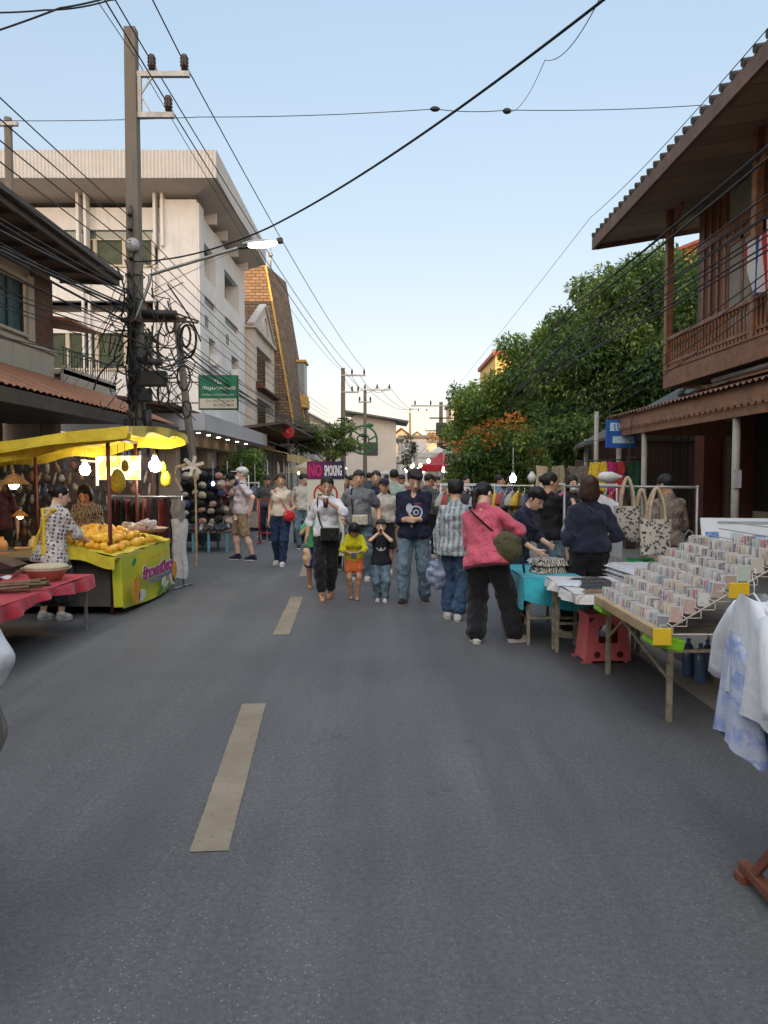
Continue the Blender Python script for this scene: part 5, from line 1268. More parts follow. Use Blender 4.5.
def tree(label, x, y, clumps, trunk, n, size, leafm, seed, name='tree', cat='tree', z0=.12, asp=.38, droop=.5, flowers=None, tr=.2):
    T = thing(name, label, cat, (x, y, 0)); L = Vector((x, y, 0))
    C = [c for c, r in clumps]; Rr = [(r if isinstance(r, tuple) else (r, r, r)) for c, r in clumps]
    # break every clump into smaller ones for a ragged outline
    rg = np.random.default_rng(seed+5); c2, r2 = [], []
    for c, r in zip(C, Rr):
        c2.append(np.array(c)); r2.append(np.array(r)*.85)
        for j in range(11):
            d = rg.normal(size=3); d /= np.linalg.norm(d); d[2] = d[2]*.8+.1; f = rg.uniform(.75, 1.08); s_ = rg.uniform(.24, .46)
            c2.append(np.array(c)+d*np.array(r)*f); r2.append(np.array(r)*s_)
    V, Q, rn = leaf_cloud(c2, r2, n, size, seed, asp, droop)
    np_obj('foliage', V-np.array([x, y, 0]), Q, leafm, T, {'rnd': ('FLOAT', rn)}, smooth=False)
    mb = MB(); rr = random.Random(seed); top = Vector(np.mean(C, axis=0))
    for (tx, ty) in trunk:
        b0 = Vector((tx, ty, z0)); f = Vector((tx+(top.x-tx)*.3, ty+(top.y-ty)*.3, top.z*.55))
        mb.tube(smooth_pts([b0, (b0+f)/2+Vector((rr.uniform(-.1, .1), rr.uniform(-.1, .1), 0)), f], 4), [tr*(1.25-.06*i) for i in range(9)], 10)
        for c, r in zip(C, Rr):
            e = Vector(c); m_ = (f+e)/2+Vector((rr.uniform(-.2, .2), rr.uniform(-.2, .2), rr.uniform(.0, .3)))
            pts = smooth_pts([f, m_, e], 4); mb.tube(pts, [tr*.55*(1-.085*i) for i in range(9)], 7)
            for j in range(4):
                q = pts[rr.randint(4, 8)]; g = q+Vector((rr.uniform(-1, 1)*r[0]*.6, rr.uniform(-1, 1)*r[1]*.6, rr.uniform(-.1, .7)*r[2])); mb.tube([q, (q+g)/2+Vector((0, 0, .1)), g], [tr*.2, tr*.13, tr*.06], 5)
    mb2 = MB(); mb2.merge(mb, Matrix.Translation(-L)); mb2.build('trunk', bark, T)
    if flowers:
        fm, nf, cf = flowers; V, Q, rn = leaf_cloud([c for c, r in cf], [(r*1.45, r*1.3, r*1.2) for c, r in cf], nf, size*.9, seed+9, .55, .2)
        np_obj('flowers', V-np.array([x, y, 0]), Q, fm, T, {'rnd': ('FLOAT', rn)}, smooth=False)
    return T
lf1 = m_leaf('mango_leaves', (.04, .08, .026), (.10, .175, .045), (.30, .35, .08)); lf2 = m_leaf('bright_leaves', (.045, .092, .022), (.12, .215, .045), (.32, .38, .08)); lf3 = m_leaf('dark_leaves', (.012, .028, .012), (.028, .06, .02), (.07, .11, .03))
lfo = m_leaf('orange_flowers', (.42, .10, .02), (.60, .18, .03), (.70, .32, .05)); lfy = m_leaf('sunset_tinted_leaves', (.16, .09, .02), (.35, .19, .04), (.48, .30, .06))  # far tree's yellow leaves carry the low sunlight in their colour
tree('tall dense mango tree with dark drooping leaves rising beside the timber house', 8.4, 24, [((8.9, 24, 7.2), (1.9, 2.0, 1.6)), ((6.9, 23.6, 6.1), (1.6, 1.8, 1.5)), ((9.0, 23, 5.2), (2.2, 2, 1.8)), ((6.2, 23.5, 4.2), (1.6, 1.8, 1.5)), ((8.4, 22.5, 3.4), (2.2, 1.6, 1.4)), ((10.8, 24, 6.8), (1.8, 1.8, 1.7)), ((5.6, 24.5, 5.1), (1.3, 1.5, 1.1)), ((7.6, 24.5, 7.6), (1.3, 1.4, 1.0)), ((6.0, 22.5, 2.9), (1.3, 1.2, 1.0)), ((10.5, 22.5, 3.4), (1.8, 1.4, 1.6)), ((7.4, 24.4, 2.2), (2.2, 1.0, 1.2))], [(7.8, 24.2)], 135000, .175, lf1, 11, 'mango_tree')
tree('lighter green mango tree standing lower, left of the tall one', 5.0, 29, [((5.95, 29, 5.62), (1.7, 1.9, 1.4)), ((4.45, 29.5, 4.32), (1.35, 1.5, 1.3)), ((3.75, 30, 3.02), (1.1, 1.3, 1.0)), ((5.55, 28.5, 3.52), (1.7, 1.6, 1.3)), ((7.35, 28.5, 5.92), (1.3, 1.6, 1.2)), ((6.75, 28, 2.82), (1.5, 1.3, 1.0)), ((7.15, 29, 7.02), (1.2, 1.3, 1.0)), ((4.75, 28.6, 2.22), (1.4, 1.2, .9))], [(5.2, 29.5)], 90000, .17, lf2, 12, 'mango_tree')
tree('small bright tree nearest the far street on the right', 4.6, 37, [((4.3, 37, 5.0), (1.0, 1.2, 1.0)), ((3.7, 37, 3.6), (.8, 1, .8)), ((5.4, 37, 4.2), (1.2, 1.2, 1.1))], [(4.8, 37)], 9000, .22, lf2, 15)
tree('rounded trumpet vine bush crowned with orange flowers on the right kerb', 3.9, 21, [((2.66, 21, 2.03), (.85, .9, .72)), ((3.76, 20.8, 2.08), (.85, .9, .85)), ((3.16, 21.2, 1.58), (1.0, .9, .6)), ((2.26, 21.1, 1.68), (.5, .6, .5)), ((4.06, 20.8, 1.38), (.6, .7, .6))], [(3.6, 21.3), (4.1, 21)], 24000, .11, lf2, 13, 'flowering_shrub', 'shrub', tr=.07,
     flowers=(lfo, 1100, [((2.56, 20.9, 2.7), .22), ((2.16, 20.8, 2.38), .2), ((3.06, 20.8, 2.78), .28), ((3.56, 20.7, 3), .26), ((3.81, 20.5, 2.68), .2), ((4.06, 20.5, 2.18), .22), ((4.46, 20.5, 1.68), .16), ((2.86, 20.3, 2.48), .2), ((3.91, 20.3, 1.93), .12)]))
tree('dark green bushy shrub in shade under the mustard awning', -5.1, 27, [((-5.1, 27, 1.9), (.75, .7, .65)), ((-4.6, 27.2, 1.4), (.5, .5, .5)), ((-5.7, 27, 1.4), (.5, .6, .6))], [(-5.1, 27)], 6500, .12, lf2, 17, 'shrub', 'shrub', tr=.06)
tree('spreading feathery tree beside the no smoking sign in the distance', -3.2, 46, [((-4.0, 46, 4.2), (1.5, 1.2, .55)), ((-2.6, 46, 4.5), (1.0, 1, .45)), ((-3.0, 46.2, 3.2), (1.5, 1.1, .5)), ((-4.6, 46, 3.3), (1.0, 1, .5)), ((-2.2, 46, 3.4), (.7, .8, .5))], [(-3.2, 46.3)], 6500, .26, lf1, 18, tr=.09, asp=.25)
tree('tree far down the street with low sun gold painted into its leaves', 8.2, 104, [((7.2, 104, 6.2), (1.8, 1.6, 1.5)), ((9.5, 104, 5.2), (1.8, 1.6, 1.3))], [(8, 104.5)], 4500, .38, lfy, 19)

# ---------------------------------------------------------------- poles and cables
ins = mat('brown_porcelain', (.035, .02, .018), .25, .2)
def crossarm(B, z, x0, x1, y, offs, h=.30):
    mb = MB(); mb.bbox((x0, y-.05, z-.05), (x1, y+.05, z+.05), .008); B(mb, 'crossarm', steel if True else None)
    for ox in offs:
        mb = MB(); mb.lathe([(.02, z+.05), (.05, z+.08), (.045, z+.12), (.07, z+.14), (.055, z+.19), (.07, z+.21), (.055, z+.26), (.065, z+.28), (.04, z+h), (.0, z+h+.01)], (ox, y, 0), 10); B(mb, 'insulator', ins)
def big_pole():
    X, Y = -4.42, 13.5; T = thing('utility_pole', 'tall square concrete power pole with steel crossarms and a tangle of cables at mid height', 'utility pole', (X, Y, 0))
    def B(mb, n, m, p=T): return mb.build(n, m, p)
    mb = MB(); a, b = .13, .095; zt = 9.38
    vs = [(sx*a, sy*a, 0) for sx, sy in ((-1, -1), (1, -1), (1, 1), (-1, 1))]+[(sx*b, sy*b, zt) for sx, sy in ((-1, -1), (1, -1), (1, 1), (-1, 1))]
    mb.add(vs, [(0, 1, 5, 4), (1, 2, 6, 5), (2, 3, 7, 6), (3, 0, 4, 7), (4, 5, 6, 7)]); B(mb, 'shaft', polem)
    # upper frame like a bracket
    mb = MB(); mb.bar((.10, -.02, 8.60), (1.02, -.02, 8.60), .08, .09); mb.bar((.10, -.02, 7.90), (.74, -.02, 7.90), .08, .09); mb.bar((.14, -.02, 7.88), (.14, -.02, 8.62), .07, .07); mb.bar((.15, -.02, 8.25), (.38, -.02, 8.58), .03, .03); mb.bar((.15, -.02, 8.25), (.34, -.02, 7.93), .03, .03); B(mb, 'crossarm', steel)
    for x, z in ((.36, 8.65), (.93, 8.65), (.64, 7.95)):
        mb = MB(); mb.lathe([(.02, z), (.06, z+.03), (.055, z+.07), (.078, z+.09), (.06, z+.13), (.078, z+.15), (.06, z+.19), (.078, z+.21), (.06, z+.25), (.05, z+.28), (.0, z+.29)], (x, -.02, 0), 12); B(mb, 'insulator', ins)
    # low voltage rack and spool insulators
    mb = MB(); mb.bar((.0, -.16, 4.6), (.0, -.16, 6.3), .05, .03); B(mb, 'rack', steeld)
    for z in (6.15, 5.9, 5.65, 5.4, 5.1): mb = MB(); mb.lathe([(.02, z-.04), (.045, z-.03), (.03, z), (.045, z+.03), (.02, z+.04)], (0, -.2, 0), 10); B(mb, 'insulator', ins)
    mb = MB(); mb.lathe([(0, 0), (.12, 0), (.13, .03), (.10, .09), (0, .1)], M=Matrix.Translation((.02, -.14, 5.62)) @ Matrix.Rotation(PI/2, 4, 'X'), n=14); B(mb, 'meter', mat('grey_meter', (.30, .31, .31), .4, .4, 20))
    # wooden arm and splice closures
    mb = MB(); mb.bbox((-.2, -.22, 4.28), (.95, -.15, 4.36), .01); mb.bar((.9, -.18, 4.3), (1.15, -.18, 4.27), .03, .03); B(mb, 'telecom_arm', darkw)
    mb = MB(); rr = random.Random(5)
    bb = mat('black_box', (.02, .02, .022), .5, .3)
    for q in (MB().bbox((.12, -.34, 3.15), (.62, -.18, 3.42), .03), MB().bbox((.10, -.30, 2.88), (.34, -.16, 3.12), .03), MB().bbox((-.16, -.26, 2.1), (-.02, -.14, 2.6), .02)): B(q, 'junction_box', bb)
    for q in (MB().tube([(.2, -.26, 4.42), (.8, -.26, 4.40)], .07, 10), MB().tube([(.1, -.3, 3.6), (.55, -.32, 3.56)], .06, 10), MB().tube([(.25, -.2, 2.3), (.25, -.2, 2.75)], .07, 8)): B(q, 'splice_closure', bb)
    mb = MB()
    for i in range(64):   # loose loops and droppers
        x = rr.uniform(-.25, .75); z = rr.uniform(3.0, 5.4); p = Vector((x, rr.uniform(-.36, -.16), z)); e = p+Vector((rr.uniform(-.5, .6), rr.uniform(-.12, .06), rr.uniform(-1.1, .3)))
        md = (p+e)/2+Vector((rr.uniform(-.25, .25), -.05, rr.uniform(-.35, .05))); mb.tube(smooth_pts([p, md, e], 5), rr.choice([.006, .008, .012, .016]), 5)
    for i in range(26):
        z = rr.uniform(2.0, 5.2); mb.tube([(rr.uniform(-.14, .14), -.15-rr.random()*.06, z), (rr.uniform(-.14, .16), -.15-rr.random()*.08, z-rr.uniform(.6, 2))], rr.choice([.008, .012, .018]), 5)
    for i in range(7):
        z = 2.6+i*.42; mb.tube([(.15*math.cos(a)*1.1, .15*math.sin(a)*1.1, z) for a in np.linspace(0, 2*PI, 13)], .012, 5)
    B(mb, 'loose_cable', rubber)
    mb = MB()
    for k, (cx, cz, r_) in enumerate(((.98, 3.95, .26), (1.0, 3.93, .24), (.55, 3.0, .16), (.95, 2.75, .12), (.9, 3.3, .18))):
        mb.tube([(cx+r_*.62*math.cos(a), -.3+.03*math.sin(a*2)+k*.02, cz+r_*math.sin(a)*1.2) for a in np.linspace(0, 2*PI, 20)], .016, 6)
    B(mb, 'cable_coil', rubber)
    return T
big_pole()
def street_lamp():
    T = thing('street_lamp', 'lit street lamp on a long slanting arm fixed to the tall concrete pole', 'street lamp', (-4.4, 13.3, 4.6))
    pl = lambda px, py, Y: at(px, py, Y)-Vector((-4.4, 13.3, 4.6))
    a = pl(150, 277, 13.25); b = pl(245, 246, 12.9); c = pl(280, 239, 12.75)
    mb = MB(); mb.tube(smooth_pts([(.05, -.05, -.3), a+Vector((-.03, 0, -.15)), a, a+Vector((.15, 0, .08)), b], 5), .028, 8); mb.tube([pl(152, 290, 13.2), pl(236, 250, 12.95)], .006, 5); mb.build('arm', steel, T)
    d = (c-b); ang = math.atan2(d.z, d.x); M = Matrix.Translation(b) @ Matrix.Rotation(-ang, 4, 'Y'); n = d.length
    mb = MB(); mb.merge(MB().grid(lambda u, v: (u*n-.03, (.10*math.sin(PI*min(1, .25+u*.9)))*math.cos(v*PI), .015+.07*math.sin(PI*min(1, .2+u*.85))*math.sin(v*PI)), 10, 8), M); h = mb.build('lamp_head', mat('lamp_housing', (.30, .31, .30), .4), T)
    mb = MB(); mb.merge(MB().ball((n*.47, 0, -.01), 1, 12, sc=(n*.40, .075, .052)), M); mb.build('lamp_glass', m_emit('lamp_glow', (1.0, .96, .82), 14), h)
    for q in (MB().bbox((-.12, -.05, -.04), (.06, .05, .06), .01), MB().bbox((n*.86, -.05, -.02), (n*1.02, .05, .06), .01)): mb = MB(); mb.merge(q, M); mb.build('bracket', steeld, h)
street_lamp()
def lean_pole():
    a = at(176, 316, 17.5); b = at(194, 470, 17.2); T = thing('utility_pole', 'short leaning concrete pole with hung cable coils behind the tall one', 'utility pole', (b.x, b.y, 0))
    o = Vector((b.x, b.y, 0)); dirv = (a-b)/(a.z-b.z); base = b-dirv*b.z
    mb = MB(); mb.tube([base-o, a-o], [.10, .075], 8, smooth=False); mb.build('shaft', polem, T)
    mb = MB()
    for i, (px, py) in enumerate(((186, 336), (170, 322))):
        p = at(px, py, 17.3)-o; mb.tube([p+Vector((.10*math.cos(t), .03*i, .24*math.sin(t))) for t in np.linspace(0, 2*PI, 20)], .028, 6)
    rr = random.Random(8)
    for i in range(16): z = rr.uniform(3.0, 5); p = (a-o)+Vector((rr.uniform(-.2, .2), -.1, z-5.2)); mb.tube(smooth_pts([p, p+Vector((rr.uniform(-.4, .4), 0, -.3)), p+Vector((rr.uniform(-.5, .5), 0, rr.uniform(-.9, 0)))], 4), .012, 5)
    mb.build('cable_coil', rubber, T)
lean_pole()
def far_pole(label, px, pyt, Y, arms, base=0.1, r=.13, tilt=0, armx=(-.2, 1.4), lamp=False, box=False):
    top = at(px, pyt, Y); T = thing('utility_pole', label, 'utility pole', (top.x, Y, 0))
    mb = MB(); mb.tube([(tilt, 0, base), (0, 0, top.z)], [r*1.3, r*.85], 8, smooth=False); mb.build('shaft', polem, T)
    for z, x0, x1, offs in arms:
        crossarm(lambda mb, n, m: mb.build(n, m, T), top.z+z, x0, x1, -.1, offs, .4)
    if lamp: mb = MB(); mb.tube(smooth_pts([(0, -.1, top.z-2.8), (-1.2, -.1, top.z-3), (-2.2, -.1, top.z-3.4)], 4), .05, 6); mb.box((-2.7, -.2, top.z-3.5), (-2.1, 0, top.z-3.35)); mb.build('lamp_arm', steel, T)
    if box: mb = MB(); mb.bbox((-.4, -.5, top.z-2.6), (.4, -.15, top.z-1.6), .05); mb.bbox((-.9, -.3, top.z-1.3), (.9, -.2, top.z-1.2), .01); mb.build('transformer', steeld, T)
    mb = MB(); rr = random.Random(int(px))
    for i in range(12): z = top.z-rr.uniform(3.2, 4.6); mb.tube([(rr.uniform(-.5, 0), -.2, z), (rr.uniform(0, .7), -.25, z+rr.uniform(-.2, .2))], .04, 5)
    mb.build('cable_clutter', rubber, T); return T
far_pole('concrete pole with two side crossarms standing left of the far wreath ornament', 343, 368, 50, [(-.5, -.1, 1.5, (.6, 1.4)), (-1.6, -.1, 1.0, (.6, 1.0))], r=.15)
far_pole('brown pole topped with a long crossarm in the middle distance', 365, 390, 56, [(.0, -.1, 1.9, (.0, .9, 1.8)), (-.9, -.5, .5, (-.4, .4))], r=.13, lamp=True)
far_pole('thin pole with wide crossarm furthest down the street', 410, 412, 90, [(0, -.3, 2.8, (0, 1.0, 2.0))], r=.14)
far_pole('grey pole with transformer in front of the small bright tree', 441, 402, 58, [(-.3, -2.3, 1.3, (-2, -.8, .6)), (-2.2, -1.2, 1.2, ())], r=.16, box=True)
far_pole('square dark post on the roof line at the left edge of the view', 8, 118, 20, [(-.2, -.3, .3, ())], base=.1, r=.12)

def cable(label, pts, r, sag=0, group=None, n=24, name='overhead_cable'):
    P = []
    for i in range(len(pts)-1):
        a, b = Vector(pts[i]), Vector(pts[i+1])
        for k in range(n): t = k/n; p = a.lerp(b, t); p.z -= 4*sag*t*(1-t); P.append(p)
    P.append(Vector(pts[-1])); mb = MB(); mb.tube(P, r*.8, 6); o = mb.build(name, rubber); tag(o, label, 'cable', group); return o
g1 = 'power lines strung along the left poles'
fp = at(343, 368, 50)
for (x, z, o, zo, k) in ((-4.13, 8.93, .6, -.1, .0), (-3.56, 8.93, 1.4, -.1, .05), (-3.85, 8.2, 1.0, -1.2, .05)):
    cable('black power line carried by an insulator on the tall concrete pole', [(x+.3+k, -20, z+.4), (x, 13.5, z), (fp.x+o, 50, fp.z+zo)], .016, .45, g1)
cable('thinner power line just below the insulator lines', [(-4.3, -20, 9.3), (-4.35, 13.5, 8.9), (fp.x+.1, 50, fp.z-.3)], .010, .7)
fp2 = at(365, 390, 56)
for o in (.0, .9, 1.8): cable('line between the two middle distance poles and the furthest pole', [(fp.x+o*.6, 50, fp.z-.4), (fp2.x+o, 56, fp2.z+.3), at(414+o*4, 408, 90)], .02, .8, 'far power lines')
g2 = 'low voltage wires beside the left pole'
for i, z in enumerate((6.15, 5.9, 5.65, 5.4, 5.1)):
    cable('thin black wire held by the spool rack on the tall pole', [(-4.55, -15, z+.3), (-4.49, 13.3, z), (-3.6, 50, z-.3)], .011, .35, g2)
g3 = 'telephone cables bundled along the left houses'
rr = random.Random(21)
for i in range(12):
    z = 4.05+i*.07+rr.uniform(-.05, .05); cable('slack black telephone cable in the left bundle', [(-4.9+rr.uniform(-.15, .15), -15, z+.5), (-4.5+rr.uniform(-.1, .1), 13.25, z), (-4.6, 17.3, z-.12+rr.uniform(-.1, .1)), (-3.9, 50, z+.3)], rr.choice([.012, .016, .022]), rr.uniform(.25, .7), g3)
for i in range(5):
    z = 3.3+i*.17; cable('slack low telephone cable in the left bundle', [(-5.3, 2, z+.5), (-4.5, 13.3, z+.2)], .008, rr.uniform(.25, .5), 'thin cables in front of the left shophouse')
for i in range(4):
    cable('service wire dropping from the tall pole to the left shophouse eave', [(-4.5, 13.4, 4.9+i*.1), (-7.1, 15.5+i*.8, 3.3+i*.1)], .007, .15, 'service wires to the left shophouse')
cable('thick black cable crossing the sky diagonally from the lamp to the upper right', [(-4.45, 13.4, 5.35), at(268, 228, 11), at(607, -3, 6.0), (5.5, -2, 6.8)], .016, .12)
cable('thin second cable beside the diagonal one', [at(510, 112, 14.4), at(545, 60, 9.5), at(600, -2, 6.2)], .006, .15)
cable('thin cable crossing the street high up with knots', [at(-40, 120, 15.5), at(200, 117, 15), at(435, 109, 14.6), at(508, 110, 14.5), at(704, 105, 14.2), (14, 18, 9.3)], .009, .04)
mb = MB(); mb.ball(at(435, 109, 14.55), .05, 8, sc=(2, 1, 1)); mb.ball(at(507, 111, 14.45), .055, 8, sc=(1.6, 1, 1)); tag(mb.build('cable_clamp', rubber), 'small black clamps knotted on the thin street crossing cable', 'clamp')
cable('sagging cable at the top left corner', [at(-60, 48, 9), at(60, 8, 9), at(125, -8, 9.5)], .014, .02)
cable('second sagging cable at the top left corner', [at(-60, 10, 9), at(45, 10, 9), at(110, 0, 9.3), at(130, -10, 9.4)], .012, .03)
g4 = 'black cables sweeping along the right side'
for i in range(11):
    z = 4.15+i*.10+rr.uniform(-.04, .04)+(.25 if i > 7 else 0); x = 4.25+rr.uniform(-.12, .12)
    cable('black cable in the bundle passing in front of the timber house', [(x+.1, -12, z+.9), (x, 17, z), (4.7, 58, z-.5+rr.uniform(-.4, .4))], rr.choice([.012, .014, .02]), rr.uniform(.3, .55), g4)
for i in range(4):
    cable('thin lone wire below the right hand bundle', [(4.0, 2, 4.6-.0*i), (4.6, 16, 3.55-i*.22), (4.4, 40, 3.4-i*.15)], .009, .25, 'thin wires below the right bundle')
cable('thin wire rising past the timber house eave', [at(441, 405, 58), at(590, 218, 16), at(775, 20, 7.5)], .007, .1)
# ---------------------------------------------------------------- random-coloured goods
def m_random(name, cols, rough=.6, scale=8, extra=None):
    m, t, b = newmat(name, rough, .35); oi = N(t, 'ShaderNodeObjectInfo'); r = N(t, 'ShaderNodeValToRGB'); r.color_ramp.interpolation = 'CONSTANT'
    e = r.color_ramp.elements; n = len(cols); e[0].position = 0; e[0].color = (*cols[0], 1); e[1].position = 1/n; e[1].color = (*cols[1], 1)
    for i in range(2, n): x = e.new(i/n); x.color = (*cols[i], 1)
    t.links.new(oi.outputs['Random'], r.inputs[0]); v = tcoord(t); nn = noise(t, v, scale, 4)
    mx = N(t, 'ShaderNodeMix', data_type='RGBA', blend_type='MULTIPLY'); mx.inputs[0].default_value = .5
    t.links.new(r.outputs[0], mx.inputs[6]); t.links.new(ramp(t, nn, .3, .7, (.65,)*3, (1.15,)*3), mx.inputs[7]); t.links.new(mx.outputs[2], b.inputs[0])
    return m
wood = mat('pale_rack_wood', (.42, .30, .17), .6, .25, 6, dist=1); rustw = mat('rusty_painted_steel', (.28, .24, .18), .6, .5, 14)
redst = mat('oxide_red_steel', (.14, .035, .03), .5, .3, 6); yel = m_cloth('yellow_canopy_cloth', (.62, .46, .035), .75, .22, cr=.3)
yelb = mat('yellow_plastic', (.75, .50, .03), .4, .15, 8); grn = mat('lime_green_plastic', (.20, .50, .02), .35, .1, 5)

# ---------------------------------------------------------------- postcard rack, right
def card_rack():
    T = thing('display_rack', 'stepped wire rack with pale wooden lip filled with rows of white card packets', 'display rack', (1.62, 4.4, .66))
    sx, sz = .72, .43
    mb = MB(); mb.bbox((-.03, -.01, -.03), (.02, 1.24, .035), .006); mb.build('lip', wood, T)
    for q in (MB().bbox((-.04, -.04, -.06), (.07, -.028, .04), .003), MB().bbox((.40, -.04, .22), (.52, -.028, .31), .003)): q.build('tag', yelb, T)
    wm = mat('white_wire', (.50, .46, .38), .5, .1)
    mb = MB()
    for y in (-.02, .4, .82, 1.23):
        mb.tube([(0, y, 0), (.84, y, .50)], .006, 5)
        for k in range(10): x = k*.082; mb.tube([(x, y, x*.597), (x+.082, y, x*.597), (x+.082, y, (x+.082)*.597)], .004, 4)
    mb.tube([(0, -.02, 0), (.58, -.02, .0), (.70, -.02, .44)], .006, 5); mb.tube([(0, 1.23, 0), (.72, 1.23, 0), (.82, 1.23, .49)], .006, 5)
    for k in range(1, 13): x = k*.082; mb.tube([(x, -.02, x*.597), (x, 1.23, x*.597)], .004, 4)
    mb.build('wire_frame', wm, T)
    # packets: each one an object
    m, t, b = newmat('card_packet', .35, .5); oi = N(t, 'ShaderNodeObjectInfo'); v = tcoord(t); s = N(t, 'ShaderNodeSeparateXYZ'); t.links.new(v, s.inputs[0])
    r = N(t, 'ShaderNodeValToRGB'); r.color_ramp.interpolation = 'CONSTANT'; e = r.color_ramp.elements
    cs = [(.36, .33, .29), (.20, .12, .08), (.30, .26, .22), (.05, .045, .05), (.26, .15, .11), (.40, .37, .33), (.14, .085, .05), (.10, .16, .22), (.20, .27, .20), (.10, .085, .08), (.36, .24, .09), (.28, .04, .07), (.36, .33, .30), (.13, .10, .15), (.28, .22, .17)]
    e[0].color = (*cs[0], 1); e[1].position = 1/15; e[1].color = (*cs[1], 1)
    for i in range(2, 15): x = e.new(i/15); x.color = (*cs[i], 1)
    t.links.new(oi.outputs['Random'], r.inputs[0])
    nz = N(t, 'ShaderNodeTexNoise', noise_dimensions='4D'); nz.inputs['Scale'].default_value = 30; t.links.new(v, nz.inputs['Vector']); t.links.new(mathn(t, 'MULTIPLY', oi.outputs['Random'], 50), nz.inputs['W'])
    c = mixc(t, ramp(t, nz.outputs[0], .54, .60), r.outputs[0], (.27, .25, .225))
    inner = mathn(t, 'MULTIPLY', mathn(t, 'LESS_THAN', mathn(t, 'ABSOLUTE', s.outputs[0]), .033), mathn(t, 'LESS_THAN', s.outputs[2], .100))
    t.links.new(mixc(t, inner, (.34, .325, .30), c), b.inputs[0]); b.inputs['Coat Weight'].default_value = .15
    rr = random.Random(4); proto = None; cnt = 0
    ed = mat('card_edge', (.20, .15, .12), .7, .3, 30)
    for k in range(10):
        y = .04+rr.uniform(0, .03)
        while y < 1.20:
            st = rr.choice((.038, .042, .046, .040)); x = k*.082+.042; z = k*.082*.597+.008
            loc = Vector((1.62+x, 4.4+y, .66+z))
            if cnt >= 268: break
            if proto is None:
                mb = MB(); mb.bbox((-.038, -.004, 0), (.038, .004, .108), .002); me = mb.mesh('card_packet', [m]); me2 = me
                proto = bpy.data.objects.new('card_packet', me); COL.objects.link(proto)
                mb = MB(); mb.bbox((-.036, -.004, 0), (.038, .005, .102), .002, 0); mb.box((.0385, -.004, .002), (.0405, .005, .099), 1); alt = mb.mesh('card_packet', [m, ed])
                tag(proto, 'small card packet in clear sleeve filed upright on the wire display rack', 'card', 'card packets filed in rows on the rack'); o = proto
            else: o = proto.copy(); COL.objects.link(o); o.data = me2 if rr.random() < .5 else alt
            o.location = loc; o.rotation_euler = (R(-rr.uniform(30, 46)), R(rr.uniform(-3, 3)), R(rr.uniform(-4, 4)-24)); cnt += 1
            y += st
    # table that carries it
    T2 = thing('folding_table', 'worn steel legged folding table carrying the card rack', 'table', (2.2, 5.3, 0))
    mb = MB(); mb.bbox((-.42, -.52, .585), (.55, .82, .62), .005); mb.build('tabletop', mat('worn_board', (.16, .13, .10), .8, .4, 6), T2)
    for (x, y) in ((-.35, -.5), (-.40, .66), (.48, -.45), (.48, .7)): mb = MB(); mb.bbox((x-.018, y-.018, 0), (x+.018, y+.018, .585), .004); mb.build('leg', rustw, T2)
    mb = MB(); mb.bar((-.35, -.48, .28), (-.55+.05, .0, .57), .018); mb.bar((-.35, -.49, .46), (.48, -.44, .46), .02); mb.bar((-.40, .66, .30), (-.38, .2, .58), .018); mb.bar((-.38, -.5, .56), (-.4, .66, .56), .02); mb.build('brace', rustw, T2)
    for i, (y, l) in enumerate(((4.85, 'lime green plastic box clipped under the near end of the rack lip'), (5.62, 'lime green plastic box clipped under the far end of the rack lip'))):
        mb = MB(); mb.bbox((-.09, -.09, -.035), (.10, .11, .035), .008, M=Matrix.Rotation(R(12), 4, 'Y')); o = mb.build('plastic_box', grn, None, (1.69, y-.35*(1-i)-.05*i, .60)); tag(o, l, 'box')
card_rack()
def board_sign():
    T = thing('sign_board', 'white tilted notice board with blue pictures standing behind the card rack', 'sign', (3.12, 6.5, 1.08), R(-12)); M = Matrix.Rotation(R(-30), 4, 'X')
    mb = MB(); mb.bbox((-.34, -.012, -.14), (.34, .012, .16), .01, M=M); mb.build('board', mat('white_board', (.58, .60, .62), .4, .06, 5), T)
    blue = mat('blue_picture', (.08, .20, .48), .5, .6, 22); rr = random.Random(2)
    for i, x in enumerate((-.26, -.06, .12, .25)):
        mb = MB(); mb.box((x-.05, -.0155, -.10), (x+.06, -.0125, -.01+rr.random()*.03), M=M); mb.build('picture', blue if i % 2 == 0 else mat('pale_blue_print', (.42, .58, .68), .5), T)
    mb = MB(); mb.box((-.2, -.0155, .10), (.22, -.0125, .125), M=M); mb.build('heading', mat('grey_print', (.30, .32, .36), .6), T)
    mb = MB(); mb.tube([(-.25, .05, -.2), (-.25, .02, .0)], .01, 5); mb.tube([(.25, .05, -.2), (.25, .02, 0)], .01, 5); mb.tube([(-.25, .05, -1.07+.125), (-.25, .05, -.2)], .012, 5); mb.tube([(.25, .05, -1.07+.125), (.25, .05, -.2)], .012, 5); mb.build('stand', steel, T)
board_sign()
def pink_clip():
    mb = MB(); mb.ball((0, 0, 0), .03, 8); mb.ball((.03, 0, -.02), .022, 8); mb.tube([(0, 0, -.02), (0, -.01, -.09)], .012, 6); tag(mb.build('ribbon', mat('pink_plastic', (.75, .08, .22), .4), None, at(741, 541, 5.6)), 'bright pink ribbon clip at the top edge of the card rack', 'clip')
pink_clip()

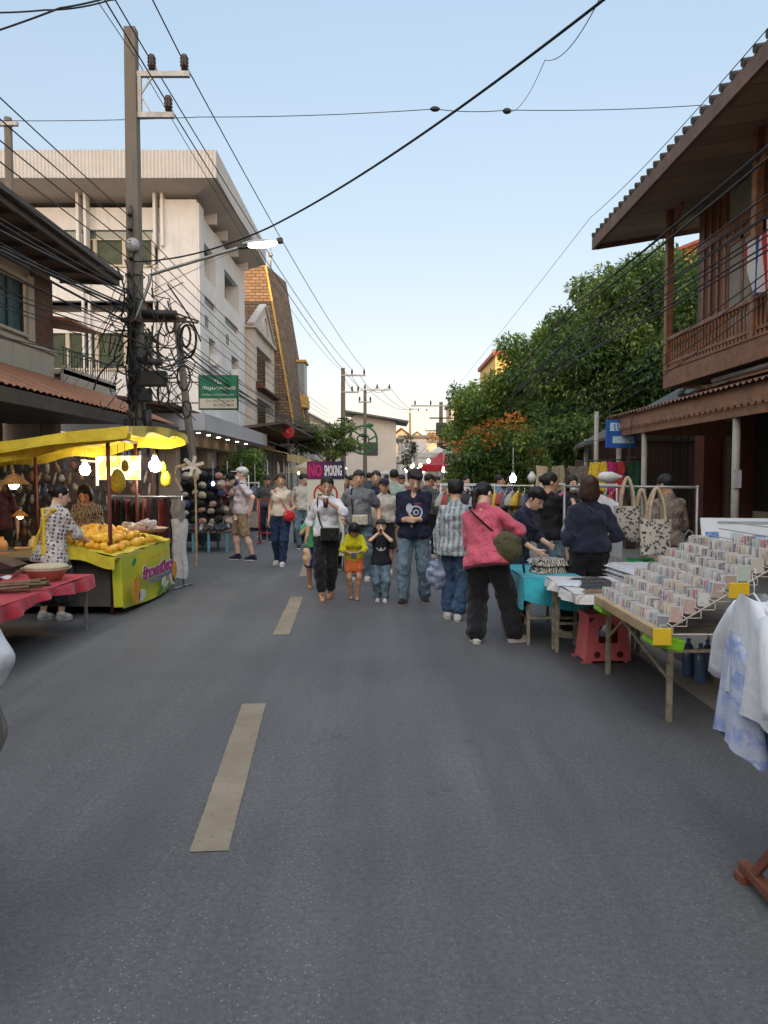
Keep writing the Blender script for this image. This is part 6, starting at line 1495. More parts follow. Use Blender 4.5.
# tables with cloths
def cloth_table(name, label, clabel, x0, x1, y0, y1, z, m, drop, seed, legm=None, waves=1.0, inset=.06):
    T = thing('table', label, 'table', ((x0+x1)/2, (y0+y1)/2, 0)); cx, cy = (x0+x1)/2, (y0+y1)/2
    mb = MB(); mb.bbox((x0+.02-cx, y0+.02-cy, z-.035), (x1-.02-cx, y1-.02-cy, z-.006), .004); mb.build('tabletop', MATS['worn_board'], T)
    for sx in (x0+.06, x1-.06):
        for sy in (y0+inset, y1-.06): mb = MB(); mb.bbox((sx-cx-.015, sy-cy-.015, 0), (sx-cx+.015, sy-cy+.015, z-.035), .003); mb.build('leg', legm or rustw, T)
    mb = MB(); mb.bar((x0+.06-cx, y0+inset-cy, z*.4), (x1-.06-cx, y0+inset-cy, z*.4), .02); mb.bar((x0+.06-cx, y1-.06-cy, z*.35), (x0+.06-cx, y0+inset-cy, z*.38), .02); mb.build('brace', legm or rustw, T)
    rr = random.Random(seed); n = 120; per = 2*((x1-x0)+(y1-y0)); ph = [rr.uniform(0, 6) for _ in range(4)]
    def edge(s_, o=0):
        d = s_*per; w_, h_ = x1-x0, y1-y0
        if d < w_: return Vector((x0+d, y0, 0)), Vector((0, -1, 0))
        d -= w_
        if d < h_: return Vector((x1, y0+d, 0)), Vector((1, 0, 0))
        d -= h_
        if d < w_: return Vector((x1-d, y1, 0)), Vector((0, 1, 0))
        d -= w_; return Vector((x0, y1-min(d, h_), 0)), Vector((-1, 0, 0))
    def f(u, v):
        p, nn = edge(u % 1.0 if u < 1 else 0.0); w_ = .022*waves*(math.sin(u*per*13+ph[0])+.6*math.sin(u*per*23+ph[1])); dr = drop(u) if callable(drop) else drop
        q = p+nn*(.006+(w_+.03)*v**.8); c = 1-.06*v; return (cx+(q.x-cx), cy+(q.y-cy), z-dr*v+.004*math.sin(u*40))
    mb = MB(); mb.grid(f, 240, 8); mb.grid(lambda u, v: (x0+u*(x1-x0), y0+v*(y1-y0), z+.003+.003*math.sin(u*9+v*7)), 24, 24)
    o = mb.build(name, m); tag(o, clabel, 'tablecloth'); return T
turq = m_cloth('turquoise_cloth', (.04, .38, .46), .8, .2, cr=.35); redc = m_cloth('red_cloth', (.45, .03, .05), .8, .2, cr=.3); whc = m_cloth('white_cloth', (.58, .55, .53), .8, .1)
cloth_table('tablecloth', 'low table hidden under the turquoise cloth', 'bright turquoise cloth draped over the low clothes table', 1.30, 1.86, 6.95, 8.25, .64, turq, lambda u: .20+.10*abs(math.sin(u*11)), 1)
cloth_table('tablecloth', 'steel legged table under the white cloth beside the card rack', 'thin white cloth over the table between card rack and turquoise cloth', 1.50, 2.35, 5.85, 6.90, .66, whc, .07, 2, inset=.85)
cloth_table('tablecloth', 'steel legged table under the red cloth at the left stall', 'red cloth hanging over the steel table at the left craft stall', -4.9, -3.02, 5.55, 7.75, .57, redc, lambda u: .10+.03*math.sin(u*30), 3, legm=steel)

def folded(label, loc, rz, w_, d, h, m, name='folded_clothes', cat='clothes', group=None, layers=1, seed=0):
    rr = random.Random(seed+int(loc[0]*100)); mb = MB()
    for k in range(layers):
        z = k*h/layers; a = rr.uniform(-.01, .01)
        mb.grid(lambda u, v: (-w_/2+a+w_*u, -d/2+d*v, z+(h/layers)*(1-(2*u-1)**10)*(1-(2*v-1)**10)+.002*math.sin(u*23+v*11)), 12, 12)
        mb.grid(lambda u, v: (-w_/2+a+w_*u, -d/2+d*v, z+.0005), 1, 1)
    o = mb.build(name, m, None, loc, rz); tag(o, label, cat, group); return o
blk = m_cloth('black_folded_cloth', (.022, .022, .025)); zb = m_print('zebra_bag_cloth', (.52, .48, .42), 'zebra', (.03, .03, .035))
def np_attr(o):
    me = o.data; a = me.attributes.new('hc', 'FLOAT_VECTOR', 'POINT'); a.data.foreach_set('vector', np.array([v.co[:] for v in me.vertices], np.float32).ravel()); return o
for i in range(4): folded('black folded blouse in a row on the white clothed table', (1.82+i*.0, 6.02+i*.20, .667), R(8+i*3), .34, .18, .02, blk, group='black folded blouses', seed=i)
np_attr(folded('black and white patterned cloth pouch folded on the turquoise cloth', (1.62, 7.35, .647), R(20), .30, .26, .14, zb, seed=3, layers=2))
folded('pale folded cloth with blue edge near the turquoise table corner', (1.60, 6.40, .668), R(-20), .20, .3, .02, m_cloth('pale_blue_white_cloth', (.55, .58, .64)), seed=8)
folded('brown folded cloth at the near corner of the white table', (1.72, 5.93, .668), R(5), .28, .10, .02, m_cloth('brown_cloth', (.20, .12, .07)), seed=9)
folded('heap of white plastic wrapped clothes behind the black blouses', (2.32, 6.75, .667), R(5), .45, .7, .12, m_cloth('white_plastic_wrap', (.55, .56, .58), .3), layers=3, seed=5)
folded('pale folded clothes at the back of the turquoise table', (1.68, 7.9, .647), 0, .3, .28, .07, m_cloth('pale_blue_white_cloth', (.55, .58, .64)), layers=2, seed=6)

def stool():
    T = thing('stool', 'coral red folding plastic stool with arched opening under the white table', 'stool', (1.90, 6.45, 0), R(4))
    cm = mat('coral_plastic', (.66, .15, .15), .4, .12, 8); h = .40; mb = MB()
    # front panel with arch hole: strips around
    def X(z): return .20-.035*z/h
    for side in (-1, 1):
        y0 = side*.13; 
        seg = 14; inner = []; 
        for i in range(seg+1): a = PI*i/seg; inner.append((.085*math.cos(a), .27+.07*math.sin(a)))
        inner = [(.085, .17)]+inner+[(-.085, .17)]
        outer = []
        for (x, z) in inner:
            k = X(z)/max(abs(x), .02) if abs(x) > .084*.7 else 0
            outer.append((math.copysign(X(z), x), z) if abs(x) > .055 else (x*2.0, h))
        outer[0] = (X(.17), .17); outer[-1] = (-X(.17), .17)
        def P(x, z, o): return (x, y0*(1-.15*z/h)+o, z)
        n = len(inner); vs = []
        for o in (0, side*.012): vs += [P(x, z, o) for x, z in inner]+[P(x, z, o) for x, z in outer]
        fs = []
        for i in range(n-1): fs += [(i, i+1, n+i+1, n+i), (2*n+i, 3*n+i, 3*n+i+1, 2*n+i+1), (i, 2*n+i, 2*n+i+1, i+1)]
        mb.add(vs, fs)
        for (xa, xb, za, zb_) in ((-1, 1, .0, .17),):
            v4 = [P(-X(0), .02, 0), P(X(0), .02, 0), P(X(.17), .17, 0), P(-X(.17), .17, 0)]; v5 = [P(-X(0), .02, side*.012), P(X(0), .02, side*.012), P(X(.17), .17, side*.012), P(-X(.17), .17, side*.012)]
            mb.add(v4+v5, [(0, 1, 2, 3), (4, 7, 6, 5), (0, 4, 5, 1), (1, 5, 6, 2), (3, 2, 6, 7), (0, 3, 7, 4)])
        for sx in (-1, 1): mb.box((sx*X(0)-.03, y0-.006, 0), (sx*X(0)*.8-.02*sx, y0+.01, .021))
    for sx in (-1, 1): mb.prism([(sx*.2, -.13, .02), (sx*.2, .13, .02), (sx*.167, .112, h-.01), (sx*.167, -.112, h-.01)], (-sx*.01, 0, 0))
    mb.build('legs', cm, T)
    mb = MB(); mb.bbox((-.185, -.13, h-.01), (.185, .13, h+.02), .01); mb.build('seat', cm, T)
    for sx in (-.1, .1): mb = MB(); mb.tube([(sx, -.139, .075), (sx, -.1445, .075)], .028, 14); mb.build('vent', mat('dark_coral', (.10, .02, .02), .5), T)
stool()
def hanging_garment(label, loc, rz, m, w_=.42, h=.62, sleeves=.2, name='hanging_shirt', cat='shirt', group=None, seed=0, flare=1.1, hook=True, neck=True, th=.03):
    sq = not hook
    T = thing(name, label, cat, loc, rz, group); rr = random.Random(seed); a, b_ = rr.uniform(0, 6), rr.uniform(0, 6); mb = MB()
    def f(u, v):
        an = 2*PI*u; z = -v*h
        if sq:
            ww = w_/2*(1+(flare-1)*v)*(1-.10*v+.06*math.sin(v*7+a)); x = math.cos(an)*ww; return (x+.01*math.sin(v*9), math.sin(an)*th+.02*math.sin(x*45+a)*(.3+v), z+.012*math.sin(x*30+b_)*v+.012*math.sin(x*17+a)*(1-v))
        ww = w_/2*(.42+.58*min(1, v*7)**.5)*(1+(flare-1)*v); sh = .05*(1-min(1, v*7)**.5)
        x = math.cos(an)*ww; y = math.sin(an)*th*(1+.6*v)+.018*math.sin(x*38+a)*v+.01*math.sin(x*71+b_)*v
        return (x, y, z-.06*(1-math.cos(0))+(-.07*(abs(x)/(w_/2))**1.5 if v < .2 else -.07*(abs(x)/(w_/2))**1.5*1)+.012*math.sin(x*25+a)*v)
    mb.grid(f, 40, 14)
    if sleeves:
        for s_ in (-1, 1): p = Vector((s_*w_*.44, 0, -.09)); q = p+Vector((s_*sleeves*.45, .0, -sleeves)); mb.tube(smooth_pts([p-Vector((s_*.04, 0, -.02)), (p+q)/2+Vector((s_*.01, 0, 0)), q], 3), [.03+.045*min(1, i/3) for i in range(7)], 10)
    mb.build('cloth', m, T)
    if hook:
        mb = MB(); mb.tube([(-w_*.38, 0, -.06), (0, 0, .0), (w_*.38, 0, -.06)], .006, 5); mb.tube([(0, 0, 0), (0, 0, .04), (.025, 0, .06), (.03, 0, .085), (.0, 0, .10), (-.02, 0, .08)], .003, 5); mb.build('hanger', whitem, T)
    return T
def rail_rack(label, x0, y0, x1, y1, h, m, name='garment_rack', cat='clothes rack', base=0.0, feet=.25):
    T = thing(name, label, cat, (x0, y0, base)); d = Vector((x1-x0, y1-y0, 0)); s = Vector((-d.y, d.x, 0)).normalized()
    mb = MB(); mb.tube([(0, 0, h), d+Vector((0, 0, h))], .014, 8); mb.build('rail', m, T)
    for p in (Vector((0, 0, 0)), d):
        mb = MB(); mb.tube([p, p+Vector((0, 0, h+.02))], .014, 8); mb.tube([p-s*feet+Vector((0, 0, .02)), p+s*feet+Vector((0, 0, .02))], .014, 8); mb.build('upright', m, T)
    return T
# nearest rack at the right edge
def near_rack():
    T = thing('garment_rack', 'wooden footed clothes rack at the right edge nearest the camera', 'clothes rack', tuple(gp(742, 877)-Vector((-.02, .10, 0)))); rw = mat('red_brown_rack_wood', (.20, .075, .045), .5, .3, 8)
    mb = MB(); mb.bbox((-.04, -.62, .035), (.0, .10, .075), .006); mb.bbox((-.055, .04, 0), (.005, .10, .034), .003); mb.bbox((-.055, -.6, 0), (.005, -.54, .034), .003); mb.build('foot', rw, T)
    mb = MB(); mb.bar((-.025, -.27, .08), (.10, -.27, 1.32), .04); mb.bar((-.025, -.02, .085), (.06, -.24, .45), .03); mb.build('upright', rw, T)
    mb = MB(); mb.bar((.10, -.27, 1.3), (1.7, -.27, 1.3), .035); mb.bar((1.6, -.27, .0), (1.6, -.27, 1.3), .04); mb.build('rail', rw, T)
near_rack()
m, t, b = newmat('blue_white_striped_cloth', .85); v = tcoord(t); s = N(t, 'ShaderNodeSeparateXYZ'); t.links.new(v, s.inputs[0])
nn_ = noise(t, v, 16, 4, .7, 1.2); bd = mathn(t, 'FRACT', mathn(t, 'ADD', mathn(t, 'MULTIPLY', s.outputs[2], 9), mathn(t, 'MULTIPLY', nn_, .5))); k_ = mathn(t, 'MULTIPLY', ramp(t, nn_, .44, .56), ramp(t, bd, .25, .6))
t.links.new(mixc(t, mathn(t, 'ADD', mathn(t, 'MULTIPLY', k_, .55), .25), (.58, .60, .66), (.22, .32, .66)), b.inputs[0]); crease(t, b, v, .3, 6, .2); bluest = m
whs = m_cloth('white_shirt_cloth', (.66, .67, .70), cr=.3); lbs = m_cloth('pale_blue_shirt_cloth', (.40, .50, .70), cr=.3)
for i, (x, y, mm, lb, w_, h, z, sl) in enumerate(((1.475, 3.06, bluest, 'blue and white striped blouse hanging at the rack end, leftmost of the near garments', .30, .42, .96, .0), (1.50, 3.02, whs, 'white short sleeved shirt over the striped blouse on the near rack', .46, .42, 1.12, .32), (1.58, 2.86, lbs, 'pale blue shirt hanging second behind the white one on the near rack', .46, .66, 1.16, .25), (1.65, 2.84, whs, 'long white shirt at the right edge of the view on the near rack', .46, .70, 1.18, .28), (1.76, 2.80, m_cloth('dark_maroon_cloth', (.04, .012, .018)), 'dark maroon garment at the right edge of the view', .42, .70, 1.16, .0))):
    hanging_garment(lb, (x, y, z), R(82), mm, w_, h, sl, seed=i, th=.045, flare=1.25)
# tote bags on a pole
def tote(label, p, w_, h, seed, group):
    T = thing('tote_bag', label, 'bag', p, R(-8+seed*5), group); tm = MATS.get('tote_print')
    if not tm:
        tm, t, b = newmat('tote_print', .9); v = tcoord(t); vo = N(t, 'ShaderNodeTexVoronoi'); vo.inputs['Scale'].default_value = 34; t.links.new(v, vo.inputs['Vector']); nn = noise(t, v, 26, 2)
        k = mathn(t, 'MULTIPLY', mathn(t, 'LESS_THAN', vo.outputs['Distance'], .48), mathn(t, 'GREATER_THAN', nn, .47)); t.links.new(mixc(t, k, (.50, .46, .39), (.05, .055, .09)), b.inputs[0])
    mb = MB()
    def f(u, v): an = 2*PI*u; x = math.copysign(abs(math.cos(an))**.5, math.cos(an))*w_/2*(1-.08*v); y = math.sin(an)*.035*(1+.4*math.sin(v*3)); return (x, y+.006*math.sin(x*40), -v*h)
    mb.grid(f, 32, 8); mb.grid(lambda u, v: ((u-.5)*w_*.9, (v-.5)*.05, -h), 2, 2); mb.build('bag_body', tm, T)
    for y in (-.035, .035): mb = MB(); mb.tube(smooth_pts([(-w_*.25, y, -.04), (-w_*.20, y, .14), (0, y*.3, .29), (w_*.20, y, .14), (w_*.25, y, -.04)], 5), .016, 6); mb.build('handle', m_cloth('canvas_handle', (.50, .40, .27)), T)
gt = 'printed tote bags hung on the rail'
tote('printed canvas tote bag hanging left of the others beside the white shirt', at(627, 506, 7.6), .26, .32, 0, gt); tote('second small printed tote bag partly behind the first', at(641, 517, 7.8), .22, .26, 1, gt); tote('largest printed tote bag with long straps, hanging at the right', at(656, 519, 7.1), .31, .34, 2, gt)
rail_rack('thin steel rail on posts carrying the tote bags and white shirts', 1.95, 8.1, 3.05, 7.3, 1.48, steel, base=0, feet=.2)
for i, (px, py, Y) in enumerate(((604, 497, 8.05), (598, 494, 8.15))): hanging_garment(('white long shirt hanging beside the tote bags' , 'white shirt directly behind the other white shirt by the tote bags')[i], at(px, py, Y), R(-25), m_cloth('white_shirt_cloth', (.60, .61, .64)), .38, .60, .35, seed=10+i)
mb = MB(); mb.grid(lambda u, v: ((u-.5)*.28+.02*math.sin(v*9), .04*math.cos(u*PI*2), -.02-.24*v*(1-.4*abs(u-.5))), 12, 8); mb.grid(lambda u, v: ((u-.5)*.26, -.04+.03*math.sin(u*9), -.24+.2*v), 8, 4); tag(mb.build('plastic_bag', mat('green_plastic_bag', (.05, .36, .12), .4, .3, 10), None, at(640, 556, 7.4)), 'green plastic bag hanging below the tote bags', 'bag')
# racks behind on the right
gcol = m_random('rack_garment_cloth', [(.03, .03, .035), (.30, .05, .05), (.50, .30, .03), (.05, .06, .12), (.35, .32, .28), (.02, .02, .02), (.06, .20, .10), (.45, .08, .18), (.10, .10, .12)], .85)
def filled_rack(label, x0, y0, x1, y1, h, n, glabel, group, w_=.40, hh=.7, mm=None, m_=None, base=0):
    rail_rack(label, x0, y0, x1, y1, h, m_ or whitem, base=base); rr = random.Random(n); ang = math.atan2(y1-y0, x1-x0)+PI/2; P = None
    for i in range(n):
        t_ = (i+.6)/n; loc = (x0+(x1-x0)*t_, y0+(y1-y0)*t_, base+h-.09); q = ang+rr.uniform(-.25, .25)
        if P is None: P = hanging_garment(glabel, loc, q, mm or gcol, w_, hh, .2, 'hanging_garment', 'clothes', group, seed=n)
        else: copy_tree(P, None, loc, q, scale=(1, 1, rr.uniform(.8, 1.1)))
filled_rack('white metal rack of dark garments on white hangers behind the shoppers', 1.0, 13.2, 2.5, 12.6, 1.42, 16, 'assorted garment hanging on the white rack behind the pink shirted shopper', 'garments on the middle white rack')
filled_rack('white rack of garments below the fence at right', 2.6, 12.4, 3.6, 11.6, 1.45, 11, 'garment hanging on the rack between navy woman and the posts', 'garments on the right white rack')
filled_rack('rack of coloured clothes standing near the flowering shrub', .9, 16.6, 2.4, 16.3, 1.4, 14, 'garment hanging on the rack by the flowering shrub', 'garments near the flowering shrub')
for i, (px, c, lb) in enumerate(((598, (.62, .42, .03), 'yellow dress hung on the fence'), (606, (.55, .04, .20), 'magenta dress hung on the fence next to the yellow one'), (616, (.48, .05, .05), 'red patterned dress hung on the fence'), (632, (.03, .10, .06), 'dark green dress hung on the fence right of the red one'))):
    hanging_garment(lb, at(px, 462, 13.2), R(-20), m_cloth('dress_cloth_%d' % i, c), .30, .62, 0, 'hanging_dress', 'dress', seed=20+i, hook=False, flare=1.2)
mb = MB(); mb.tube([at(585, 461, 13.3), at(645, 459, 13.1)], .012, 6); tag(mb.build('hanging_rail', steeld), 'thin dark rail from which the fence dresses hang', 'rail')
for i, (px, lb) in enumerate(((512, 'beige scarf looped on the fence'), (528, 'grey brown cloth panel hung on the fence'), (552, 'brown board panel leaning on the fence'))):
    hanging_garment(lb, at(px+30, 466, 13.6+i*.2), R(-15), m_cloth('fence_cloth_%d' % i, ((.38, .30, .20), (.30, .25, .17), (.17, .14, .115))[i]), .22 if i < 2 else .42, .9, 0, 'hanging_cloth', 'cloth', seed=30+i, hook=False)
# bulbs
def bulb(label, p, r, lit, hang=.35, col=(1, .95, .85), s=12, group=None):
    T = thing('light_bulb', label, 'light bulb', p, 0, group); mb = MB(); mb.lathe([(0, -r), (r*.6, -r*.85), (r, -r*.1), (r*.9, r*.5), (r*.45, r*1.1), (r*.4, r*1.4)], n=14); mb.build('globe', m_emit('bulb_glow_%d' % s, col, s) if lit else mat('unlit_bulb', (.62, .62, .60), .3, .05), T)
    mb = MB(); mb.cyl((0, 0, r*1.35), r*.42, r*.7, 10); mb.tube([(0, 0, r*2), (0, 0, r*2+hang)], .005, 5); mb.build('socket', steeld if not lit else whitem, T)
bulb('round lit bulb above the clothes rack, left of the unlit lamp', at(513, 479, 13), .06, True, .42)
bulb('unlit white bulb beside the lit one over the clothes racks', at(532, 478, 12), .075, False)
def big_bulb():
    T = thing('light_bulb', 'large unlit bulb lying sideways by the fence dresses', 'light bulb', at(608, 477, 9.6)); mb = MB(); M = Matrix.Rotation(PI/2, 4, 'Y'); mb.lathe([(0, -.13), (.05, -.11), (.068, -.05), (.068, .05), (.045, .11), (.02, .15), (.02, .18), (0, .18)], n=14, M=M); mb.build('globe', mat('unlit_bulb', (.62, .62, .60), .3), T)
    mb = MB(); mb.tube([(.17, 0, 0), (.25, 0, .1), (.3, 0, .8)], .006, 5); mb.build('wire', rubber, T)
big_bulb()
# things under the right tables
def bottle(label, loc, group):
    T = thing('water_bottle', label, 'bottle', loc, 0, group); mb = MB(); mb.lathe([(0, 0), (.045, 0), (.048, .02), (.044, .08), (.048, .12), (.046, .2), (.03, .25), (.014, .27), (.014, .29)], n=12); mb.build('bottle_body', m_glass('blue_clear_plastic', (.10, .18, .34), .15), T); mb = MB(); mb.cyl((0, 0, .285), .016, .02, 10); mb.build('cap', mat('blue_cap', (.04, .12, .5), .4), T)
for i, (x, y) in enumerate(((2.42, 5.9), (2.55, 5.85), (2.44, 5.72), (2.60, 5.7))): bottle('blue tinted water bottle standing under the card table by the kerb', (x, y, .0), 'water bottles under the card table')
def soft_bag(label, loc, r, m, name='bag', cat='bag', rz=0, handles=True):
    T = thing(name, label, cat, loc, rz); V, Q = sdf_mesh([ELL((0, 0, r[2]*.9), r, None, .03), ELL((0, 0, r[2]*.5), (r[0]*.95, r[1]*1.05, r[2]*.6), None, .03)], .02, cuts=[((0, 0, .0), (0, 0, -1))], disp=lambda X: folds(X, .012, .8, loc[0])); np_obj('bag_body', V, Q, m, T)
    if handles: mb = MB(); mb.tube(smooth_pts([(-r[0]*.4, 0, r[2]*1.6), (0, 0, r[2]*2.2), (r[0]*.4, 0, r[2]*1.6)], 4), .012, 6); mb.build('handle', m, T)
soft_bag('black duffel bag on the pavement under the card rack', (3.0, 5.2, .125), (.30, .22, .17), blk); soft_bag('dark red bag on the pavement behind the card table', (2.95, 4.55, .125), (.16, .14, .12), m_cloth('dark_red_bag', (.25, .02, .03))); soft_bag('grey sack behind the card rack near the brown shirted man', (3.55, 8.7, .125), (.3, .25, .38), m_cloth('grey_plastic_sack', (.22, .22, .22), .4)); soft_bag('blue bag on the pavement behind the tote rail', (2.9, 8.3, .125), (.2, .2, .2), m_cloth('blue_bag', (.03, .09, .22)))

# ---------------------------------------------------------------- mango stall
def mango_stall():
    T = thing('market_stall', 'mango stall with yellow cloth canopy on thin dark red poles', 'market stall', (-3.6, 9.6, 0)); L = T.location
    def B(mb, n, m, p=T): return mb.build(n, m, p, -L if p is T else (0, 0, 0))
    mb = MB()
    def zc(x, y): return 2.19-(-2.78-x)*.125+.04*math.sin((y-8.8)*1.6)+.008*math.sin(x*5)
    def top(u, v): x = -5.6+u*2.74; y = 8.42+v*2.35+.25*max(0, u-.8); return (x, y, zc(x, y)+.03*math.sin(u*19)*v-.05*math.sin(v*PI)*math.sin(u*6)**2)
    mb.grid(top, 48, 20)
    mb.grid(lambda u, v: (top(u, 0)[0]-.0, top(u, 0)[1]-.02-.05*v+.03*math.sin(u*17)*v+.012*math.sin(u*60)*v, top(u, 0)[2]-(.17+.02*math.sin(u*8)-.05*u)*v), 60, 8)
    mb.grid(lambda u, v: (top(u, 0)[0]-.0, top(u, 0)[1]+.05+.04*math.sin(u*23)*v, top(u, 0)[2]-.08-(.18+.02*math.sin(u*5)-.09*u)*v), 60, 5)
    mb.grid(lambda u, v: (top(1, u)[0]+.03+.03*math.sin(u*15)*v, top(1, u)[1], top(1, u)[2]-(.10+.03*math.sin(u*14))*v), 24, 4)
    mb.grid(lambda u, v: (top(u, 1)[0], top(u, 1)[1]+.02, top(u, 1)[2]-.14*v), 40, 3); B(mb, 'canopy', yel)
    for (x, y) in ((-3.12, 8.55), (-4.75, 8.9), (-3.45, 10.5), (-4.9, 10.6)): mb = MB(); mb.tube([(x, y, 0), (x-.02, y, 2.05)], .024, 8); B(mb, 'pole', redst)
    mb = MB(); mb.tube([(-3.12, 8.55, 2.0), (-5.5, 8.7, 1.85)], .02, 6); mb.tube([(-3.45, 10.5, 2.05), (-3.12, 8.55, 2.02)], .02, 6); B(mb, 'crossbar', redst)
    # counter
    mb = MB(); mb.bbox((-4.45, 8.35, .64), (-3.04, 10.45, .68), .005); mb.box((-4.4, 8.5, .1), (-3.12, 10.4, .62)); B(mb, 'counter', mat('dark_counter', (.09, .08, .07), .8, .3, 3))
    mb = MB(); mb.grid(lambda u, v: (-3.75+u*.76, 8.30+v*2.2, .70+.16*(1-u)+.01*math.sin(v*20)), 10, 24); mb.grid(lambda u, v: (-3.75+u*.76, 8.30-.02*v, .70+.16*(1-u)-.14*v-.02*math.sin(u*9)), 12, 3); mb.grid(lambda u, v: (-2.99+.01*math.sin(v*5), 8.3+v*2.2, .70-.045*u+.012*math.sin(v*25)), 2, 40); B(mb, 'counter_cloth', m_cloth('yellow_cloth', (.60, .50, .04), .8, .2, cr=.3))
    # lit sign box
    T2 = thing('light_box', 'glowing yellow printed light box hanging at the back of the mango stall', 'sign', (-3.65, 10.35, 1.70)); mb = MB(); mb.bbox((-.29, -.03, -.17), (.29, .03, .17), .01); mb.build('frame', whitem, T2)
    m, t, b = newmat('lit_yellow_print', .4); v = tcoord(t); nn = noise(t, v, 7, 3); c = ramp(t, nn, .45, .62, (1.0, .72, .10), (1.0, .95, .55)); t.links.new(c, b.inputs[0]); t.links.new(c, b.inputs['Emission Color']); b.inputs['Emission Strength'].default_value = 1.0
    mb = MB(); mb.box((-.28, -.034, -.16), (.28, -.031, .16)); mb.build('face', m, T2); textobj('lettering', 'มะม่วง', mat('orange_lettering', (.75, .30, .03), .5), T2, (0, -.036, .05), size=.1, width=.34)
mango_stall()
def banner():
    T = thing('banner', 'yellow green printed vinyl banner with Thai mango sticky rice lettering on the stall front', 'banner', (-2.985, 9.45, 0)); m, t, b = newmat('yellow_green_vinyl', .35, .5); v = tcoord(t)
    t.links.new(ramp(t, noise(t, v, 2.2, 3), .35, .65, (.70, .62, .03), (.46, .56, .04)), b.inputs[0]); rot = (PI/2, 0, PI/2)
    def wv(y, z): return .03*math.sin(y*3+1)*(1-z/.7)+.05*(1-z/.7)
    mb = MB(); mb.grid(lambda u, v: (wv(-.98+u*1.92, .08+v*.60), -.98+u*1.92, .08+v*.60-.04*(1-v)*math.sin(u*PI)), 30, 10); mb.grid(lambda u, v: (wv(-.98, .08+v*.6)-.10*u, -.98-.02*u, .10+v*.58), 6, 6); o = mb.build('vinyl', m, T)
    x = .11
    mg = mat('magenta_lettering', (.42, .05, .22), .5); wh = whitem; gb = mat('blue_grey_lettering', (.16, .22, .40), .5); orr = mat('orange_print', (.70, .30, .02), .5, .3, 20); lgp = mat('leaf_green_print', (.05, .25, .03), .5)
    textobj('lettering', 'ข้าวเหนียว', wh, T, (x-.004, .08, .40), rot, width=1.30, yscale=1.75, bold=.012); textobj('lettering', 'ข้าวเหนียว', mg, T, (x, .08, .40), rot, width=1.27, yscale=1.72, bold=.006)
    textobj('lettering', 'มะม่วง', gb, T, (x, -.05, .29), rot, width=.5, yscale=.8, bold=.004); textobj('lettering', 'น้ำดอกไม้', gb, T, (x, .45, .30), rot, width=.42, yscale=.7, bold=.004); textobj('lettering', '40.-', wh, T, (x, .35, .2), rot, width=.3, bold=.006); textobj('lettering', 'หวาน มัน', orr, T, (x, .1, .59), rot, width=.7, yscale=.8)
    def flat(name, pts, mm): mb = MB(); mb.prism([(x-.006, p[0], p[1]) for p in pts], (.004, 0, 0)); mb.build(name, mm, T)
    def ellp(cy, cz, ry, rz, a=0, n=18): return [(cy+ry*math.cos(2*PI*i/n)*math.cos(a)-rz*math.sin(2*PI*i/n)*math.sin(a), cz+ry*math.cos(2*PI*i/n)*math.sin(a)+rz*math.sin(2*PI*i/n)*math.cos(a)) for i in range(n)]
    flat('mango_picture', ellp(-.78, .26, .13, .17, .2), orr); flat('mango_picture', ellp(.80, .28, .11, .15, -.4), orr); flat('rice_picture', ellp(-.58, .17, .13, .07, .1), wh); flat('rice_picture', ellp(.68, .19, .14, .06, -.5), wh)
    flat('leaf_picture', ellp(.15, .13, .12, .035, .5), lgp); flat('leaf_picture', ellp(.40, .15, .11, .035, 1.1), lgp); flat('leaf_picture', ellp(-.85, .6, .08, .04, .3), lgp)
banner()
mm, t, b = newmat('mango_skin', .4, .5); v = tcoord(t); oi = N(t, 'ShaderNodeObjectInfo'); f = mathn(t, 'ADD', mathn(t, 'MULTIPLY', noise(t, v, 9, 3), .6), mathn(t, 'MULTIPLY', oi.outputs['Random'], .4)); t.links.new(ramp(t, f, .3, .75, (.80, .38, .03), (.95, .62, .06)), b.inputs[0])
def mango_mesh(name, s, m_):
    V, Q = sdf_mesh([ELL((0, 0, 0), (.068*s, .042*s, .045*s), None, .02), ELL((.025*s, .006*s, -.004), (.045*s, .040*s, .042*s), None, .02), ELL((-.045*s, -.01*s, 0), (.03*s, .025*s, .026*s), None, .02)], .009*s); return V, Q
V, Q = mango_mesh('mango', 1.0, mm); P = np_obj('mango', V, Q, mm); rr = random.Random(6); k = 0
tag(P, 'ripe yellow mango piled on the sloping counter of the mango stall', 'mango', 'ripe mangoes piled on the stall')
for lay in range(2):
    for i in range(17-lay*2):
        for j in range(6-lay):
            x = -3.68+lay*.05+j*.115+rr.uniform(-.04, .04); y = 8.42+lay*.10+i*.112+rr.uniform(-.04, .04)
            if y > 9.95-lay*.3 : continue
            o = P if k == 0 else P.copy()
            if k: COL.objects.link(o)
            o.location = (x, y, .74+.16*(-2.99-x)/.76+lay*.075); o.rotation_euler = (rr.uniform(-.6, .6), rr.uniform(-.5, .5), rr.uniform(-1.4, 1.6)); s_ = rr.uniform(.78, 1.0); o.scale = (s_, s_, s_); k += 1
def tray():
    T = thing('tray', 'shallow round tray of wrapped rice packets behind the mango pile', 'tray', (-3.22, 10.0, .86)); mb = MB(); mb.lathe([(0, 0), (.26, 0), (.32, .035), (.33, .035), (.27, -.01), (0, -.01)], n=24); mb.build('dish', mat('tray_peach', (.50, .30, .2), .5), T)
tray()
fm = m_cloth('rice_packet_white', (.60, .56, .54), .4); rr = random.Random(9); V, Q = sdf_mesh([BOX((0, 0, 0), (.05, .035, .02), .015)], .009, disp=lambda X: folds(X, .006, 2.5, 1)); PP = None
